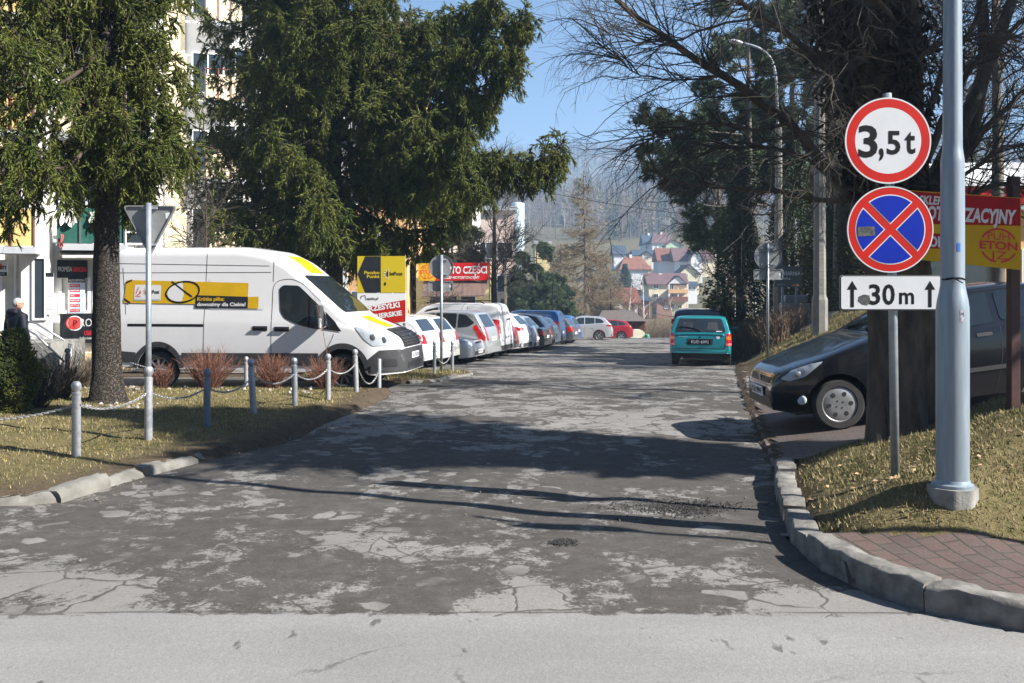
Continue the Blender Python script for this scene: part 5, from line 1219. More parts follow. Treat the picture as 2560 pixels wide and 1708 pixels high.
class Car:
    def __init__(s, name, label, cat, top, L, W, zb, belt, wheels, R_, paint_, tum=.32, rc=.13, kf=.26, kr=.14, ef=.6, er=.45, arch=.06, sig=.05, group=None, nexp=.5, under=.05, rimcol='rim', spokes=5, tyre_w=.19, belt_drop=.05, wmid=.03):
        s.L, s.W, s.zb, s.wh, s.R = L, W, zb, wheels, R_
        s.T = thing(name, label, cat, group=group); s.paint = paint_
        xs, tz = smooth_prof(top, L, sig); s.topf = lambda x: np.interp(x, xs, tz)
        bx, bz = smooth_prof(belt, L, sig); s.beltf = lambda x: np.minimum(np.interp(x, bx, bz), s.topf(x)-belt_drop)
        st = set(np.round(np.r_[np.linspace(0, .5, 16)**1.0, np.linspace(0, L, 84), L-np.linspace(0, .4, 13)], 4)); Ra = R_+arch; s.Ra = Ra
        for c in wheels:
            for a in np.linspace(0, math.pi, 19): st.add(round(c+Ra*math.cos(a)*.9995, 4))
        st = sorted(x for x in st if -1e-6 <= x <= L+1e-6); s.st = st
        def wf(x):
            w = W/2
            if x < ef: w *= 1-kf*(1-x/ef)**2.4
            if L-x < er: w *= 1-kr*(1-(L-x)/er)**2.2
            return w
        V = []; m1, m2, m3 = 9, 7, 9
        for x in st:
            zbx = pch(zb, x) if hasattr(zb, '__len__') else zb; tp = float(s.topf(x)); be = max(float(s.beltf(x)), zbx+.03); tp = max(tp, be+.02)
            for c in wheels:
                if abs(x-c) < Ra: zbx = max(zbx, R_+math.sqrt(max(0, Ra*Ra-(x-c)**2)))
            be = max(be, zbx+.02); w = wf(x); row = []
            for i in range(m1):
                u = i/(m1-1); z = zbx+(be-zbx)*u; zr = (z-.2)/(max(be, .5)-.2)
                row.append((w*(1-wmid*(2*zr-1.1)**2-(.03 if u == 0 else 0)*0), z))
            zed = max(be+.005, tp-rc); wb = row[-1][0]
            for i in range(1, m2):
                u = i/(m2-1); z = be+(zed-be)*u; row.append((wb-tum*(z-be)-.018*min(1, (z-be)/.05), z))
            ye = row[-1][0]
            for i in range(1, m3):
                a = math.pi/2*i/(m3-1); row.append((ye*math.cos(a)**nexp, zed+(tp-zed)*math.sin(a)**(nexp*1.15)))
            full = [(L/2-x, y, z) for y, z in row]+[(L/2-x, -y, z) for y, z in row[-2::-1]]; V.append(full)
        V = np.array(V); a, b_, _ = V.shape; s.V = V; idx = np.arange(a*b_).reshape(a, b_)
        Fq = [list(map(int, f)) for f in np.stack([idx[:-1, :-1], idx[1:, :-1], idx[1:, 1:], idx[:-1, 1:]], -1).reshape(-1, 4)]
        caps = []
        for e, r_ in ((0, idx[0]), (1, idx[-1])):
            h = b_//2
            for i in range(h):
                q = [int(r_[i]), int(r_[i+1]), int(r_[b_-2-i]), int(r_[b_-1-i])]
                if i+1 == b_-2-i: q = q[:2]+q[3:]
                caps.append(q if e else q[::-1])
        vs = [Vector(p) for p in V.reshape(-1, 3)]; s.bvh = BVHTree.FromPolygons(vs, Fq+caps)
        me = bpy.data.meshes.new('body'); me.from_pydata(vs, [], Fq+caps); me.update(); bm = bmesh.new(); bm.from_mesh(me); bmesh.ops.remove_doubles(bm, verts=bm.verts, dist=1e-5); bmesh.ops.recalc_face_normals(bm, faces=bm.faces); bm.to_mesh(me); bm.free()
        s.body = link('body', me, MT[paint_], s.T); me.polygons.foreach_set('use_smooth', [True]*len(me.polygons)); me.set_sharp_from_angle(angle=R(50))
        mb = MB(); lo = min(pch(zb, L/2) if hasattr(zb, '__len__') else zb, .9)
        iw = W-2*tyre_w-.16; mb.box((0, 0, lo+.14), (L-.5, iw, .30)); 
        for i, (c, d_) in enumerate(zip(wheels[:-1], wheels[1:])): mb.box((L/2-(c+d_)/2, 0, lo+.12), (d_-c-2*Ra-.02, W-.16, .22))
        mb.build('underbody', MT['rim_dark'], s.T)
        for c in wheels:
            for sg in (1, -1): s.wheel(L/2-c, sg*(W/2-tyre_w/2-.025), sg, tyre_w, rimcol, spokes)
    def wheel(s, x, y, sg, tw, rimcol, spokes):
        r = s.R; M_ = Matrix.Translation((x, y, r)) @ Matrix.Rotation(R(-90*sg), 4, 'X')
        mb = MB(); h = tw/2; ri = r*.66
        mb.lathe([(ri, -h*.8), (ri+.015, -h), (r*.93, -h), (r, -h*.72), (r*1.0, 0), (r, h*.72), (r*.93, h), (ri+.015, h), (ri, h*.8)], 32, M_, close=False); w = mb.build('wheel', MT['tyre'], s.T, auto=35)
        mb = MB(); n = 40; 
        mb.lathe([(ri+.004, h*.86), (ri*.97, h*.80), (ri*.93, h*.55)], 32, M_, close=False)
        if rimcol == 'cover':                        # plastic hub cover with holes
            mb.lathe([(ri*.98, h*.80), (ri*.9, h*.88), (ri*.45, h*.92), (ri*.2, h*.9), (.002, h*.9)], 40, M_, close=False)
            rim = mb.build('rim', MT['rim'], w, auto=40)
            for k in range(6):
                a = k*math.pi/3; mb = MB(); flat(mb, [(ri*.66*math.cos(a)+ri*(.15*math.cos(t_)*math.cos(a)-.13*math.sin(t_)*math.sin(a)), ri*.66*math.sin(a)+ri*(.15*math.cos(t_)*math.sin(a)+.13*math.sin(t_)*math.cos(a))) for t_ in np.linspace(0, 6.28, 14)[:-1]], h*.93, M_); mb.build('cover_hole', MT['rim_dark'], w)
            for k in range(4): a = k*math.pi/2+.5; mb = MB(); flat(mb, circle(ri*.05, 10, (ri*.24*math.cos(a), ri*.24*math.sin(a))), h*.94, M_); mb.build('wheel_bolt', MT['rim_dark'], w)
            return
        for k in range(spokes):
            a = 2*math.pi*k/spokes+.3
            for da, wd in ((-.13, .07), (.13, .07)) if spokes <= 6 else ((0, .07),):
                P = [(.1*ri, -.09*ri), (.98*ri, -wd*ri*.8), (.98*ri, wd*ri*.8), (.1*ri, .09*ri)]
                mb.prism(P, .03, M_ @ Matrix.Rotation(a+da, 4, 'Z') @ Matrix.Translation((0, 0, h*.62)))
        mb.lathe([(ri*.26, h*.55), (ri*.25, h*.86), (ri*.2, h*.9), (.003, h*.9)], 20, M_, close=False)
        mb.build('rim', MT['rim_dark' if rimcol == 'steel' else 'rim'], w, auto=40)
        mb = MB(); mb.lathe([(ri*.98, h*.1), (.01, h*.1)], 24, M_, close=False); mb.build('hub', MT['rim_dark'], w)
    def decal(s, poly, axis, sign=1, off=.004, res=.07, M_=None):
        """a panel cut to the outline and bent over the body"""
        P = []; n = len(poly)
        for i in range(n):
            a, b_ = poly[i], poly[(i+1) % n]; k = max(1, int(math.dist(a, b_)/res))
            P += [(a[0]+(b_[0]-a[0])*j/k, a[1]+(b_[1]-a[1])*j/k) for j in range(k)]
        nb = len(P); xs, ys = [p[0] for p in P], [p[1] for p in P]
        ins = [(x, y) for x in np.arange(min(xs)+res*.5, max(xs), res) for y in np.arange(min(ys)+res*.5, max(ys), res) if s._in(x, y, P)]
        vs, _, fs, *_ = delaunay_2d_cdt([Vector(p) for p in P+ins], [(i, (i+1) % nb) for i in range(nb)], [], 1, 1e-6)
        out = [s.proj(v.x, v.y, axis, sign, off) for v in vs]
        flip = (axis == 'y' and sign > 0) or (axis == 'x' and sign < 0)
        fs = [list(f) for f in fs]
        c = np.mean([np.array(o) for o in out], 0); f0 = fs[0]; nn = (out[f0[1]]-out[f0[0]]).cross(out[f0[2]]-out[f0[0]])
        dr = Vector((0, sign, 0)) if axis == 'y' else Vector((sign, 0, 0)) if axis == 'x' else Vector((0, 0, 1))
        if nn.dot(dr) < 0: fs = [f[::-1] for f in fs]
        return out, fs
    def _in(s, x, y, P):
        c = False; j = len(P)-1
        for i in range(len(P)):
            if (P[i][1] > y) != (P[j][1] > y) and x < (P[j][0]-P[i][0])*(y-P[i][1])/(P[j][1]-P[i][1])+P[i][0]: c = not c
            j = i
        return c
    def proj(s, a, b_, axis, sign, off):
        if axis == 'y': o, d = Vector((s.L/2-a, sign*4, b_)), Vector((0, -sign, 0))
        elif axis == 'x': o, d = Vector((sign*9, a, b_)), Vector((-sign, 0, 0))
        else: o, d = Vector((s.L/2-a, b_, 6)), Vector((0, 0, -1))
        h, nrm, _, _ = s.bvh.ray_cast(o, d)
        if h is None:
            h, nrm, _, _ = s.bvh.find_nearest(o+d*(4-s.W/2 if axis == 'y' else 9-s.L/2 if axis == 'x' else 5)); 
        if nrm.dot(d) > 0: nrm = -nrm
        return h+nrm*off
    def part(s, name, polys, axis, mat, signs=(1,), off=.004, res=.07, parent=None, sep=True, smooth=True):
        """each panel becomes a part of its own"""
        o = None
        for poly in polys:
            for sg in signs:
                mb = MB(); mb.add(*s.decal(poly, axis, sg, off, res)); o = mb.build(name, MT[mat], parent or s.T, smooth)
        return o
    def line(s, pts, axis, sign, w=.008, off=.003):
        mb = MB(); P = resamp([(p[0], p[1], 0) for p in pts], max(4, int(sum(math.dist(a, b_) for a, b_ in zip(pts[:-1], pts[1:]))/.06)))
        Q = []
        for i, p in enumerate(P):
            t = P[min(i+1, len(P)-1)]-P[max(i-1, 0)]; t /= np.linalg.norm(t)+1e-9; n = np.array([-t[1], t[0]])*w/2
            Q += [s.proj(p[0]+n[0], p[1]+n[1], axis, sign, off), s.proj(p[0]-n[0], p[1]-n[1], axis, sign, off)]
        return Q, [(2*i, 2*i+1, 2*i+3, 2*i+2) for i in range(len(P)-1)]
    def seams(s, lines, mat='rim_dark', name='panel_gap', axis='y', signs=(1, -1), w=.009):
        for l in lines:
            for sg in signs: mb = MB(); mb.add(*s.line(l, axis, sg, w)); mb.build(name, MT[mat], s.T)
    def lathebox(s, name, c, sz, mat, bev=.02, signs=(1, -1)):
        for sg in signs: mb = MB(); mb.box((c[0], sg*c[1], c[2]), sz, bev=bev); mb.build(name, MT[mat], s.T, auto=40)
    def mirrors(s, x, z, mat, size=(.10, .2, .13), out=.06):
        w = s.proj(x, z-.03, 'y', 1, 0).y
        for sg in (1, -1):
            mb = MB(); mb.box((s.L/2-x, sg*(w+out), z), size, bev=.03); mb.box((s.L/2-x+.0, sg*(w+out*.2), z-.05), (.05, out*1.6, .04), bev=.01); mb.build('mirror', MT[mat], s.T, auto=40)
    def plate(s, y, z, end, txt, w=.52, h=.115, mat='plate', ink='black', off=.012):
        p = s.proj(y, z, 'x', end, off); M_ = plane(p, (0, end, 0), (0, 0, 1)); mb = MB(); mb.prism(rrect(w, h, .01), .012, M_ @ Matrix.Translation((0, 0, -.004))); o = mb.build('license_plate', MT[mat], s.T)
        if txt: mb = MB(); text_fit(mb, txt, -w*.43, w*.43, -h*.32, h*.64, M_ @ Matrix.Translation((0, 0, .010)), .02); mb.build('lettering', MT[ink], o)
    def go(s, loc, rz, pitch=0): s.T.location = loc; s.T.rotation_euler = (0, pitch, rz)
WALL = {}
# --------------------------------------------------------------- generic parked car
TYPES = dict(
 hatch=dict(L=3.95, W=1.68, top=[(0, .52), (.05, .66), (.25, .78), (1.0, .98), (1.85, 1.40), (2.3, 1.46), (3.2, 1.44), (3.55, 1.36), (3.83, .98), (3.90, .92), (3.95, .62)], belt=[(0, .6), (.9, .88), (3.4, .98), (3.95, .95)], wh=(.78, 3.24), R=.30,
   win=[[(1.45, .95), (2.05, 1.35), (2.36, 1.375), (2.36, .97)], [(2.42, .97), (2.42, 1.375), (3.0, 1.355), (3.45, 1.10), (3.36, 1.0)]], rear=[(-.52, 1.03), (.52, 1.03), (.46, 1.33), (-.46, 1.33)], tail=[(3.62, .72), (3.9, .72), (3.9, .97), (3.68, .97)], tailr=[(.50, .72), (.76, .72), (.74, .96), (.56, .96)]),
 mpv=dict(L=3.9, W=1.76, top=[(0, .5), (.06, .74), (.3, .86), (.75, 1.02), (1.7, 1.52), (2.1, 1.60), (3.2, 1.59), (3.5, 1.52), (3.78, 1.05), (3.85, .98), (3.9, .65)], belt=[(0, .6), (.8, .92), (3.4, 1.06), (3.9, 1.02)], wh=(.72, 3.28), R=.31,
   win=[[(1.1, .98), (1.85, 1.46), (2.2, 1.51), (2.2, 1.02)], [(2.26, 1.02), (2.26, 1.51), (2.92, 1.50), (2.92, 1.06)], [(2.97, 1.07), (2.97, 1.49), (3.2, 1.46), (3.5, 1.22), (3.3, 1.1)]], rear=[(-.56, 1.08), (.56, 1.08), (.50, 1.46), (-.50, 1.46)], tail=[(3.45, 1.1), (3.55, 1.18), (3.85, .80), (3.84, .68), (3.66, .74)], tailr=[(.58, .68), (.76, .70), (.70, 1.12), (.62, 1.12)]),
 van=dict(L=4.35, W=1.82, top=[(0, .5), (.06, .8), (.3, .94), (.95, 1.14), (1.7, 1.72), (2.1, 1.83), (4.0, 1.82), (4.22, 1.76), (4.32, 1.1), (4.35, .7)], belt=[(0, .6), (.9, 1.0), (4.0, 1.1), (4.35, 1.05)], wh=(.8, 3.5), R=.32,
   win=[[(1.25, 1.1), (1.8, 1.6), (2.2, 1.68), (2.2, 1.1)]], rear=None, tail=[(4.12, .85), (4.33, .85), (4.31, 1.25), (4.2, 1.25)], tailr=[(.74, .85), (.85, .85), (.82, 1.3), (.75, 1.3)]),
 suv=dict(L=4.55, W=1.84, top=[(0, .6), (.06, .84), (.35, .97), (1.2, 1.1), (2.0, 1.56), (2.5, 1.68), (3.5, 1.64), (4.0, 1.55), (4.38, 1.15), (4.46, 1.08), (4.55, .75)], belt=[(0, .7), (1.1, 1.02), (3.8, 1.16), (4.55, 1.08)], wh=(.9, 3.6), R=.35,
   win=[[(1.6, 1.1), (2.2, 1.53), (2.6, 1.57), (2.6, 1.12)], [(2.66, 1.12), (2.66, 1.57), (3.3, 1.54), (3.3, 1.16)], [(3.35, 1.17), (3.35, 1.53), (3.7, 1.47), (3.95, 1.28), (3.85, 1.2)]], rear=[(-.55, 1.17), (.55, 1.17), (.5, 1.50), (-.5, 1.50)], tail=[(4.1, .98), (4.12, 1.10), (4.5, 1.08), (4.52, .94)], tailr=[(.42, .96), (.82, .95), (.80, 1.09), (.45, 1.06)]),
 sedan=dict(L=4.45, W=1.70, top=[(0, .5), (.05, .72), (.3, .80), (1.15, .95), (1.85, 1.33), (2.3, 1.40), (3.0, 1.38), (3.35, 1.28), (3.85, 1.0), (4.33, .98), (4.42, .9), (4.45, .6)], belt=[(0, .6), (1.1, .86), (3.6, .94), (4.45, .9)], wh=(.82, 3.4), R=.31,
   win=[[(1.45, .93), (2.0, 1.28), (2.36, 1.32), (2.36, .94)], [(2.42, .94), (2.42, 1.32), (2.95, 1.30), (3.35, 1.05), (3.3, .97)]], rear=[(-.55, 1.0), (.55, 1.0), (.48, 1.28), (-.48, 1.28)], tail=[(4.25, .72), (4.43, .72), (4.42, .88), (4.25, .88)], tailr=[(.34, .70), (.80, .70), (.80, .88), (.34, .88)]))
def parked(label, kind, pcol, u, d, ang=None, out=False, sc=1.0, txt='', bump=None, plate=True, zoff=0, rail=False, text_side=None, spokes=5, uz=None):
    t_ = TYPES[kind]; c = Car('parked_car' if kind != 'van' else 'parked_van', label, 'car' if kind != 'van' else 'van', t_['top'], t_['L'], t_['W'], [(0, .26), (.5, .20), (t_['L']-.5, .22), (t_['L'], .30)], t_['belt'], t_['wh'], t_['R'], pcol, group='parked cars', spokes=spokes, kr=.10)
    L, W = t_['L'], t_['W']
    c.part('side_window', [roundpoly(w, .05) for w in t_['win']], 'y', 'glass', (1, -1))
    xw0 = [p for p in t_['top'] if p[1] > t_['top'][3][1]]
    zt = max(p[1] for p in t_['top']); zc = t_['top'][3][1]
    c.part('windscreen', [roundpoly([(-W*.40, zc+.06), (W*.40, zc+.06), (W*.32, zt-.12), (-W*.32, zt-.12)], .06)], 'x', 'glass', (1,))
    if t_['rear']: c.part('rear_window', [roundpoly(t_['rear'], .05)], 'x', 'glass', (-1,))
    else:
        c.part('rear_window', [roundpoly([(s_*.10, 1.22), (s_*.62, 1.22), (s_*.58, 1.66), (s_*.10, 1.66)], .05) for s_ in (1, -1)][:0] or [roundpoly([(-.62, 1.25), (-.15, 1.25), (-.15, 1.3), (-.62, 1.3)], .01)], 'x', 'trim', (-1,))
        c.seams([[(0, .55), (0, 1.75)]], axis='x', signs=(-1,)); c.seams([[(2.25, .4), (2.25, 1.72)], [(3.2, .4), (3.2, 1.72)]])
    c.part('tail_light', [roundpoly(t_['tail'], .03)], 'y', 'tail', (1, -1), .006, .04)
    for s_ in (1, -1): c.part('tail_light', [roundpoly([(s_*p[0], p[1]) for p in t_['tailr']], .03)], 'x', 'tail', (-1,), .006, .04)
    hz_ = t_['top'][2][1]
    for s_ in (1, -1): c.part('headlight', [roundpoly([(s_*W*.20, hz_-.16), (s_*W*.40, hz_-.14), (s_*W*.43, hz_-.0), (s_*W*.24, hz_-.05)], .03)], 'x', 'lens', (1,), .006, .04)
    c.part('grille', [roundpoly([(-W*.17, hz_-.16), (W*.17, hz_-.16), (W*.19, hz_-.05), (-W*.19, hz_-.05)], .02)], 'x', 'rim_dark', (1,), .005)
    c.part('lower_grille', [roundpoly([(-W*.36, .30), (W*.36, .30), (W*.34, .42), (-W*.34, .42)], .02)], 'x', 'trim', (1,), .005)
    c.part('rear_bumper', [roundpoly([(-W*.47, .31), (W*.47, .31), (W*.47, .46), (-W*.47, .46)], .03)], 'x', bump or 'trim', (-1,), .006, .05)
    xb = t_['win'][0][-1][0]; c.seams([[(xb+.03, .35), (xb+.03, t_['win'][0][-1][1])], [(t_['wh'][0]+.42, .35), (t_['win'][0][0][0]-.05, t_['win'][0][0][1]-.03)], [(t_['wh'][1]-.38, .55), (t_['wh'][1]-.42, .95)]])
    for xx in (xb-.12, t_['wh'][1]-.45): c.lathebox('door_handle', (L/2-xx, c.proj(xx, .86, 'y', 1, .012).y, .86), (.16, .03, .03), pcol, .01)
    c.mirrors(t_['win'][0][0][0]+.22, t_['win'][0][0][1]+.06, pcol if kind not in ('van', 'sedan') else 'trim')
    if plate: c.plate(0, .62 if kind in ('hatch', 'sedan', 'suv') else .72, -1, txt or None)
    if out: c.plate(0, .40, 1, txt or None)
    if rail:
        for sg in (1, -1): mb = MB(); mb.tube([(L/2-1.8, sg*W*.36, zt-.03), (L/2-1.95, sg*W*.36, zt+.05), (L/2-3.6, sg*W*.36, zt+.05), (L/2-3.75, sg*W*.36, zt-.03)], .018, 6); mb.build('roof_rail', MT['black'], c.T)
    mb = MB(); mb.tube([(L/2-(L*.72), 0, zt-.04), (L/2-(L*.72)-.22, 0, zt+.30)], [.006, .003], 5); mb.build('antenna', MT['black'], c.T)
    a = R(166 if ang is None else ang); x = (u-1280)/F*d; h = Vector((math.cos(a), math.sin(a), 0)); lf = Vector((-h.y, h.x, 0))
    if out: a_ = a+math.pi; h2 = -h; lf2 = -lf; ctr = Vector((x, d, 0))-h2*L/2*sc-lf2*W/2*sc; rot = a_
    else: ctr = Vector((x, d, 0))+h*L/2*sc+lf*W/2*sc; rot = a
    ctr.z = rp(d)+.006+zoff; c.go(ctr, rot); c.T.scale = (sc, sc, sc); return c
parked('white hatchback first in the row, beside the yellow nosed van', 'hatch', 'p_white', 1112, 25.6, sc=1.03, bump='p_white')
parked('cream white hatchback between the white hatchback and the silver front facing car', 'hatch', 'p_cream', 1152, 27.2, sc=1.05, bump='p_cream', spokes=6)
parked('silver saloon parked nose out towards the road', 'sedan', 'p_silver', 1219, 29.2, out=True, sc=1.0, txt='KGR 7V21')
cA = parked('tall silver compact car with large slanted tail lights', 'mpv', 'p_silver', 1254, 30.6, sc=1.05, bump='p_silver', txt='KGR 52A7')
cV = parked('white panel van with black roof rails and closed rear doors', 'van', 'p_white', 1285, 33.2, sc=1.07, rail=True, txt='KGR 3UN4')
mb = MB(); text_fit(mb, 'LUXUR', -.62, .5, 1.42, .11, plane((-cV.L/2-.03, 0, 0), (0, -1, 0)), .0); mb.v = [Vector((cV.proj(p.y, p.z, 'x', -1, .006).x, p.y, p.z)) for p in mb.v]; mb.build('lettering', MT['charcoal'], cV.T)
parked('red car mostly hidden behind the white panel van', 'hatch', 'p_darkred', 1299, 34.9, sc=1.02, bump='p_grey')
parked('white crossover with wrap around red tail lights', 'suv', 'p_white', 1333, 37.2, sc=1.0, bump='trim')
parked('silver estate squeezed between the white crossover and the black saloon', 'suv', 'p_silver', 1356, 38.6, sc=.95)
parked('old black saloon with broad red tail lights', 'sedan', 'p_black', 1381, 39.6, sc=1.04, bump='p_black')
parked('dark blue car just past the black saloon', 'suv', 'p_navy', 1389, 41.6, sc=.98)
parked('white small car between the dark blue car and the bright blue one', 'hatch', 'p_white', 1403, 43.6, sc=1.03, bump='p_white')
parked('bright blue high roofed car with tall rear pillars', 'van', 'p_blue', 1416, 46.4, sc=.99, txt='')
parked('dark grey hatchback right of the bright blue high roofed car', 'hatch', 'p_grey', 1447, 49.4, sc=1.03, bump='p_grey')
parked('bright blue compact car behind the dark grey hatchback', 'mpv', 'p_blue', 1455, 52.5, sc=1.0, bump='p_blue')
parked('silver coupe shaped crossover standing side on at the end of the row', 'suv', 'p_silver', 1528, 61.5, ang=178, sc=.96)
parked('red car at the far end, beyond the crest, beside the cream container', 'suv', 'p_red', 1572, 69.5, ang=184, sc=.93, zoff=-.1)
# --------------------------------------------------------------- white delivery van
top = [(0, .60), (.03, .84), (.10, 1.0), (.30, 1.09), (.90, 1.30), (1.08, 1.40), (1.85, 2.04), (2.35, 2.43), (2.75, 2.62), (3.3, 2.70), (5.85, 2.70), (5.95, 2.60), (5.98, 1.2), (5.98, .8)]
v = Car('delivery_van', 'white high roofed delivery van with yellow advert, parked across the lawn', 'van', top, 5.98, 2.02, [(0, .34), (.5, .30), (1.4, .36), (5.3, .38), (5.98, .45)], [(0, .8), (.9, 1.15), (1.6, 1.28), (5.98, 1.34)], (1.14, 4.90), .35, 'p_white', tum=.10, rc=.20, kf=.30, kr=.03, ef=.75, er=.3, arch=.09, sig=.045, rimcol='steel', spokes=9, tyre_w=.22, wmid=.02)
sg = -1
# lower black cladding
for s_ in (1, -1):
    v.part('side_cladding', [[(1.62, .46), (4.41, .46), (4.41, .68), (1.62, .70)], [(5.37, .48), (5.95, .5), (5.95, .72), (5.37, .68)]], 'y', 'trim', (s_,), .012, .1)
    for c in v.wh:
        ri, ro = v.Ra-.012, v.Ra+.10
        arc = [(c-ro*math.cos(a), v.R+ro*math.sin(a)) for a in np.linspace(.08, math.pi-.08, 22)]+[(c-ri*math.cos(a), v.R+ri*math.sin(a)) for a in np.linspace(math.pi-.08, .08, 22)]
        v.part('wheel_arch', [arc], 'y', 'trim', (s_,), .016, .08)
    v.part('bumper', [[(.02, .36), (.64, .34), (.64, .60), (.44, .76), (.02, .78)]], 'y', 'trim', (s_,), .012, .06)
v.part('front_bumper', [[(-.92, .36), (.92, .36), (.92, .76), (.55, .78), (-.55, .78), (-.92, .76)]], 'x', 'trim', (1,), .012, .06)
v.part('bumper_slot', [roundpoly([(-.55, .42), (.55, .42), (.5, .52), (-.5, .52)], .03)], 'x', 'rim_dark', (1,), .018, .06)
for s_ in (1, -1): v.part('fog_lamp_recess', [roundpoly([(.12, .46), (.36, .46), (.36, .60), (.14, .60)], .03)], 'y', 'rim_dark', (s_,), .018, .05)
g_ = v.part('grille', [roundpoly([(-.60, .80), (.60, .80), (.64, 1.02), (.55, 1.13), (-.55, 1.13), (-.64, 1.02)], .05)], 'x', 'rim_dark', (1,), .014, .05)
mb = MB()
for z in np.linspace(.84, 1.10, 6):
    P = [v.proj(y, z, 'x', 1, .022) for y in np.linspace(-.58, .58, 15)]; mb.tube(P, .011, 6)
mb.build('grille_bars', MT['trim'], g_, True)
p = v.proj(0, .99, 'x', 1, .035); mb = MB(); mb.sphere((0, 0, 0), 1, 10, Matrix.Translation(p) @ Matrix.Diagonal((.012, .10, .045, 1))); mb.build('emblem', M('badge', (.03, .05, .10), .25), g_, True)
v.plate(0, .63, 1, 'KR 7NC05', off=.025)
hl = roundpoly([(.10, 1.06), (.13, .86), (.50, .82), (.66, 1.0), (.90, 1.18), (.55, 1.15)], .05)
hl = roundpoly([(.20, 1.01), (.22, .85), (.56, .84), (.72, .96), (.92, 1.20), (.56, 1.11)], .04)
for s_ in (1, -1):
    o = v.part('headlight', [hl], 'y', 'lens', (s_,), .008, .04)
    mb = MB()
    for (x, z) in ((.36, .95), (.56, 1.0)): 
        p = v.proj(x, z, 'y', s_, .012); mb = MB(); mb.sphere((0, 0, 0), 1, 10, Matrix.Translation(p) @ Matrix.Diagonal((.06, .012, .06, 1))); mb.build('lamp_reflector', MT['rim'], o, True)
dw = roundpoly([(2.44, 1.90), (2.36, 1.96), (2.05, 1.95), (1.52, 1.49), (1.46, 1.20), (1.66, 1.14), (1.95, 1.20), (2.30, 1.33), (2.40, 1.45)], .06)
v.part('side_window', [dw], 'y', 'glass', (1, -1), .008)
v.part('quarter_trim', [roundpoly([(1.16, 1.10), (1.30, 1.28), (1.50, 1.47), (1.44, 1.20), (1.56, 1.15)], .02)], 'y', 'black_gloss', (1, -1), .010, .02)
for s_ in (1, -1): v.part('window_divider', [[(1.80, 1.17), (1.835, 1.175), (1.835, 1.76), (1.80, 1.73)]], 'y', 'black', (s_,), .011)
v.part('windscreen', [roundpoly([(-.80, 1.45), (.80, 1.45), (.76, 2.14), (-.76, 2.14)], .08)], 'x', 'glass', (1,), .012, .03)
v.part('cab_stripe', [[(-.30, 2.19), (.42, 2.19), (.40, 2.52), (-.28, 2.52)], [(-.26, 1.16), (.26, 1.16), (.27, 1.36), (-.27, 1.36)]], 'x', 'yellow', (1,), .008, .06)
for s_ in (1, -1):
    w = v.proj(1.75, 1.4, 'y', 1, 0).y; M_ = Matrix.Translation((v.L/2-1.56, s_*(w+.17), 1.36)); mb = MB(); mb.box((0, 0, .03), (.13, .22, .40), M_, bev=.045); mb.box((-.0, -s_*.12, -.12), (.08, .22, .06), M_, bev=.015); o = mb.build('mirror', MT['trim'], v.T, auto=40)
    mb = MB(); mb.box((.05, s_*.09, -.10), (.05, .05, .18), M_, bev=.012); mb.build('indicator', MT['lens'], o)
    for x, z in ((2.36, 1.14), (2.80, 1.15)):
        y = v.proj(x, z, 'y', 1, .0).y; mb = MB(); mb.box((v.L/2-x, s_*y, z), (.30, .02, .09), bev=.009); mb.box((v.L/2-x, s_*(y+.03), z+.01), (.26, .03, .035), bev=.012); mb.build('door_handle', MT['black_gloss'], v.T, auto=40)
v.seams([[(2.57, .70), (2.57, 1.95), (2.48, 2.05), (2.20, 2.08), (1.98, 2.0), (1.60, 1.66)], [(1.32, 1.06), (1.34, .98), (1.48, .74)], [(3.95, .45), (3.95, 2.66)], [(2.57, 2.02), (2.57, 2.48)], [(5.60, 1.40), (5.72, 2.30)], [(2.62, 2.20), (5.80, 2.20)], [(2.66, 2.32), (5.86, 2.38)]])
v.seams([[(3.96, 1.20), (5.55, 1.20)]], 'black_gloss', 'slide_rail', w=.05)
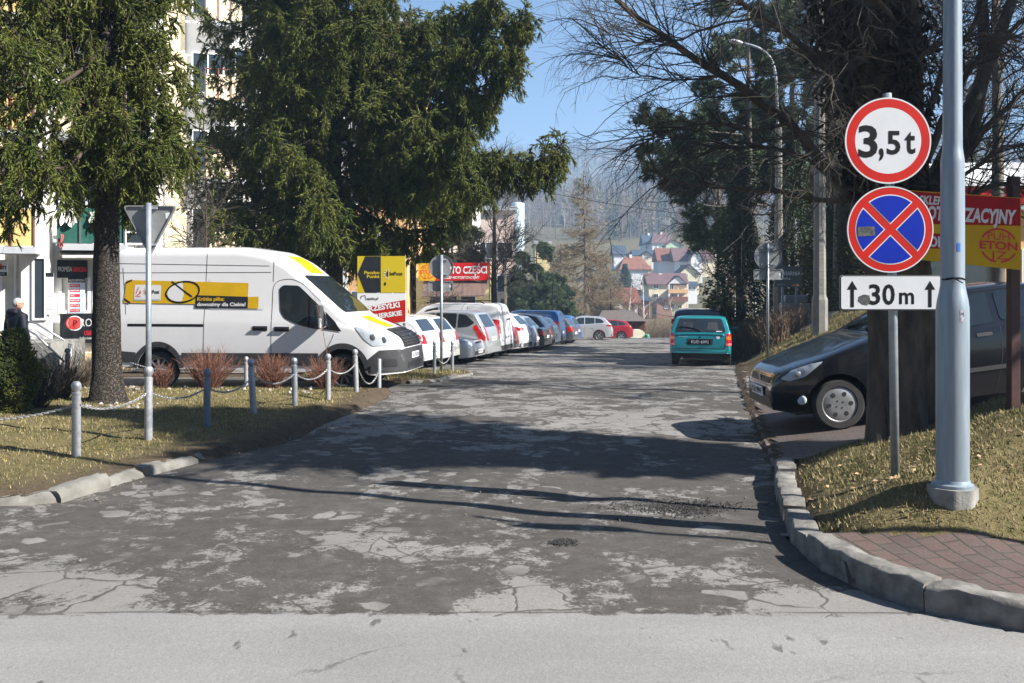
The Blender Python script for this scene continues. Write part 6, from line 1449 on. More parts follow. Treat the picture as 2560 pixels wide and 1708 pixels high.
for s_ in (1, -1):
    v.part('window_panel', [roundpoly([(2.72, 1.50), (2.72, 2.08), (3.88, 2.09), (3.88, 1.50)], .06)], 'y', 'p_white', (s_,), .006)
    v.part('tail_light', [roundpoly([(5.80, .80), (5.95, .80), (5.95, 1.42), (5.86, 1.46), (5.80, 1.36)], .03)], 'y', 'tail', (s_,), .012, .05)
    o = v.part('tail_light_lens', [[(5.86, .95), (5.90, .95), (5.90, 1.25), (5.86, 1.25)]], 'y', 'lens', (s_,), .017, .05)
    # advert, both sides
    v.part('advert_panel', [roundpoly([(3.07, 1.73), (3.07, 2.00), (5.62, 2.06), (5.66, 1.62), (3.98, 1.60), (3.98, 1.73)], .015)], 'y', 'yellow', (s_,), .010, .12)
    v.part('advert_strip', [[(3.07, 1.52), (4.15, 1.53), (4.15, 1.77), (3.07, 1.74)]], 'y', 'charcoal', (s_,), .013, .12)
    v.part('advert_square', [[(2.85, 1.52), (3.065, 1.52), (3.065, 1.74), (2.85, 1.74)]], 'y', 'yellow', (s_,), .013, .12)
    v.part('advert_card', [roundpoly([(4.88, 1.66), (5.44, 1.66), (5.44, 1.97), (4.88, 1.96)], .03)], 'y', 'white_print', (s_,), .013, .12)
    v.part('advert_card_strip', [[(4.89, 1.663), (5.43, 1.663), (5.43, 1.70), (4.89, 1.70)]], 'y', 'grey_print', (s_,), .0145, .12)
    cx, cy = 4.42, 1.83; el = lambda k: [(cx+k*.36*math.cos(a)*1.0, cy+k*.20*math.sin(a)-.12*k*math.cos(a)*.3) for a in np.linspace(0, 6.2832, 34)[:-1]]
    mb = MB(); o1, o2 = el(1.0), el(.90); lo_z = 1.60
    fl = [(x, z) for x, z in o2 if z < 2.04 and x > 4.36]
    v.part('advert_ball', [[(cx-.02, 1.79), (cx+.01, 1.66)]+[(x, z) for x, z in sorted(((x, z) for x, z in o2 if x > cx), key=lambda q_: q_[1])]], 'y', 'white_print', (s_,), .0125, .1)
    ring = o1+[o1[0]]+[o2[0]]+o2[::-1]
    lines = [[p for p in o1]+[o1[0]], [(cx+.24, 2.03), (cx-.02, 1.85), (cx-.20, 1.74)], [(5.64, 2.0), (5.50, 2.06)], [(5.65, 1.70), (5.52, 1.62)]]
    for l in lines: mb = MB(); mb.add(*v.line(l, 'y', s_, .028, .0150)); mb.build('advert_line', MT['black'], v.T)
    for t_, s0, s1, z, h, mat in (('Krótka piłka:', 3.55, 4.11, 1.665, .068, 'yellow'), ('dowozimy dla Ciebie!', 3.11, 4.11, 1.565, .066, 'white_print'), ('InPost', 4.91, 5.13, 1.80, .065, 'charcoal'), ('POLSKA', 5.30, 5.41, 1.735, .026, 'red_print'), ('SPONSOR STRATEGICZNY', 4.98, 5.36, 1.672, .018, 'white_print')):
        me = MB(); text_fit(me, t_, 0, abs(s1-s0), 0, h, Matrix.Identity(4), .03)
        for k in range(len(me.v)):
            q_ = me.v[k]; me.v[k] = v.proj((s1-q_.x) if s_ < 0 else (s0+q_.x), z+q_.y, 'y', s_, .0165)
        me.build('lettering', MT[mat], v.T)
    mb = MB(); 
    me = MB(); sunlogo(me, 0, 0, .05, 0, Matrix.Identity(4))
    for k in range(len(me.v)): q_ = me.v[k]; me.v[k] = v.proj((5.17+q_.x) if s_ > 0 else 5.17-q_.x, 1.83+q_.y, 'y', s_, .0165)
    me.build('sun_logo', MT['yellow'], v.T)
    mb = MB()
    for l in ([(5.40, 1.80), (5.36, 1.85), (5.40, 1.89), (5.35, 1.92)], [(5.31, 1.79), (5.34, 1.83), (5.31, 1.86)], [(5.38, 1.77), (5.33, 1.78), (5.30, 1.83)]): mb.add(*v.line(l, 'y', s_, .016, .0165))
    mb.build('football_emblem', MT['red_print'], v.T)
VD = 17.55
a = R(-8.5); h = Vector((math.cos(a), math.sin(a), 0)); nose = Vector((((1057-1280)/F)*(VD-.75), VD-.45, 0)); lf = Vector((-h.y, h.x, 0))
ctr = nose-h*2.98+lf*.35-h*.15; ctr.z = rp(VD)+.018; v.go(ctr, a); v.T.scale = (.955, .97, .985)
# wheel covers on the van's rear axle are silver
for w in [o for o in bpy.data.objects if o.parent == v.T and o.name.startswith('wheel') and not o.name.startswith('wheel_')]:
    cx = np.mean([p.co.x for p in w.data.vertices])
    if cx < 0:
        for ch in w.children:
            if ch.name.startswith('rim'): ch.data.materials[0] = MT['rim']
# --------------------------------------------------------------- teal estate, seen from behind
top = [(0, .5), (.05, .66), (.3, .76), (1.1, .92), (1.85, 1.33), (2.25, 1.40), (3.6, 1.42), (3.85, 1.39), (4.10, .98), (4.17, .94), (4.22, .55)]
t = Car('parked_car', 'teal estate car seen from behind, plate KUD 6092, at the right kerb', 'car', top, 4.22, 1.70, [(0, .26), (.5, .2), (3.7, .26), (4.22, .40)], [(0, .6), (1, .85), (3.9, .97), (4.22, .94)], (.85, 3.38), .29, 'p_teal', tum=.34, rc=.10, kr=.07, er=.3, group='cars at the right kerb', spokes=6, tyre_w=.17, nexp=.42)
W = 1.70
t.part('side_window', [roundpoly([(1.5, .92), (2.05, 1.30), (2.4, 1.33), (2.4, .94)], .04), roundpoly([(2.46, .94), (2.46, 1.33), (3.1, 1.33), (3.1, .96)], .04), roundpoly([(3.16, .97), (3.16, 1.33), (3.68, 1.31), (3.86, 1.02)], .04)], 'y', 'glass', (1, -1))
rw = t.part('rear_window', [roundpoly([(-.70, .97), (.70, .97), (.575, 1.345), (-.575, 1.345)], .05)], 'x', 'glass', (-1,), .006)
for s_ in (1, -1): 
    mb = MB(); mb.add(*t.decal(roundpoly([(s_*.18, 1.03), (s_*.50, 1.03), (s_*.47, 1.24), (s_*.22, 1.24)], .05), 'x', -1, .0075)); mb.build('seat_back', M('seat', (.025, .03, .04), .7) if s_ > 0 else bpy.data.materials['seat'], rw)
mb = MB(); mb.add(*t.decal([(-.44, .985), (-.60, .985), (-.60, 1.005), (-.44, 1.005)], 'x', -1, .008)); mb.build('sticker', MT['white_print'], rw)
mb = MB(); P = [t.proj(y, z, 'x', -1, .02) for y, z in ((.60, 1.09), (.38, 1.10), (.16, 1.06), (.0, .99))]; mb.tube(P, [.010, .012, .014, .018], 6); mb.build('rear_wiper', MT['black'], t.T)
t.part('windscreen', [roundpoly([(-.66, .98), (.66, .98), (.52, 1.32), (-.52, 1.32)], .05)], 'x', 'glass', (1,))
for s_ in (1, -1):
    o = t.part('tail_light', [roundpoly([(s_*.695, .60), (s_*.855, .60), (s_*.81, .935), (s_*.715, .935)], .015)], 'x', 'tail', (-1,), .008, .03)
    mb = MB(); mb.add(*t.decal([(s_*.703, .77), (s_*.836, .77), (s_*.822, .86), (s_*.71, .86)], 'x', -1, .0105, .03)); mb.build('indicator', MT['amber'], o)
    mb = MB(); mb.add(*t.decal([(s_*.700, .61), (s_*.846, .61), (s_*.838, .67), (s_*.703, .67)], 'x', -1, .0105, .03)); mb.build('reversing_lamp', M('pink_lens', (.75, .16, .15), .2), o)
    t.part('tail_light_side', [roundpoly([(4.0, .60), (4.19, .60), (4.13, .93), (4.04, .93)], .02)], 'y', 'tail', (s_,), .007, .03)
t.part('tailgate_gap', [[(-.66, .515), (.66, .515), (.66, .528), (-.66, .528)], [(-.685, .60), (-.665, .53), (-.650, .53), (-.670, .60)], [(.685, .60), (.665, .53), (.650, .53), (.670, .60)]], 'x', 'rim_dark', (-1,), .005, .05)
mb = MB(); P = [t.proj(y, .915-.03*abs(y/.66)**3, 'x', -1, .012) for y in np.linspace(-.66, .66, 21)]; mb.tube(P, .015, 6); mb.build('spoiler_lip', MT['p_teal'], t.T, True)
t.part('plate_recess', [roundpoly([(-.34, .63), (.34, .63), (.36, .79), (-.36, .79)], .02)], 'x', 'rim_dark', (-1,), .006)
t.plate(0, .705, -1, 'KUD 6092', .56, .125, 'black', 'white_print', off=.016)
t.part('lock', [circle(.025, 14, (0, .835))], 'x', 'black', (-1,), .006); t.part('round_sticker', [[(x*1.2-.49, z) for x, z in circle(.042, 18, (0, .83))]], 'x', 'white_print', (-1,), .006, .03)
mb = MB(); me = MB(); text_fit(me, 'CITROEN ZX', 0, .27, 0, .022, Matrix.Identity(4), .02)
for k in range(len(me.v)): q_ = me.v[k]; me.v[k] = t.proj(.60-q_.x, .832+q_.y, 'x', -1, .006)
me.build('lettering', MT['grey_print'], t.T)
mb = MB(); P = [t.proj(y, .40, 'x', -1, .012) for y in np.linspace(-.78, .78, 21)]; mb.tube(P, .012, 6); mb.build('bumper_strip', MT['p_teal'], t.T, True)
for s_ in (1, -1): mb = MB(); mb.box((t.L/2-3.75, s_*.70, .24), (.012, .22, .26)); mb.build('mud_flap', MT['trim'], t.T)
mb = MB(); mb.tube([(-1.9, .5, .24), (-2.14, .5, .24)], .028, 10); mb.build('exhaust_pipe', MT['rim'], t.T)
t.mirrors(1.62, .98, 'p_teal', (.12, .2, .12), .11); t.seams([[(2.43, .35), (2.43, .94)], [(3.13, .75), (3.13, .96)]])
for s_ in (1, -1): t.part('side_moulding', [[(1.25, .48), (2.95, .50), (2.95, .56), (1.25, .54)]], 'y', 'trim', (s_,), .012)
d = 26.4; rx = (1750-1280)/F*(d-0); ha = R(90-14.3); h = Vector((math.cos(ha), math.sin(ha), 0)); ctr = Vector((rx, d, 0))+h*2.11; ctr.z = rp(d+1.5)+.03; t.go(ctr, ha, 0)
t.T.scale = (1.03, 1.03, 1.03)
# dark people carrier ahead of it
ty = TYPES['suv']; k_ = Car('parked_car', 'dark people carrier in front of the teal estate, only roof and one side showing', 'car', [(0, .6), (.06, .84), (.35, .97), (.9, 1.12), (1.8, 1.62), (2.3, 1.74), (4.1, 1.74), (4.35, 1.66), (4.5, 1.1), (4.55, .7)], 4.55, 1.84, .24, [(0, .7), (1, 1.02), (4.4, 1.1), (4.55, 1.0)], (.9, 3.6), .33, 'p_navy', tum=.22, rc=.14, group='cars at the right kerb', kr=.08)
k_.part('rear_window', [roundpoly([(-.72, 1.10), (.72, 1.10), (.64, 1.60), (-.64, 1.60)], .06)], 'x', 'glass', (-1,)); k_.part('side_window', [roundpoly([(1.5, 1.1), (2.2, 1.58), (2.7, 1.62), (2.7, 1.12)], .05), roundpoly([(2.76, 1.12), (2.76, 1.62), (4.1, 1.60), (4.2, 1.14)], .05)], 'y', 'glass', (1, -1))
for s_ in (1, -1): k_.part('tail_light', [roundpoly([(s_*.76, .95), (s_*.90, .95), (s_*.82, 1.42), (s_*.74, 1.42)], .03)], 'x', 'tail', (-1,), .008, .04); k_.part('tail_light_side', [roundpoly([(4.38, .95), (4.52, .95), (4.46, 1.40), (4.40, 1.40)], .02)], 'y', 'tail', (s_,), .008, .04)
k_.plate(0, .7, -1, None); k_.mirrors(1.55, 1.22, 'p_navy', (.14, .24, .2), .13)
d = 31.8; ctr = Vector(((1741-1280)/F*d, d, 0))+h*2.27; ctr.z = rp(d+2)+.01; k_.go(ctr, ha)
# --------------------------------------------------------------- black hatchback on the drive, right
top = [(0, .52), (.04, .64), (.14, .735), (.45, .82), (1.05, .985), (1.25, 1.03), (1.95, 1.37), (2.3, 1.435), (3.0, 1.42), (3.35, 1.34), (3.66, 1.02), (3.76, .93), (3.83, .60)]
b = Car('parked_car', 'black hatchback nosing down the paved drive behind the dark tree trunk', 'car', top, 3.835, 1.66, [(0, .28), (.3, .21), (.6, .19), (3.3, .20), (3.83, .32)], [(0, .6), (.6, .80), (1.1, .90), (3.2, .98), (3.83, .93)], (.70, 3.14), .29, 'p_black', tum=.36, rc=.11, kf=.34, ef=.8, group='cars near the camera', rimcol='cover', sig=.04, tyre_w=.18)
b.part('side_window', [roundpoly([(1.50, .955), (2.08, 1.31), (2.55, 1.345), (2.55, 1.0)], .05), roundpoly([(2.63, 1.01), (2.63, 1.345), (2.95, 1.335), (3.32, 1.12), (3.22, 1.03)], .06)], 'y', 'glass', (1, -1), .006)
b.part('windscreen', [roundpoly([(-.66, 1.04), (.66, 1.04), (.54, 1.36), (-.54, 1.36)], .06)], 'x', 'glass', (1,), .006)
b.part('windscreen_side', [roundpoly([(1.22, 1.005), (1.98, 1.36), (2.06, 1.37), (1.45, 1.0)], .03)], 'y', 'glass', (1, -1), .007, .04)
b.part('rear_window', [roundpoly([(-.55, 1.02), (.55, 1.02), (.48, 1.32), (-.48, 1.32)], .05)], 'x', 'glass', (-1,))
for s_ in (1, -1):
    o = b.part('headlight', [roundpoly([(.11, .635), (.20, .605), (.36, .645), (.58, .80), (.46, .785), (.24, .725)], .03)], 'y', 'lens', (s_,), .006, .03)
    mb = MB(); p = b.proj(.30, .675, 'y', s_, .006); mb.sphere((0, 0, 0), 1, 10, Matrix.Translation(p) @ Matrix.Diagonal((.045, .012, .035, 1))); mb.build('lamp_reflector', MT['rim'], o, True)
    mb = MB(); p = b.proj(.30, .38, 'y', s_, .0); mb.lathe([(.052, -.01), (.055, .012), (.03, .02), (.004, .022)], 18, Matrix.Translation(p) @ Matrix.Rotation(R(-72*s_), 4, 'X') @ Matrix.Rotation(R(38), 4, 'Y')); mb.build('fog_lamp', MT['lens'], b.T, True)
    b.part('door_handle', [roundpoly([(2.32, .865), (2.50, .865), (2.50, .905), (2.32, .905)], .015)], 'y', 'trim', (s_,), .012, .05)
    b.part('bumper_strip', [roundpoly([(.03, .50), (.42, .50), (.42, .545), (.03, .55)], .01)], 'y', 'trim', (s_,), .012, .05)
    b.part('side_moulding', [roundpoly([(1.12, .46), (2.72, .48), (2.72, .53), (1.12, .51)], .01)], 'y', 'trim', (s_,), .010)
    b.part('indicator', [roundpoly([(1.06, .72), (1.13, .72), (1.13, .75), (1.06, .75)], .01)], 'y', 'lens', (s_,), .008, .03)
b.part('grille', [roundpoly([(-.40, .575), (.40, .575), (.44, .64), (-.44, .64)], .02)], 'x', 'rim_dark', (1,), .006, .05)
b.part('lower_grille', [roundpoly([(-.55, .30), (.55, .30), (.5, .43), (-.5, .43)], .03)], 'x', 'rim_dark', (1,), .008, .05)
p = b.proj(0, .615, 'x', 1, .015); mb = MB(); mb.sphere((0, 0, 0), 1, 10, Matrix.Translation(p) @ Matrix.Diagonal((.012, .04, .05, 1))); mb.build('emblem', MT['rim'], b.T, True)
b.plate(0, .47, 1, 'KGR 09PW', off=.02)
for s_ in (.28, -.35): mb = MB(); mb.tube([b.proj(s_, 1.05, 'x', 1, .015), b.proj(s_+.22, 1.075, 'x', 1, .02), b.proj(s_+.42, 1.10, 'x', 1, .015)], [.014, .010, .006], 6); mb.build('wiper', MT['black'], b.T)
b.mirrors(1.62, 1.0, 'p_black', (.13, .2, .13), .09)
b.seams([[(1.28, .30), (1.12, .55), (1.14, .80), (1.42, .93)], [(2.60, .96), (2.58, .60), (2.48, .28)]])
f0 = Vector((ux(1930, 10.55), 10.55, 0)); a = R(180-1)             # front wheel, left side
h = Vector((math.cos(a), math.sin(a), 0)); lf = Vector((-h.y, h.x, 0))
fz = at(1925, 977, 10.5).z; pit = math.atan(.125)
fw = Vector((b.L/2-.70, b.W/2-.1, 0)); rot = Matrix.Rotation(a, 4, 'Z') @ Matrix.Rotation(pit, 4, 'Y')
o_ = rot @ fw; ctr = Vector((f0.x, f0.y, gz(f0.x, f0.y)+.008))-o_; b.go(ctr, a, pit)
# ================================================================ BUILDINGS
mk('wall_white', (.80, .79, .76), .85, (.74, .73, .70), 1.5, bump=.1, bscale=60); mk('wall_cream', (.78, .68, .47), .85, (.72, .63, .44), 1.5, bump=.1, bscale=60)
mk('wall_orange', (.70, .42, .20), .85, (.64, .38, .18), 1.2); mk('wall_green', (.52, .66, .44), .85, (.48, .62, .40), 1.2); mk('wall_pink', (.72, .56, .48), .85, (.68, .52, .45), 1.2); mk('wall_yellow', (.74, .60, .30), .85, (.70, .56, .28), 1.0)
mk('tower_blue', (.55, .66, .72), .6, (.50, .60, .66), 2); mk('window_frame', (.78, .78, .77), .5); mk('window_glass', (.03, .04, .05), .06, spec=.8); mk('curtain', (.66, .64, .58), .3, (.50, .49, .45), 4, spec=.5)
mk('slab_grey', (.42, .44, .46), .8, (.36, .38, .40), 4); mk('rail_brown', (.22, .07, .045), .6, (.16, .05, .035), 7); mk('rail_cream', (.70, .52, .20), .6, (.62, .45, .17), 6, stretch=(8, 8, .3)); mk('netting', (.012, .10, .075), .7, (.008, .075, .055), 8); mk('steel', (.40, .42, .44), .3, metal=.8)
mk('plinth', (.62, .47, .26), .9, (.54, .41, .23), 4); mk('awning', (.60, .59, .55), .7, (.52, .51, .48), 3, stretch=(1, 8, 1))
def win(par, M_, x, y, w, h, name='window', fr=.05, mull=1, glass='window_glass', off=None, frame='window_frame', depth=.05):
    """a window: frame, its glass, and the bar down the middle; x,y = lower left in the wall plane"""
    mb = MB()
    for (cx, cy, sx_, sy_) in ((x+w/2, y+fr/2, w, fr), (x+w/2, y+h-fr/2, w, fr), (x+fr/2, y+h/2, fr, h-2*fr), (x+w-fr/2, y+h/2, fr, h-2*fr)): mb.box((cx, cy, depth/2), (sx_, sy_, depth), M_)
    for k in range(mull): mb.box((x+w*(k+1)/(mull+1), y+h/2, depth/2-.004), (fr*.9, h-2*fr, depth-.008), M_)
    f = mb.build(name, MT[frame], par, off=off)
    mb = MB(); flat(mb, [(x+fr*.8, y+fr*.8), (x+w-fr*.8, y+fr*.8), (x+w-fr*.8, y+h-fr*.8), (x+fr*.8, y+h-fr*.8)], .012, M_); mb.build('pane', MT[glass], f, off=off); return f
def bxm(name, par, M_, x0, x1, y0, y1, z0, z1, mat, off, bev=0):
    mb = MB(); mb.box(((x0+x1)/2, (y0+y1)/2, (z0+z1)/2), (x1-x0, y1-y0, z1-z0), M_, bev); return mb.build(name, MT[mat], par, off=off)
# ---- apartment block with shops on the left
AD = 22.5; s = F/AD; AO = Vector(at(0, 800, AD)); AO.z = rp(AD)-.1; aa = R(18)
T = thing('apartment_block', 'white and cream apartment block with balconies and ground floor shops, far left', 'building', AO); off = AO; APT = T
MA = plane(AO, (math.cos(aa), math.sin(aa), 0)); NZ = (math.sin(aa), -math.cos(aa))
def U(u, z=0):
    k = (u*K-1280)/F; ox, oy = AO.x+NZ[0]*z, AO.y+NZ[1]*z; return (k*oy-ox)/(math.cos(aa)-k*math.sin(aa))
U2 = lambda u: U(u, -9.2)
Vv = lambda v: CH-(v*K-HV)/s-AO.z     # picture column/row -> metres on the facade
bxm('wall', T, MA, U(-420), U(55), .0, 16.5, -9, 0, 'wall_cream', off); bxm('wall', T, MA, U(55), U(118), .0, 16.5, -9, .35, 'wall_white', off)
bxm('wall', T, MA, U(118), U(305), .0, 16.5, -9, -.3, 'wall_white', off); bxm('wall', T, MA, U2(290), U2(700), .0, 16.5, -13, -9.2, 'wall_white', off)
bxm('plinth', T, MA, U(118.5), U(304.5), -.2, .55, -.3, -.15, 'plinth', off); bxm('wall_band', T, MA, U2(380), U2(425), .5, 16.4, -9.2, -9.12, 'wall_cream', off); bxm('wall_band', T, MA, U2(640), U2(680), .5, 16.4, -9.2, -9.12, 'wall_cream', off)
for fl in range(5):                                             # upper windows
    y = 3.6+2.75*fl
    for (u, w, zf) in ((-300, 1.4, .0), (-160, 1.4, 0), (440, 1.1, -9.11), (595, 1.3, -9.11), (150, .9, -.3), (240, .9, -.3)):
        win(T, MA @ Matrix.Translation((0, 0, zf)), U(u) if zf > -5 else U2(u), y, w, 1.45, off=off)
def balcony(u0, u1, y, zf, rail, ht=1.05, deep=.75, U=U):
    b = bxm('balcony_slab', T, MA, U(u0), U(u1), y, y+.16, zf, zf+deep, 'slab_grey', off)
    o = bxm('balcony_panel', T, MA, U(u0)+.04, U(u1)-.04, y+.18, y+ht, zf+deep-.06, zf+deep-.03, rail, off)
    mb = MB(); n = int((U(u1)-U(u0))/.42)
    for k in range(n+1): mb.box((U(u0)+.03+(U(u1)-U(u0)-.06)*k/n, y+.16+ht/2, zf+deep-.01), (.035, ht, .035), MA)
    mb.box(((U(u0)+U(u1))/2, y+.18+ht, zf+deep-.01), (U(u1)-U(u0), .045, .05), MA); mb.build('balcony_railing', MT['rail_brown' if rail != 'netting' else 'steel'], T, off=off)
yb = Vv(585)
for fl in range(4): balcony(-60, 100, yb+2.75*fl, .35 if fl else 0.36, 'rail_cream'); balcony(135, 292, yb+.12+2.75*fl, -.3, 'netting' if fl == 0 else 'wall_cream'); balcony(470, 560, yb+.12+2.75*fl, -9.2, 'wall_cream', U=U2)
# recesses of the balconies: doors with glass
for fl in range(4):
    win(T, MA @ Matrix.Translation((0, 0, -.3)), U(160), yb+.3+2.75*fl, 1.9, 2.0, name='balcony_door', mull=2, off=off); win(T, MA @ Matrix.Translation((0, 0, -9.19)), U2(490), yb+.3+2.75*fl, 1.5, 2.0, name='balcony_door', off=off)
# ground floor shop fronts
sh = Vv(722)
Mz = MA @ Matrix.Translation((0, 0, .355)); 
win(T, MA @ Matrix.Translation((0, 0, .0)), U(-100), Vv(760), 1.3, 2.4, name='shop_window', off=off, glass='curtain'); win(T, MA @ Matrix.Translation((0, 0, .001)), U(0), Vv(760), .9, 2.3, name='shop_window', off=off, glass='curtain')
win(T, MA @ Matrix.Translation((0, 0, .352)), U(80), Vv(735), .32, 1.55, name='shop_window', mull=0, off=off)
Ms = MA @ Matrix.Translation((0, 0, -.298))
win(T, Ms, U(131), Vv(721), U(205)-U(131), Vv(632)-Vv(721), name='shop_window', mull=2, off=off, glass='curtain', fr=.07); win(T, Ms, U(208), Vv(721), U(300)-U(208), Vv(632)-Vv(721), name='shop_window', mull=3, off=off, glass='curtain', fr=.07); win(T, Ms, U(208), Vv(628), U(300)-U(208), Vv(598)-Vv(628), name='shop_window', mull=3, off=off, glass='curtain', fr=.06)
bxm('roof_band', T, MA, U(-420), U(305), 16.45, 16.8, -9.2, .6, 'slab_grey', off)
# slanted canopy over the shop
mb = MB(); mb.add([(U(128), Vv(577), -.29), (U(300), Vv(577), -.29), (U(300), Vv(590), .45), (U(150), Vv(592), .45), (U(128), Vv(577)+.05, -.29), (U(300), Vv(577)+.05, -.29), (U(300), Vv(590)+.05, .45), (U(150), Vv(592)+.05, .45)], [(0, 1, 2, 3), (4, 7, 6, 5), (3, 2, 6, 7), (0, 3, 7, 4), (1, 5, 6, 2)], MA); mb.build('canopy', MT['awning'], T, off=off)
def sign(name, label, u0, u1, v0, v1, zf, mat, thick=.05, cat='shop sign'):
    o = MA @ Vector((U(u0), Vv(v1), zf)); Ms_ = plane(o, (math.cos(aa), math.sin(aa), 0)); w, h = U(u1)-U(u0), Vv(v0)-Vv(v1); Tn = thing(name, label, cat, o)
    mb = MB(); mb.box((w/2, h/2, -thick/2), (w, h, thick), Ms_); p = mb.build('panel', MT[mat], Tn, off=o); return Tn, p, Ms_, w, h, o
def put(p, Ms_, o, items):
    for (t_, x0, x1, y, h, mat, b_) in items:
        mb = MB(); text_fit(mb, t_, x0, x1, y, h, Ms_ @ Matrix.Translation((0, 0, .004)), b_); mb.build('lettering', MT[mat], p, off=o)
Tn, p, Ms_, w, h, o = sign('shop_sign', 'dark insurance office sign under the canopy, white and red letters', 128, 198, 649, 691, -.20, 'charcoal')
Tn.location = Tn.location
put(p, Ms_, o, [('PROMESA', .03*w, .49*w, .36*h, .26*h, 'white_print', .0), ('UBEZPIECZENIA', .51*w, .98*w, .36*h, .24*h, 'red_print', .03)])
# shift of the sign up to its place above the door
for ob in [Tn]: ob.location.z += Vv(595)-Vv(649)
Tn, p, Ms_, w, h, o = sign('shop_banner', 'large dark banner with red P emblem below the shop window', 136, 262, 722, 791, -.10, 'charcoal', .02, 'banner')
put(p, Ms_, o, [('ROMESA', .37*w, .98*w, .57*h, .26*h, 'white_print', .0), ('UBEZPIECZENIA', .44*w, .99*w, .27*h, .15*h, 'red_print', .02), ('Pośrednictwo ubezpieczeniowe', .36*w, .99*w, .13*h, .08*h, 'white_print', .02)])
mb = MB(); ringm(mb, .125*w, .15*w, .003, Ms_ @ Matrix.Translation((.27*w, .68*h, 0)), 40); mb.build('emblem_ring', MT['white_print'], p, off=o)
mb = MB(); flat(mb, circle(.115*w, 36, (.27*w, .68*h)), .004, Ms_); ringm(mb, .10*w, .125*w, .004, Ms_ @ Matrix.Translation((.235*w, .68*h, 0)), 36, 80, 280); mb.build('emblem', M('coral', (.62, .06, .05), .5), p, off=o)
put(p, Ms_ @ Matrix.Translation((0, 0, .003)), o, [('P', .235*w, .31*w, .58*h, .2*h, 'charcoal', 0)])
Tn, p, Ms_, w, h, o = sign('shop_poster', 'tall price poster with a column of red bars on the shop door', 153, 192, 637, 721, -.22, 'white_print', .02, 'poster')
mb = MB(); flat(mb, [(.05*w, .02*h), (.98*w, .02*h), (.9*w, .86*h), (.05*w, .86*h)], .003, Ms_); mb.build('blue_field', M('poster_blue', (.35, .55, .75), .5, (.6, .7, .8), 3), p, off=o)
mb = MB(); flat(mb, [(0, .87*h), (w, .87*h), (w, h), (0, h)], .003, Ms_); mb.build('header', MT['charcoal'], p, off=o)
put(p, Ms_ @ Matrix.Translation((0, 0, .001)), o, [('NAJLEPSZE UBEZPIECZENIA', .04*w, .96*w, .90*h, .06*h, 'white_print', .02)])
for i, t_ in enumerate(('KOMUNIKACYJNE', 'MAJĄTKOWE', 'OC', 'FIRMOWE', 'NA ŻYCIE', 'TURYSTYCZNE')):
    y = (.74-.14*i)*h; mb = MB(); flat(mb, [(.1*w, y), (.72*w, y), (.72*w, y+.085*h), (.1*w, y+.085*h)], .006, Ms_); mb.build('red_bar', MT['red_print'], p, off=o)
    put(p, Ms_ @ Matrix.Translation((0, 0, .005)), o, [(t_, .14*w, (.66 if len(t_) > 3 else .4)*w, y+.025*h, .04*h, 'white_print', .02)])
Tn, p, Ms_, w, h, o = sign('shop_poster', 'narrow white notice board with dark head, left of the price poster', 111, 129, 626, 722, .40, 'white_print', .03, 'poster')
mb = MB(); flat(mb, [(0, .9*h), (w, .9*h), (w, h), (0, h)], .003, Ms_); mb.build('header', MT['charcoal'], p, off=o)
put(p, Ms_, o, [('O F E R T A', .2*w, .8*w, .78*h, .02*h, 'charcoal', 0), ('OC  AC  NNW', .15*w, .85*w, .6*h, .02*h, 'charcoal', 0), ('DOM  FIRMA', .2*w, .8*w, .42*h, .02*h, 'charcoal', 0), ('TEL. 18 264', .15*w, .85*w, .12*h, .025*h, 'red_print', .02)])
Tn, p, Ms_, w, h, o = sign('shop_sign', 'white shop sign with orange oval and black lettering, left edge', -40, 28, 598, 631, .6, 'white_print', .12)
mb = MB(); flat(mb, [(x*.34*w+.52*w, y*.36*h+.55*h) for x, y in circle(1, 30)], .003, Ms_); mb.build('orange_oval', M('orange', (.72, .14, .03), .5), p, off=o)
put(p, Ms_ @ Matrix.Translation((0, 0, .003)), o, [('Sultan', .3*w, .97*w, .36*h, .34*h, 'charcoal', .01)])
mb = MB(); flat(mb, [(0, -.03), (w, -.03), (w, .16*h), (0, .16*h)], .003, Ms_); mb.build('black_strip', MT['charcoal'], p, off=o)
put(p, Ms_ @ Matrix.Translation((0, 0, .002)), o, [('KEBAB TURECKI', .3*w, .93*w, .0, .10*h, 'white_print', 0)])
Tn, p, Ms_, w, h, o = sign('shop_sign', 'white passage sign with red letters behind the van rear', 268, 290, 594, 632, -.15, 'white_print', .06)
put(p, Ms_, o, [('KASSA', .05*w, .95*w, .5*h, .32*h, 'red_print', .02)]); mb = MB(); flat(mb, [(0, 0), (w, 0), (w, .08*h), (0, .08*h)], .003, Ms_); mb.build('green_strip', M('green_strip', (.2, .5, .1), .5), p, off=o)
# laundry on the first balcony
def cloth(u0, u1, v0, v1, z, mat, label, name='laundry'):
    mb = MB(); n, m = 8, 8; vs = []
    for j in range(m+1):
        for i in range(n+1):
            x = U(u0)+(U(u1)-U(u0))*i/n; y = Vv(v0)+(Vv(v1)-Vv(v0))*j/m*(1+.15*math.sin(i*1.1+u0)); vs.append((x+.02*math.sin(j*.8), y, z+.05*math.sin(i*1.6+j*.3)*j/m))
    fs = [(j*(n+1)+i, j*(n+1)+i+1, (j+1)*(n+1)+i+1, (j+1)*(n+1)+i) for j in range(m) for i in range(n)]
    o = mb.add(vs, fs, MA).build(name, mat, smooth=True); tag(o, label, 'laundry', None)
cloth(147, 184, 478, 516, .52, M('cloth_white', (.74, .74, .72), .9), 'white garment hung over the green netted balcony, left'); cloth(212, 224, 485, 516, .51, M('cloth_pale', (.55, .6, .5), .9), 'pale garment on the green netted balcony, middle'); cloth(226, 238, 482, 520, .53, M('cloth_blue', (.30, .42, .52), .9), 'light blue garment on the green netted balcony, beside the thick trunk')
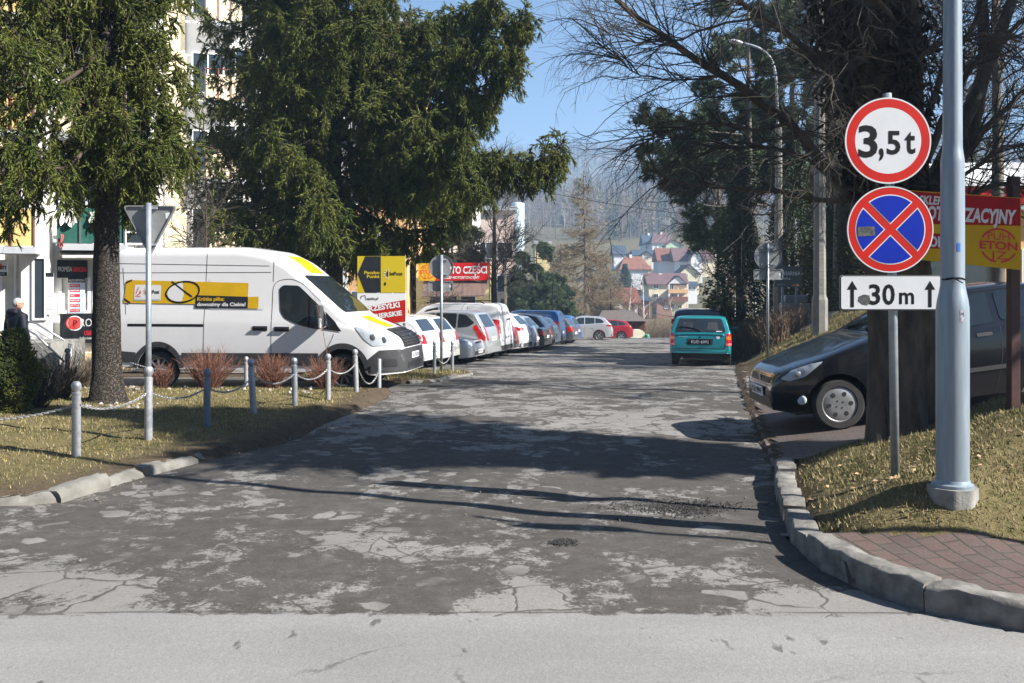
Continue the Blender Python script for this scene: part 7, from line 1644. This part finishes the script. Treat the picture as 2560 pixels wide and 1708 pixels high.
cloth(146, 153, 538, 566, .5, M('cloth_red', (.55, .12, .10), .9), 'red cushion wedged at the side of the green netted balcony', 'cushion')
# steps with steel railing
so_ = MA @ Vector((U(95), 0, 2.2)); so_ = Vector((at(95, 830, 20).x, 20.0, rp(20)-.05)); T2 = thing('entrance_steps', 'concrete entrance steps at the shops', 'steps', so_)
for k in range(5): mb = MB(); mb.box(so_+Vector((-.5+.28*k-.0, .6, (.85-.17*k)/2)), (.30 if k else 1.6, 1.6, .85-.17*k)); mb.build('step', MT['concrete'], T2, off=so_)
def railing(label, pts, posts, d):
    P = [at(u, v, d) for u, v in pts]; Tn = thing('stair_railing', label, 'railing', Vector((P[0].x, d, rp(d)))); o = Tn.location.copy(); mb = MB(); mb.tube(P, .024, 8); mb.build('handrail', MT['steel'], Tn, True, off=o)
    for k in range(1, 5): mb = MB(); mb.tube([p+Vector((0, 0, -.16*k)) for p in P], .009, 6); mb.build('rail_bar', MT['steel'], Tn, True, off=o)
    for (u, v) in posts: a = at(u, v, d); mb = MB(); mb.tube([a, Vector((a.x, d, rp(d)-.05))], .021, 8); mb.build('rail_post', MT['steel'], Tn, True, off=o)
railing('upper steel stair railing with thin bars beside the dark banner', [(60, 738), (82, 742), (165, 792)], [(64, 740), (163, 791)], 20.6)
railing('nearer steel stair railing descending behind the thuja bush', [(40, 745), (82, 768), (148, 831)], [(62, 757), (145, 829)], 19.4)
# ---- further blocks along the street
def block(label, u0, u1, d, zt, mat, depth, rows, cols, wmat='window_glass', yaw=0, band=None, trim=None):
    o = Vector((at(u0, 700, d).x, d, rp(d)-.3)); Tn = thing('apartment_block', label, 'building', o); Mb = plane(o, (math.cos(yaw), math.sin(yaw), 0)); w = at(u1, 0, d).x-o.x; h = zt-o.z
    bxm('wall', Tn, Mb, 0, w, 0, h, -depth, 0, mat, o)
    if band: bxm('wall_band', Tn, Mb, band[0]*w, band[1]*w, .05, h-.05, 0, .06, band[2], o)
    if trim: bxm('wall_band', Tn, Mb, .002, w-.002, h-2.2, h-.02, -depth+.01, .05, trim, o)
    bxm('roof', Tn, Mb, -.25, w+.25, h, h+.35, -depth-.25, .35, 'slab_grey', o)
    for r in range(rows):
        for c in range(cols): win(Tn, Mb @ Matrix.Translation((0, 0, .062 if band else .002)), w*(c+.5)/cols-.65, 1.6+2.75*r, 1.3, 1.4, off=o, glass=wmat)
    return Tn, Mb, w, h, o
block('orange apartment block between the two tallest spruces and the signboard', 740, 934, 44, 14.5, 'wall_orange', 12, 4, 3, band=(.04, .30, 'wall_white'))
block('white apartment block with pale green corners behind the hanging boughs', 948, 1084, 56, 8.4, 'wall_white', 14, 4, 3, band=(.84, 1.0, 'wall_green'), trim='wall_green')
Tn, Mb, w, h, o = block('pale pink apartment block with a round bluish stair tower', 1050, 1180, 76, 8.3, 'wall_pink', 14, 3, 3, band=(.02, .10, 'wall_green'))
mb = MB(); mb.lathe([(.55, 0), (.55, h+.6), (.5, h+.7)], 24, Matrix.Translation(o+Vector((w+.3, .6, 0)))); mb.build('stair_tower', MT['tower_blue'], Tn, True, off=o)
block('small yellow building at the valley edge behind the pines', 1228, 1262, 120, at(0, 560, 120).z, 'wall_yellow', 12, 2, 2)
# ---- kiosk with awning and banner
KD = 38.5; s_k = F/KD; o = Vector((at(955, 700, KD).x, KD, rp(KD)-.1)); Tn = thing('kiosk', 'low yellowish kiosk with brown awning under the red and yellow banner', 'kiosk', o); Mk = plane(o, (1, 0, 0)); kx = lambda u: (u-955)*K/s_k; ky = lambda v: CH-(v*K-HV)/s_k-o.z
bxm('wall', Tn, Mk, kx(955), kx(1122), 0, ky(606), -4, 0, 'wall_yellow', o); 
mb = MB(); mb.add([(kx(972), ky(646), .02), (kx(1118), ky(646), .02), (kx(1114), ky(680), 1.3), (kx(976), ky(682), 1.3)]+[(kx(972), ky(646)+.05, .02), (kx(1118), ky(646)+.05, .02), (kx(1114), ky(680)+.05, 1.3), (kx(976), ky(682)+.05, 1.3)], [(0, 3, 2, 1), (4, 5, 6, 7), (3, 7, 6, 2), (0, 4, 7, 3), (1, 2, 6, 5)], Mk); mb.build('awning', M('brown_awning', (.16, .105, .085), .7, (.10, .07, .06), 3, stretch=(4, .3, .3)), Tn, off=o)
win(Tn, Mk @ Matrix.Translation((0, 0, .002)), kx(985), ky(700), 1.2, .7, off=o); win(Tn, Mk @ Matrix.Translation((0, 0, .002)), kx(1055), ky(712), .7, 1.1, name='door', mull=0, off=o)
bxm('poster', Tn, Mk, kx(1008), kx(1030), ky(720), ky(690), .0, .03, 'yellow2', o)
bo = Mk @ Vector((kx(962), ky(645), .35)); Tb = thing('banner', 'red and yellow car parts banner above the kiosk awning', 'banner', bo); Mb = plane(bo, (1, 0, .01)); w = kx(1122)-kx(962); h = ky(604)-ky(644)
mb = MB(); mb.box((w/2, h/2, -.03), (w, h, .06), Mb); p = mb.build('panel', MT['red_banner'], Tb, off=bo)
mb = MB(); flat(mb, [(0, 0), (.24*w, 0), (.30*w, h), (0, h)], .003, Mb); mb.build('yellow_field', MT['yellow'], p, off=bo)
mb = MB(); eton(mb, (.125*w, .5*h), .42*h, Mb, .006); mb.build('emblem', MT['red_print'], p, off=bo)
put(p, Mb, bo, [('AUTO CZĘŚCI', .33*w, .975*w, .40*h, .40*h, 'white_print', .03), ('SKLEP MOTORYZACYJNY', .36*w, .87*w, .10*h, .14*h, 'white_print', .03)])
# ---- shop and white roofed hall behind the trees, right edge
o = Vector((at(2060, 800, 26).x, 26, 1.2)); Tn = thing('shop_building', 'long building with white sunlit roof behind the tangled trees, right edge', 'building', o); Mr = plane(o, (1, -.05, 0)); 
bxm('wall', Tn, Mr, 0, 14, -1, 2.8, -8, 0, 'wall_orange', o)
zt = at(0, 330, 26).z-o.z; zb_ = at(0, 432, 26).z-o.z
mb = MB(); mb.add([(.0, zb_, .5), (14.3, zb_, .5), (14.3, zt, -5), (.0, zt, -5), (.0, zb_+.12, .5), (14.3, zb_+.12, .5), (14.3, zt+.12, -5), (0, zt+.12, -5)], [(0, 3, 2, 1), (4, 5, 6, 7), (0, 1, 5, 4), (2, 3, 7, 6), (0, 4, 7, 3), (1, 2, 6, 5)], Mr); mb.build('roof', M('roof_white', (.80, .80, .80), .6, (.72, .72, .72), 2), Tn, off=o)
bxm('fascia', Tn, Mr, 0, 14, zb_-.5, zb_-.02, .0, .42, 'red_banner', o)
for k in range(5): win(Tn, Mr @ Matrix.Translation((0, 0, .002)), .8+2.6*k, .2, 1.8, 1.5, name='shop_window', off=o)
# ---- wooden shelter, container, far shed things
SDp = 74; o = Vector((at(1368, 800, SDp).x, SDp, at(0, 792, SDp).z)); s_s = F/SDp; Tn = thing('wooden_shelter', 'brown slatted wooden shelter with hipped roof beyond the road crest', 'shelter', o); Mh = plane(o, (1, 0, 0)); hx_ = lambda u: (u-1368)*K/s_s; hy_ = lambda v: CH-(v*K-HV)/s_s-o.z
bxm('wall', Tn, Mh, hx_(1376), hx_(1478), 0, hy_(734), -3.6, -.15, 'black', o)
mb = MB(); n = 36
for k in range(n): x = hx_(1376)+(hx_(1478)-hx_(1376))*k/(n-1); mb.box((x, hy_(738)/2, 0), (.055, hy_(738), .05), Mh)
mb.build('slats', M('brown_wood', (.17, .075, .04), .8, (.11, .05, .028), 6), Tn, off=o)
x0, x1, y0, y1 = hx_(1366), hx_(1484), hy_(737), hy_(714); xm0, xm1 = hx_(1386), hx_(1456)
mb = MB(); mb.add([(x0, y0, .5), (x1, y0, .5), (x1, y0, -4.2), (x0, y0, -4.2), (xm0, y1, -1.4), (xm1, y1, -1.4), (xm1, y1, -2.2), (xm0, y1, -2.2)], [(0, 1, 5, 4), (1, 2, 6, 5), (2, 3, 7, 6), (3, 0, 4, 7), (4, 5, 6, 7), (0, 3, 2, 1)], Mh); mb.build('roof', M('felt_roof', (.12, .10, .09), .9, (.09, .078, .07), 5), Tn, off=o)
mb = MB(); [mb.box((x, hy_(736)/2, .3), (.13, hy_(736), .13), Mh) for x in (hx_(1478),)]; mb.build('corner_post', bpy.data.materials['brown_wood'], Tn, off=o)
cd = 71; o = Vector((at(1449, 800, cd).x, cd, at(0, 792, cd).z)); sc_ = F/cd; poly = roundpoly([((u-1449)*K/sc_, CH-(v*K-HV)/sc_-o.z) for u, v in ((1449, 792), (1480, 792), (1480, 764), (1472, 757), (1456, 757), (1449, 764))], .12)
mb = MB(); mb.prism(poly, 1.0, plane(o, (1, 0, 0)) @ Matrix.Translation((0, 0, -1.0))); tag(mb.build('container', M('container_cream', (.72, .68, .52), .6, (.64, .60, .46), 3), off=o), 'cream rounded recycling container beside the wooden shelter', 'container').location = o
o = Vector((at(1485, 790, 71).x, 71, at(0, 792, 71).z)); mb = MB(); mb.lathe([(.18, 0), (.2, .75), (.17, .8), (.05, .85)], 14); ob = tag(mb.build('bin', M('bin_green', (.05, .28, .18), .5, (.04, .22, .14), 4)), 'small green bin right of the cream container', 'bin'); ob.location = o
# ---- village houses in the valley
def house(label, u0, u1, vb, ve, vr, d, wall, roof, kind='side', depth=8, wins=(), chim=None, hip=0, gable=None, yaw=0, wmat='window_glass', name='house'):
    """u,v in picture units at distance d: base vb, eaves ve, ridge vr; kind side = ridge across the view, gable = gable end to the view"""
    s_ = F/d; o = Vector((at(u0, vb, d).x, d, CH-(vb*K-HV)/s_)); o.z = min(o.z, 9999); Tn = thing(name, label, 'house', o); Mw = plane(o, (math.cos(yaw), math.sin(yaw), 0)); X = lambda u: (u-u0)*K/s_; Y = lambda v: (vb-v)*K/s_
    w, he, hr = X(u1), Y(ve), Y(vr); D = depth
    bxm('wall', Tn, Mw, 0, w, -3, he, -D, 0, wall, o)
    e = .45; mb = MB()
    if kind == 'side':
        h_ = hip*w; ym = -D/2
        mb.add([(-e, he-.12, e), (w+e, he-.12, e), (w+e-h_, hr, ym), (-e+h_, hr, ym), (w+e, he-.12, -D-e), (-e, he-.12, -D-e)]+[(-e, he-.30, e), (w+e, he-.30, e), (w+e, he-.30, -D-e), (-e, he-.30, -D-e)], [(0, 1, 2, 3), (3, 2, 4, 5), (0, 3, 5), (1, 4, 2), (0, 6, 7, 1), (1, 7, 8, 4), (4, 8, 9, 5), (5, 9, 6, 0), (6, 9, 8, 7)], Mw)
        if not h_: m2 = MB(); m2.add([(0, he-.05, 0), (0, he-.05, -D), (0, hr-.35, ym)], [(0, 2, 1)], Mw); m2.add([(w, he-.05, 0), (w, he-.05, -D), (w, hr-.35, ym)], [(0, 1, 2)], Mw); m2.build('gable_wall', MT[wall], Tn, off=o)
    else:
        th = .22; mb.add([(-e, he-.25, e), (w/2, hr, e), (w+e, he-.25, e), (-e, he-.25, -D), (w/2, hr, -D), (w+e, he-.25, -D)]+[(-e, he-.25-th, e), (w/2, hr-th, e), (w+e, he-.25-th, e), (-e, he-.25-th, -D), (w/2, hr-th, -D), (w+e, he-.25-th, -D)], [(0, 1, 4, 3), (1, 2, 5, 4), (6, 9, 10, 7), (7, 10, 11, 8), (0, 6, 7, 1), (1, 7, 8, 2), (0, 3, 9, 6), (2, 8, 11, 5), (3, 4, 10, 9), (4, 5, 11, 10)], Mw)
        m2 = MB(); m2.add([(0, he-.02, 0), (w, he-.02, 0), (w/2, hr-.3, 0)], [(0, 1, 2)], Mw); m2.build('gable_wall', MT[wall], Tn, off=o)
    r_ = mb.build('roof', MT[roof], Tn, off=o)
    for (u, v, wu, hv) in wins: win(Tn, Mw @ Matrix.Translation((0, 0, .004)), X(u), Y(v), wu*K/s_, hv*K/s_, off=o, fr=.10, glass=wmat, depth=.08)
    if chim:
        for (u, vt) in chim: mb = MB(); mb.box((X(u), Y(vt)-.9, -D/2+.3), (.7, 1.8, .7), Mw); mb.build('chimney', MT['wall_white'], r_, off=o)
    return Tn, Mw, X, Y, o, w, he, hr
mk('roof_brown', (.15, .085, .085), .8, (.12, .07, .07), 1.0); mk('roof_red', (.21, .075, .05), .85, (.155, .06, .042), .8); mk('roof_orange', (.24, .10, .06), .85, (.18, .075, .05), .7); mk('roof_slate', (.05, .07, .10), .7, (.04, .055, .08), .8); mk('brick_wall', (.36, .20, .14), .9, (.28, .16, .115), 1.4); mk('wood_wall', (.16, .07, .04), .8, (.11, .05, .03), 1.5)
mk('wall_pale', (.70, .70, .69), .85)
Tn, Mw, X, Y, o, w, he, hr = house('cream three storey house with purple brown roof and stacked balconies', 1489, 1577, 716, 651, 626, 200, 'wall_cream', 'roof_brown', depth=9, wins=[(1500, 663, 11, 10), (1500, 684, 11, 10), (1536, 668, 10, 16), (1536, 688, 10, 12), (1540, 709, 8, 9), (1555, 709, 10, 9)], chim=[(1522, 627)])
mb = MB(); mb.add([(X(1533), Y(651), .6), (X(1575), Y(651), .6), (X(1554), Y(634), .6), (X(1554), Y(634), -3), (X(1533), Y(651), -1.5), (X(1575), Y(651), -1.5)], [(0, 1, 2)], Mw); mb.build('gable_wall', MT['white_print'], Tn, off=o)
mb = MB(); mb.add([(X(1530), Y(653), .9), (X(1554), Y(632), .9), (X(1578), Y(653), .9), (X(1530), Y(653), -2), (X(1554), Y(632), -4), (X(1578), Y(653), -2)], [(0, 1, 4, 3), (1, 2, 5, 4)], Mw); mb.build('gable_roof', MT['roof_brown'], Tn, off=o)
for vt, vb_ in ((664, 673), (681, 692)):
    bxm('balcony', Tn, Mw, X(1532), X(1576), Y(vb_), Y(vt), .02, 1.5, 'roof_orange' if vt > 670 else 'wall_orange', o)
for u in (1533, 1554, 1575): mb = MB(); mb.box((X(u), Y(685), 1.3), (.35, Y(651)-Y(716), .35), Mw) if u != 1554 else mb.box((X(u), Y(676), 1.3), (.2, 3, .2), Mw); mb.build('column', MT['wall_pale'], Tn, off=o)
house('brick annex with low brown gable in front of the cream house', 1507, 1542, 716, 697, 684, 188, 'brick_wall', 'roof_brown', 'gable', 6, wins=[(1525, 709, 8, 8)])
house('dark timber shed left of the cream house', 1466, 1490, 712, 688, 678, 196, 'wood_wall', 'roof_slate', 'side', 6)
house('white walled bungalow with hipped orange red roof', 1424, 1492, 638, 617, 587, 235, 'wall_pale', 'roof_orange', 'side', 9, hip=.28, wins=[(1448, 632, 5, 8), (1472, 630, 5, 6)], chim=[(1452, 583)])
house('small white house with slate blue roof behind the larch', 1409, 1436, 596, 582, 562, 275, 'wall_white', 'roof_slate', 'side', 8, wins=[(1424, 592, 4, 7)])
house('dark roofed long house with a cream gable porch', 1455, 1505, 596, 585, 572, 272, 'wall_pale', 'roof_slate', 'side', 9)
house('cream gabled porch house in front of the dark roofed long house', 1474, 1494, 600, 584, 575, 262, 'wall_cream', 'roof_slate', 'gable', 5, wins=[(1480, 596, 8, 7)])
house('white house with slate blue and plum roofs at the edge of the wood', 1478, 1512, 574, 560, 536, 330, 'wall_white', 'roof_slate', 'side', 10, wins=[(1482, 571, 4, 8), (1490, 571, 4, 8)], chim=[(1493, 533)])
house('white house with plum hipped roof and dormer, uppermost in the village', 1497, 1545, 574, 557, 533, 322, 'wall_white', 'roof_brown', 'side', 10, hip=.22, wins=[(1504, 571, 4, 11), (1513, 571, 4, 11), (1523, 567, 6, 6)], chim=[(1522, 530)])
house('house with broad rust red roof above the bungalow', 1511, 1550, 612, 597, 568, 252, 'wall_pale', 'roof_red', 'side', 9, wins=[(1527, 608, 4, 5), (1543, 608, 6, 5)])
house('steep purple brown gabled house right of the rust red roof', 1549, 1582, 622, 598, 567, 248, 'wall_pale', 'roof_brown', 'side', 9, wins=[(1560, 614, 8, 7)])
house('white house with dark timber gable and balcony', 1586, 1612, 624, 594, 568, 244, 'wall_white', 'roof_brown', 'gable', 9, wins=[(1590, 588, 5, 6), (1597, 588, 5, 6), (1594, 612, 5, 8), (1601, 612, 5, 8)])
house('pale yellow house with low brown gable and glazed porch', 1560, 1604, 650, 627, 606, 222, 'wall_cream', 'roof_brown', 'gable', 9, wins=[(1575, 636, 5, 8), (1576, 616, 6, 5)])
house('glazed porch house at the right of the cream house', 1577, 1600, 668, 654, 646, 214, 'wall_pale', 'roof_slate', 'side', 5, wins=[(1580, 666, 7, 9), (1589, 666, 7, 9)])
house('green gabled house behind the rust red roof', 1528, 1566, 576, 562, 549, 300, 'wall_green', 'roof_orange', 'gable', 8, wins=[(1540, 572, 5, 6)])
house('cream house beside the ivy clad trunk, high on the slope', 1622, 1650, 584, 566, 548, 285, 'wall_cream', 'roof_brown', 'gable', 8, wins=[(1632, 578, 5, 6)])
house('house with brown roof half hidden by branches, right slope', 1606, 1640, 612, 594, 570, 262, 'wall_cream', 'roof_brown', 'side', 8, wins=[(1615, 607, 5, 6)])
Tn, Mw, X, Y, o, w, he, hr = house('brick house with white trim and bright red roof behind the shelter', 1366, 1462, 745, 692, 660, 105, 'brick_wall', 'roof_red', 'side', 8, wins=[(1374, 716, 9, 18), (1442, 718, 8, 16), (1384, 716, 6, 14)])
bxm('cornice', Tn, Mw, -.15, w+.15, Y(698), Y(692.5), .0, .2, 'wall_white', o); bxm('corner_trim', Tn, Mw, X(1456), w+.05, -1, Y(699), .0, .1, 'wall_white', o)
mb = MB(); mb.add([(X(1405), -2, .6), (X(1428), -2, .6), (X(1428), Y(702), .6), (X(1416.5), Y(695), .6), (X(1405), Y(702), .6), (X(1405), -2, 0), (X(1428), -2, 0), (X(1428), Y(702), 0), (X(1416.5), Y(695), 0), (X(1405), Y(702), 0)], [(0, 1, 2, 3, 4), (1, 6, 7, 2), (5, 0, 4, 9), (4, 3, 8, 9), (3, 2, 7, 8)], Mw); mb.build('porch', MT['wall_white'], Tn, off=o)
win(Tn, Mw @ Matrix.Translation((0, 0, .604)), X(1411), Y(716), X(1422)-X(1411), Y(704)-Y(716), off=o, fr=.08)
# slope carrying the village

# unseen block added behind the viewer to cut sky fill and darken reflections
o = Vector((-46, -19, 0)); Tn = thing('apartment_block', 'long block behind the viewer, across the crossing street, seen only in reflections', 'building', o)
Mb = plane(o+Vector((62, 0, 0)), (-1, 0, 0)); bxm('wall', Tn, Mb, 0, 62, -.5, 12, -9, 0, 'wall_orange', o); bxm('roof', Tn, Mb, -.4, 62.4, 12, 12.4, -9.4, .4, 'slab_grey', o)
for r in range(4):
    for c in range(10): win(Tn, Mb @ Matrix.Translation((0, 0, .002)), 2+6*c, 1+2.8*r, 1.8, 1.5, off=o)
# ================================================================ MAN BY THE SHOPS
PD = 18.6; pb = Vector((at(38, 700, PD).x, PD, rp(PD)+.02)); P_ = thing('person', 'grey haired man in dark padded jacket and glasses, seen from behind, near the shops', 'person', pb)
P_.rotation_euler = (0, 0, R(-28))               # local +y is where he faces, turned to the right
HT = at(0, 686, PD).z-pb.z
def skin(name, chains, mat, parent, sub=2, root=0):
    """chains: lists of (x,y,z,r) sharing equal points"""
    pts = []; rad = []; ed = []; ix = {}
    for ch in chains:
        pv = None
        for (x, y, z, r) in ch:
            k = (round(x, 4), round(y, 4), round(z, 4))
            if k not in ix: ix[k] = len(pts); pts.append((x, y, z)); rad.append(r)
            if pv is not None and pv != ix[k]: ed.append((pv, ix[k]))
            pv = ix[k]
    me = bpy.data.meshes.new(name); me.from_pydata(pts, ed, []); ob = bpy.data.objects.new(name, me); COL.objects.link(ob)
    m = ob.modifiers.new('s', 'SKIN'); m.use_smooth_shade = True
    sv = me.skin_vertices[0].data
    for i, r in enumerate(rad): sv[i].radius = r if hasattr(r, '__len__') else (r, r); sv[i].use_root = (i == root)
    u = ob.modifiers.new('u', 'SUBSURF'); u.levels = sub; u.render_levels = sub
    dg = bpy.context.evaluated_depsgraph_get(); dg.update(); m2 = bpy.data.meshes.new_from_object(ob.evaluated_get(dg)); bpy.data.objects.remove(ob)
    m2.name = name; m2.materials.clear(); return link(name, m2, mat, parent, True)
q_ = HT/1.75; Z = lambda *c: [(x*q_, y*q_, z*q_, (r[0]*q_, r[1]*q_) if hasattr(r, '__len__') else r*q_) for x, y, z, r in c]
skinm = M('skin', (.50, .29, .21), .55, (.44, .24, .17), 12)
pel = (0, 0, .95, (.15, .12)); che = (0, -.01, 1.26, (.19, .14)); nk = (0, 0, 1.47, .062)
body = skin('body', [Z(pel, (0, 0, 1.1, (.15, .115)), che, (0, -.005, 1.40, (.15, .10)), nk, (0, .02, 1.53, .058)), Z(pel, (.10, 0, .88, .10), (.115, .06, .50, .07), (.115, .03, .10, .045), (.115, .14, .04, .04)), Z(pel, (-.10, 0, .88, .10), (-.11, -.06, .50, .07), (-.115, -.16, .12, .045), (-.115, -.08, .05, .04)),
    Z((0, -.005, 1.40, (.15, .10)), (.20, 0, 1.38, .075), (.26, -.03, 1.12, .058), (.27, .05, .90, .045), (.265, .075, .83, .036)), Z((0, -.005, 1.40, (.15, .10)), (-.20, 0, 1.38, .075), (-.26, -.02, 1.12, .058), (-.27, .06, .90, .045), (-.265, .085, .83, .036))], skinm, P_)
jm = M('jacket', (.005, .007, .013), .6, (.009, .011, .019), 5, spec=.2, bump=.25, bscale=30, stretch=(1, 1, 6))
skin('jacket', [Z((0, 0, .84, (.20, .165)), (0, 0, .95, (.205, .165)), (0, 0, 1.1, (.20, .155)), (0, -.01, 1.26, (.225, .17)), (0, -.005, 1.40, (.175, .13)), (0, 0, 1.49, (.10, .10)), (0, -.02, 1.52, (.095, .09))), Z((0, -.005, 1.40, (.175, .13)), (.215, 0, 1.38, .10), (.285, -.03, 1.12, .085), (.29, .05, .92, .068), (.285, .07, .87, .055)), Z((0, -.005, 1.40, (.175, .13)), (-.215, 0, 1.38, .10), (-.285, -.02, 1.12, .085), (-.29, .06, .92, .068), (-.285, .08, .87, .055))], jm, P_)
mb = MB(); mb.sphere((0, -.10*q_, 1.47*q_), .15*q_, 12, sq=(1.1, .62, .55)); mb.build('hood', jm, P_, True)
tm = M('trousers', (.02, .022, .028), .8, (.03, .032, .038), 9)
for sx_, ys_ in ((1, (0, .06, .03, 0)), (-1, (0, -.06, -.15, 0))): skin('trouser_leg', [Z((sx_*.06, 0, .93, .115), (sx_*.10, 0, .86, .115), (sx_*.115, ys_[1], .50, .085), (sx_*.115, ys_[2], .11, .07))], tm, P_)
for sx_, y0 in ((1, .03), (-1, -.15)): mb = MB(); mb.box((sx_*.115*q_, (y0+.07)*q_, .045*q_), (.10, .28, .09), bev=.035); mb.build('shoe', MT['black'], P_, True)
# head: one mesh, with nose and chin, turned towards the right
hb = MB(); n, m = 20, 24; vs = []; hc = Vector((0, .03*q_, 1.645*q_))
for i in range(n+1):
    ph = math.pi*i/n; z = -math.cos(ph); 
    for k in range(m):
        a = 2*math.pi*k/m; x, y = math.sin(ph)*math.cos(a), math.sin(ph)*math.sin(a)
        rx, ry, rz = .077, .098, .118
        if z < 0: rx *= 1+.22*z; 
        yy = y*ry+(.018*max(0, -z)**1.2 if y > 0 else .03*min(0, z)*y)
        nose = .030*math.exp(-((x/.20)**2+((z+.10)/.22)**2)) if y > 0 else 0
        brow = .006*math.exp(-((z-.22)/.12)**2)*(1 if y > .5 else 0); eye = -.008*math.exp(-(((abs(x)-.38)/.16)**2+((z-.08)/.10)**2)) if y > 0 else 0; lip = .006*math.exp(-((x/.3)**2+((z+.45)/.09)**2)) if y > 0 else 0; chin = .010*math.exp(-((x/.3)**2+((z+.78)/.2)**2)) if y > 0 else 0
        vs.append((x*rx*q_, (yy+nose+brow+eye+lip+chin)*q_, z*rz*q_))
fs = [(i*m+k, i*m+(k+1) % m, (i+1)*m+(k+1) % m, (i+1)*m+k) for i in range(n) for k in range(m)]
HM = Matrix.Translation(hc) @ Matrix.Rotation(R(-38), 4, 'Z')
hd = hb.add(vs, fs, HM).build('head', skinm, P_, True)
for sx_ in (1, -1): mb = MB(); mb.sphere((sx_*.078*q_, -.005*q_, -.005*q_), .032*q_, 8, HM, (.35, .62, 1)); mb.build('ear', skinm, hd, True)
hv = []; 
for (x, y, z) in vs: hv.append((x*1.05, y*1.05-.004 if y < .05 else y*.98, z*1.045+.004))
keep = [f for f in fs if all((vs[i][2] > .045*q_ and vs[i][1] < .075*q_) or (vs[i][1] < -.01*q_ and vs[i][2] > -.07*q_) or (vs[i][1] < .02*q_ and vs[i][2] > .0) for i in f)]
MB().add(hv, keep, HM).build('hair', M('grey_hair', (.42, .41, .40), .8, (.30, .29, .28), 40, bump=.5), hd, True)
mb = MB(); 
for sx_ in (1, -1): mb.tube([(sx_*(.032+.021*math.cos(t_))*q_, .112*q_, (.008+.017*math.sin(t_))*q_) for t_ in np.linspace(0, 6.2832, 14)], .0022, 5, False, HM); mb.tube([(sx_*.053*q_, .110*q_, .010*q_), (sx_*.078*q_, .07*q_, .012*q_), (sx_*.082*q_, -.005*q_, .010*q_)], .0022, 5, True, HM)
mb.tube([(-.011*q_, .114*q_, .010*q_), (.011*q_, .114*q_, .010*q_)], .0022, 5, True, HM); mb.build('glasses', MT['black'], hd)
# hands: palm, four unequal fingers, thumb from the side
for sx_, hy in ((1, .085), (-1, .095)):
    w = Vector((sx_*.265*q_, hy*q_, .82*q_)); ch = [[(w.x, w.y, w.z, (.022, .030)), (w.x, w.y+.01, w.z-.05, (.016, .036)), (w.x, w.y+.012, w.z-.085, (.014, .036))]]
    skin('hand', ch, skinm, body, 1)
    for k, ln in enumerate((.066, .074, .070, .055)):
        y = w.y+.042-.021*k; skin('finger', [[(w.x, y, w.z-.08, .0095), (w.x-sx_*.006, y, w.z-.08-ln*.5, .009), (w.x-sx_*.022, y, w.z-.08-ln, .0075)]], skinm, body, 1)
    skin('thumb', [[(w.x, w.y+.03, w.z-.03, .011), (w.x-sx_*.010, w.y+.052, w.z-.06, .010), (w.x-sx_*.014, w.y+.056, w.z-.09, .008)]], skinm, body, 1)
# ================================================================ HAZE
hb = MB().box((155, 1135, 126), (830, 2335, 268)); hzo = hb.build('haze'); tag(hzo, kind='stuff')
hm = bpy.data.materials.new('haze'); hm.use_nodes = True; t = hm.node_tree
for n in list(t.nodes):
    if n.type != 'OUTPUT_MATERIAL': t.nodes.remove(n)
pv = t.nodes.new('ShaderNodeVolumePrincipled'); pv.inputs['Density'].default_value = .00062; pv.inputs['Color'].default_value = (.50, .73, 1, 1)
pv.inputs['Anisotropy'].default_value = .2
t.links.new(pv.outputs[0], t.nodes['Material Output'].inputs['Volume']); hzo.data.materials.append(hm)
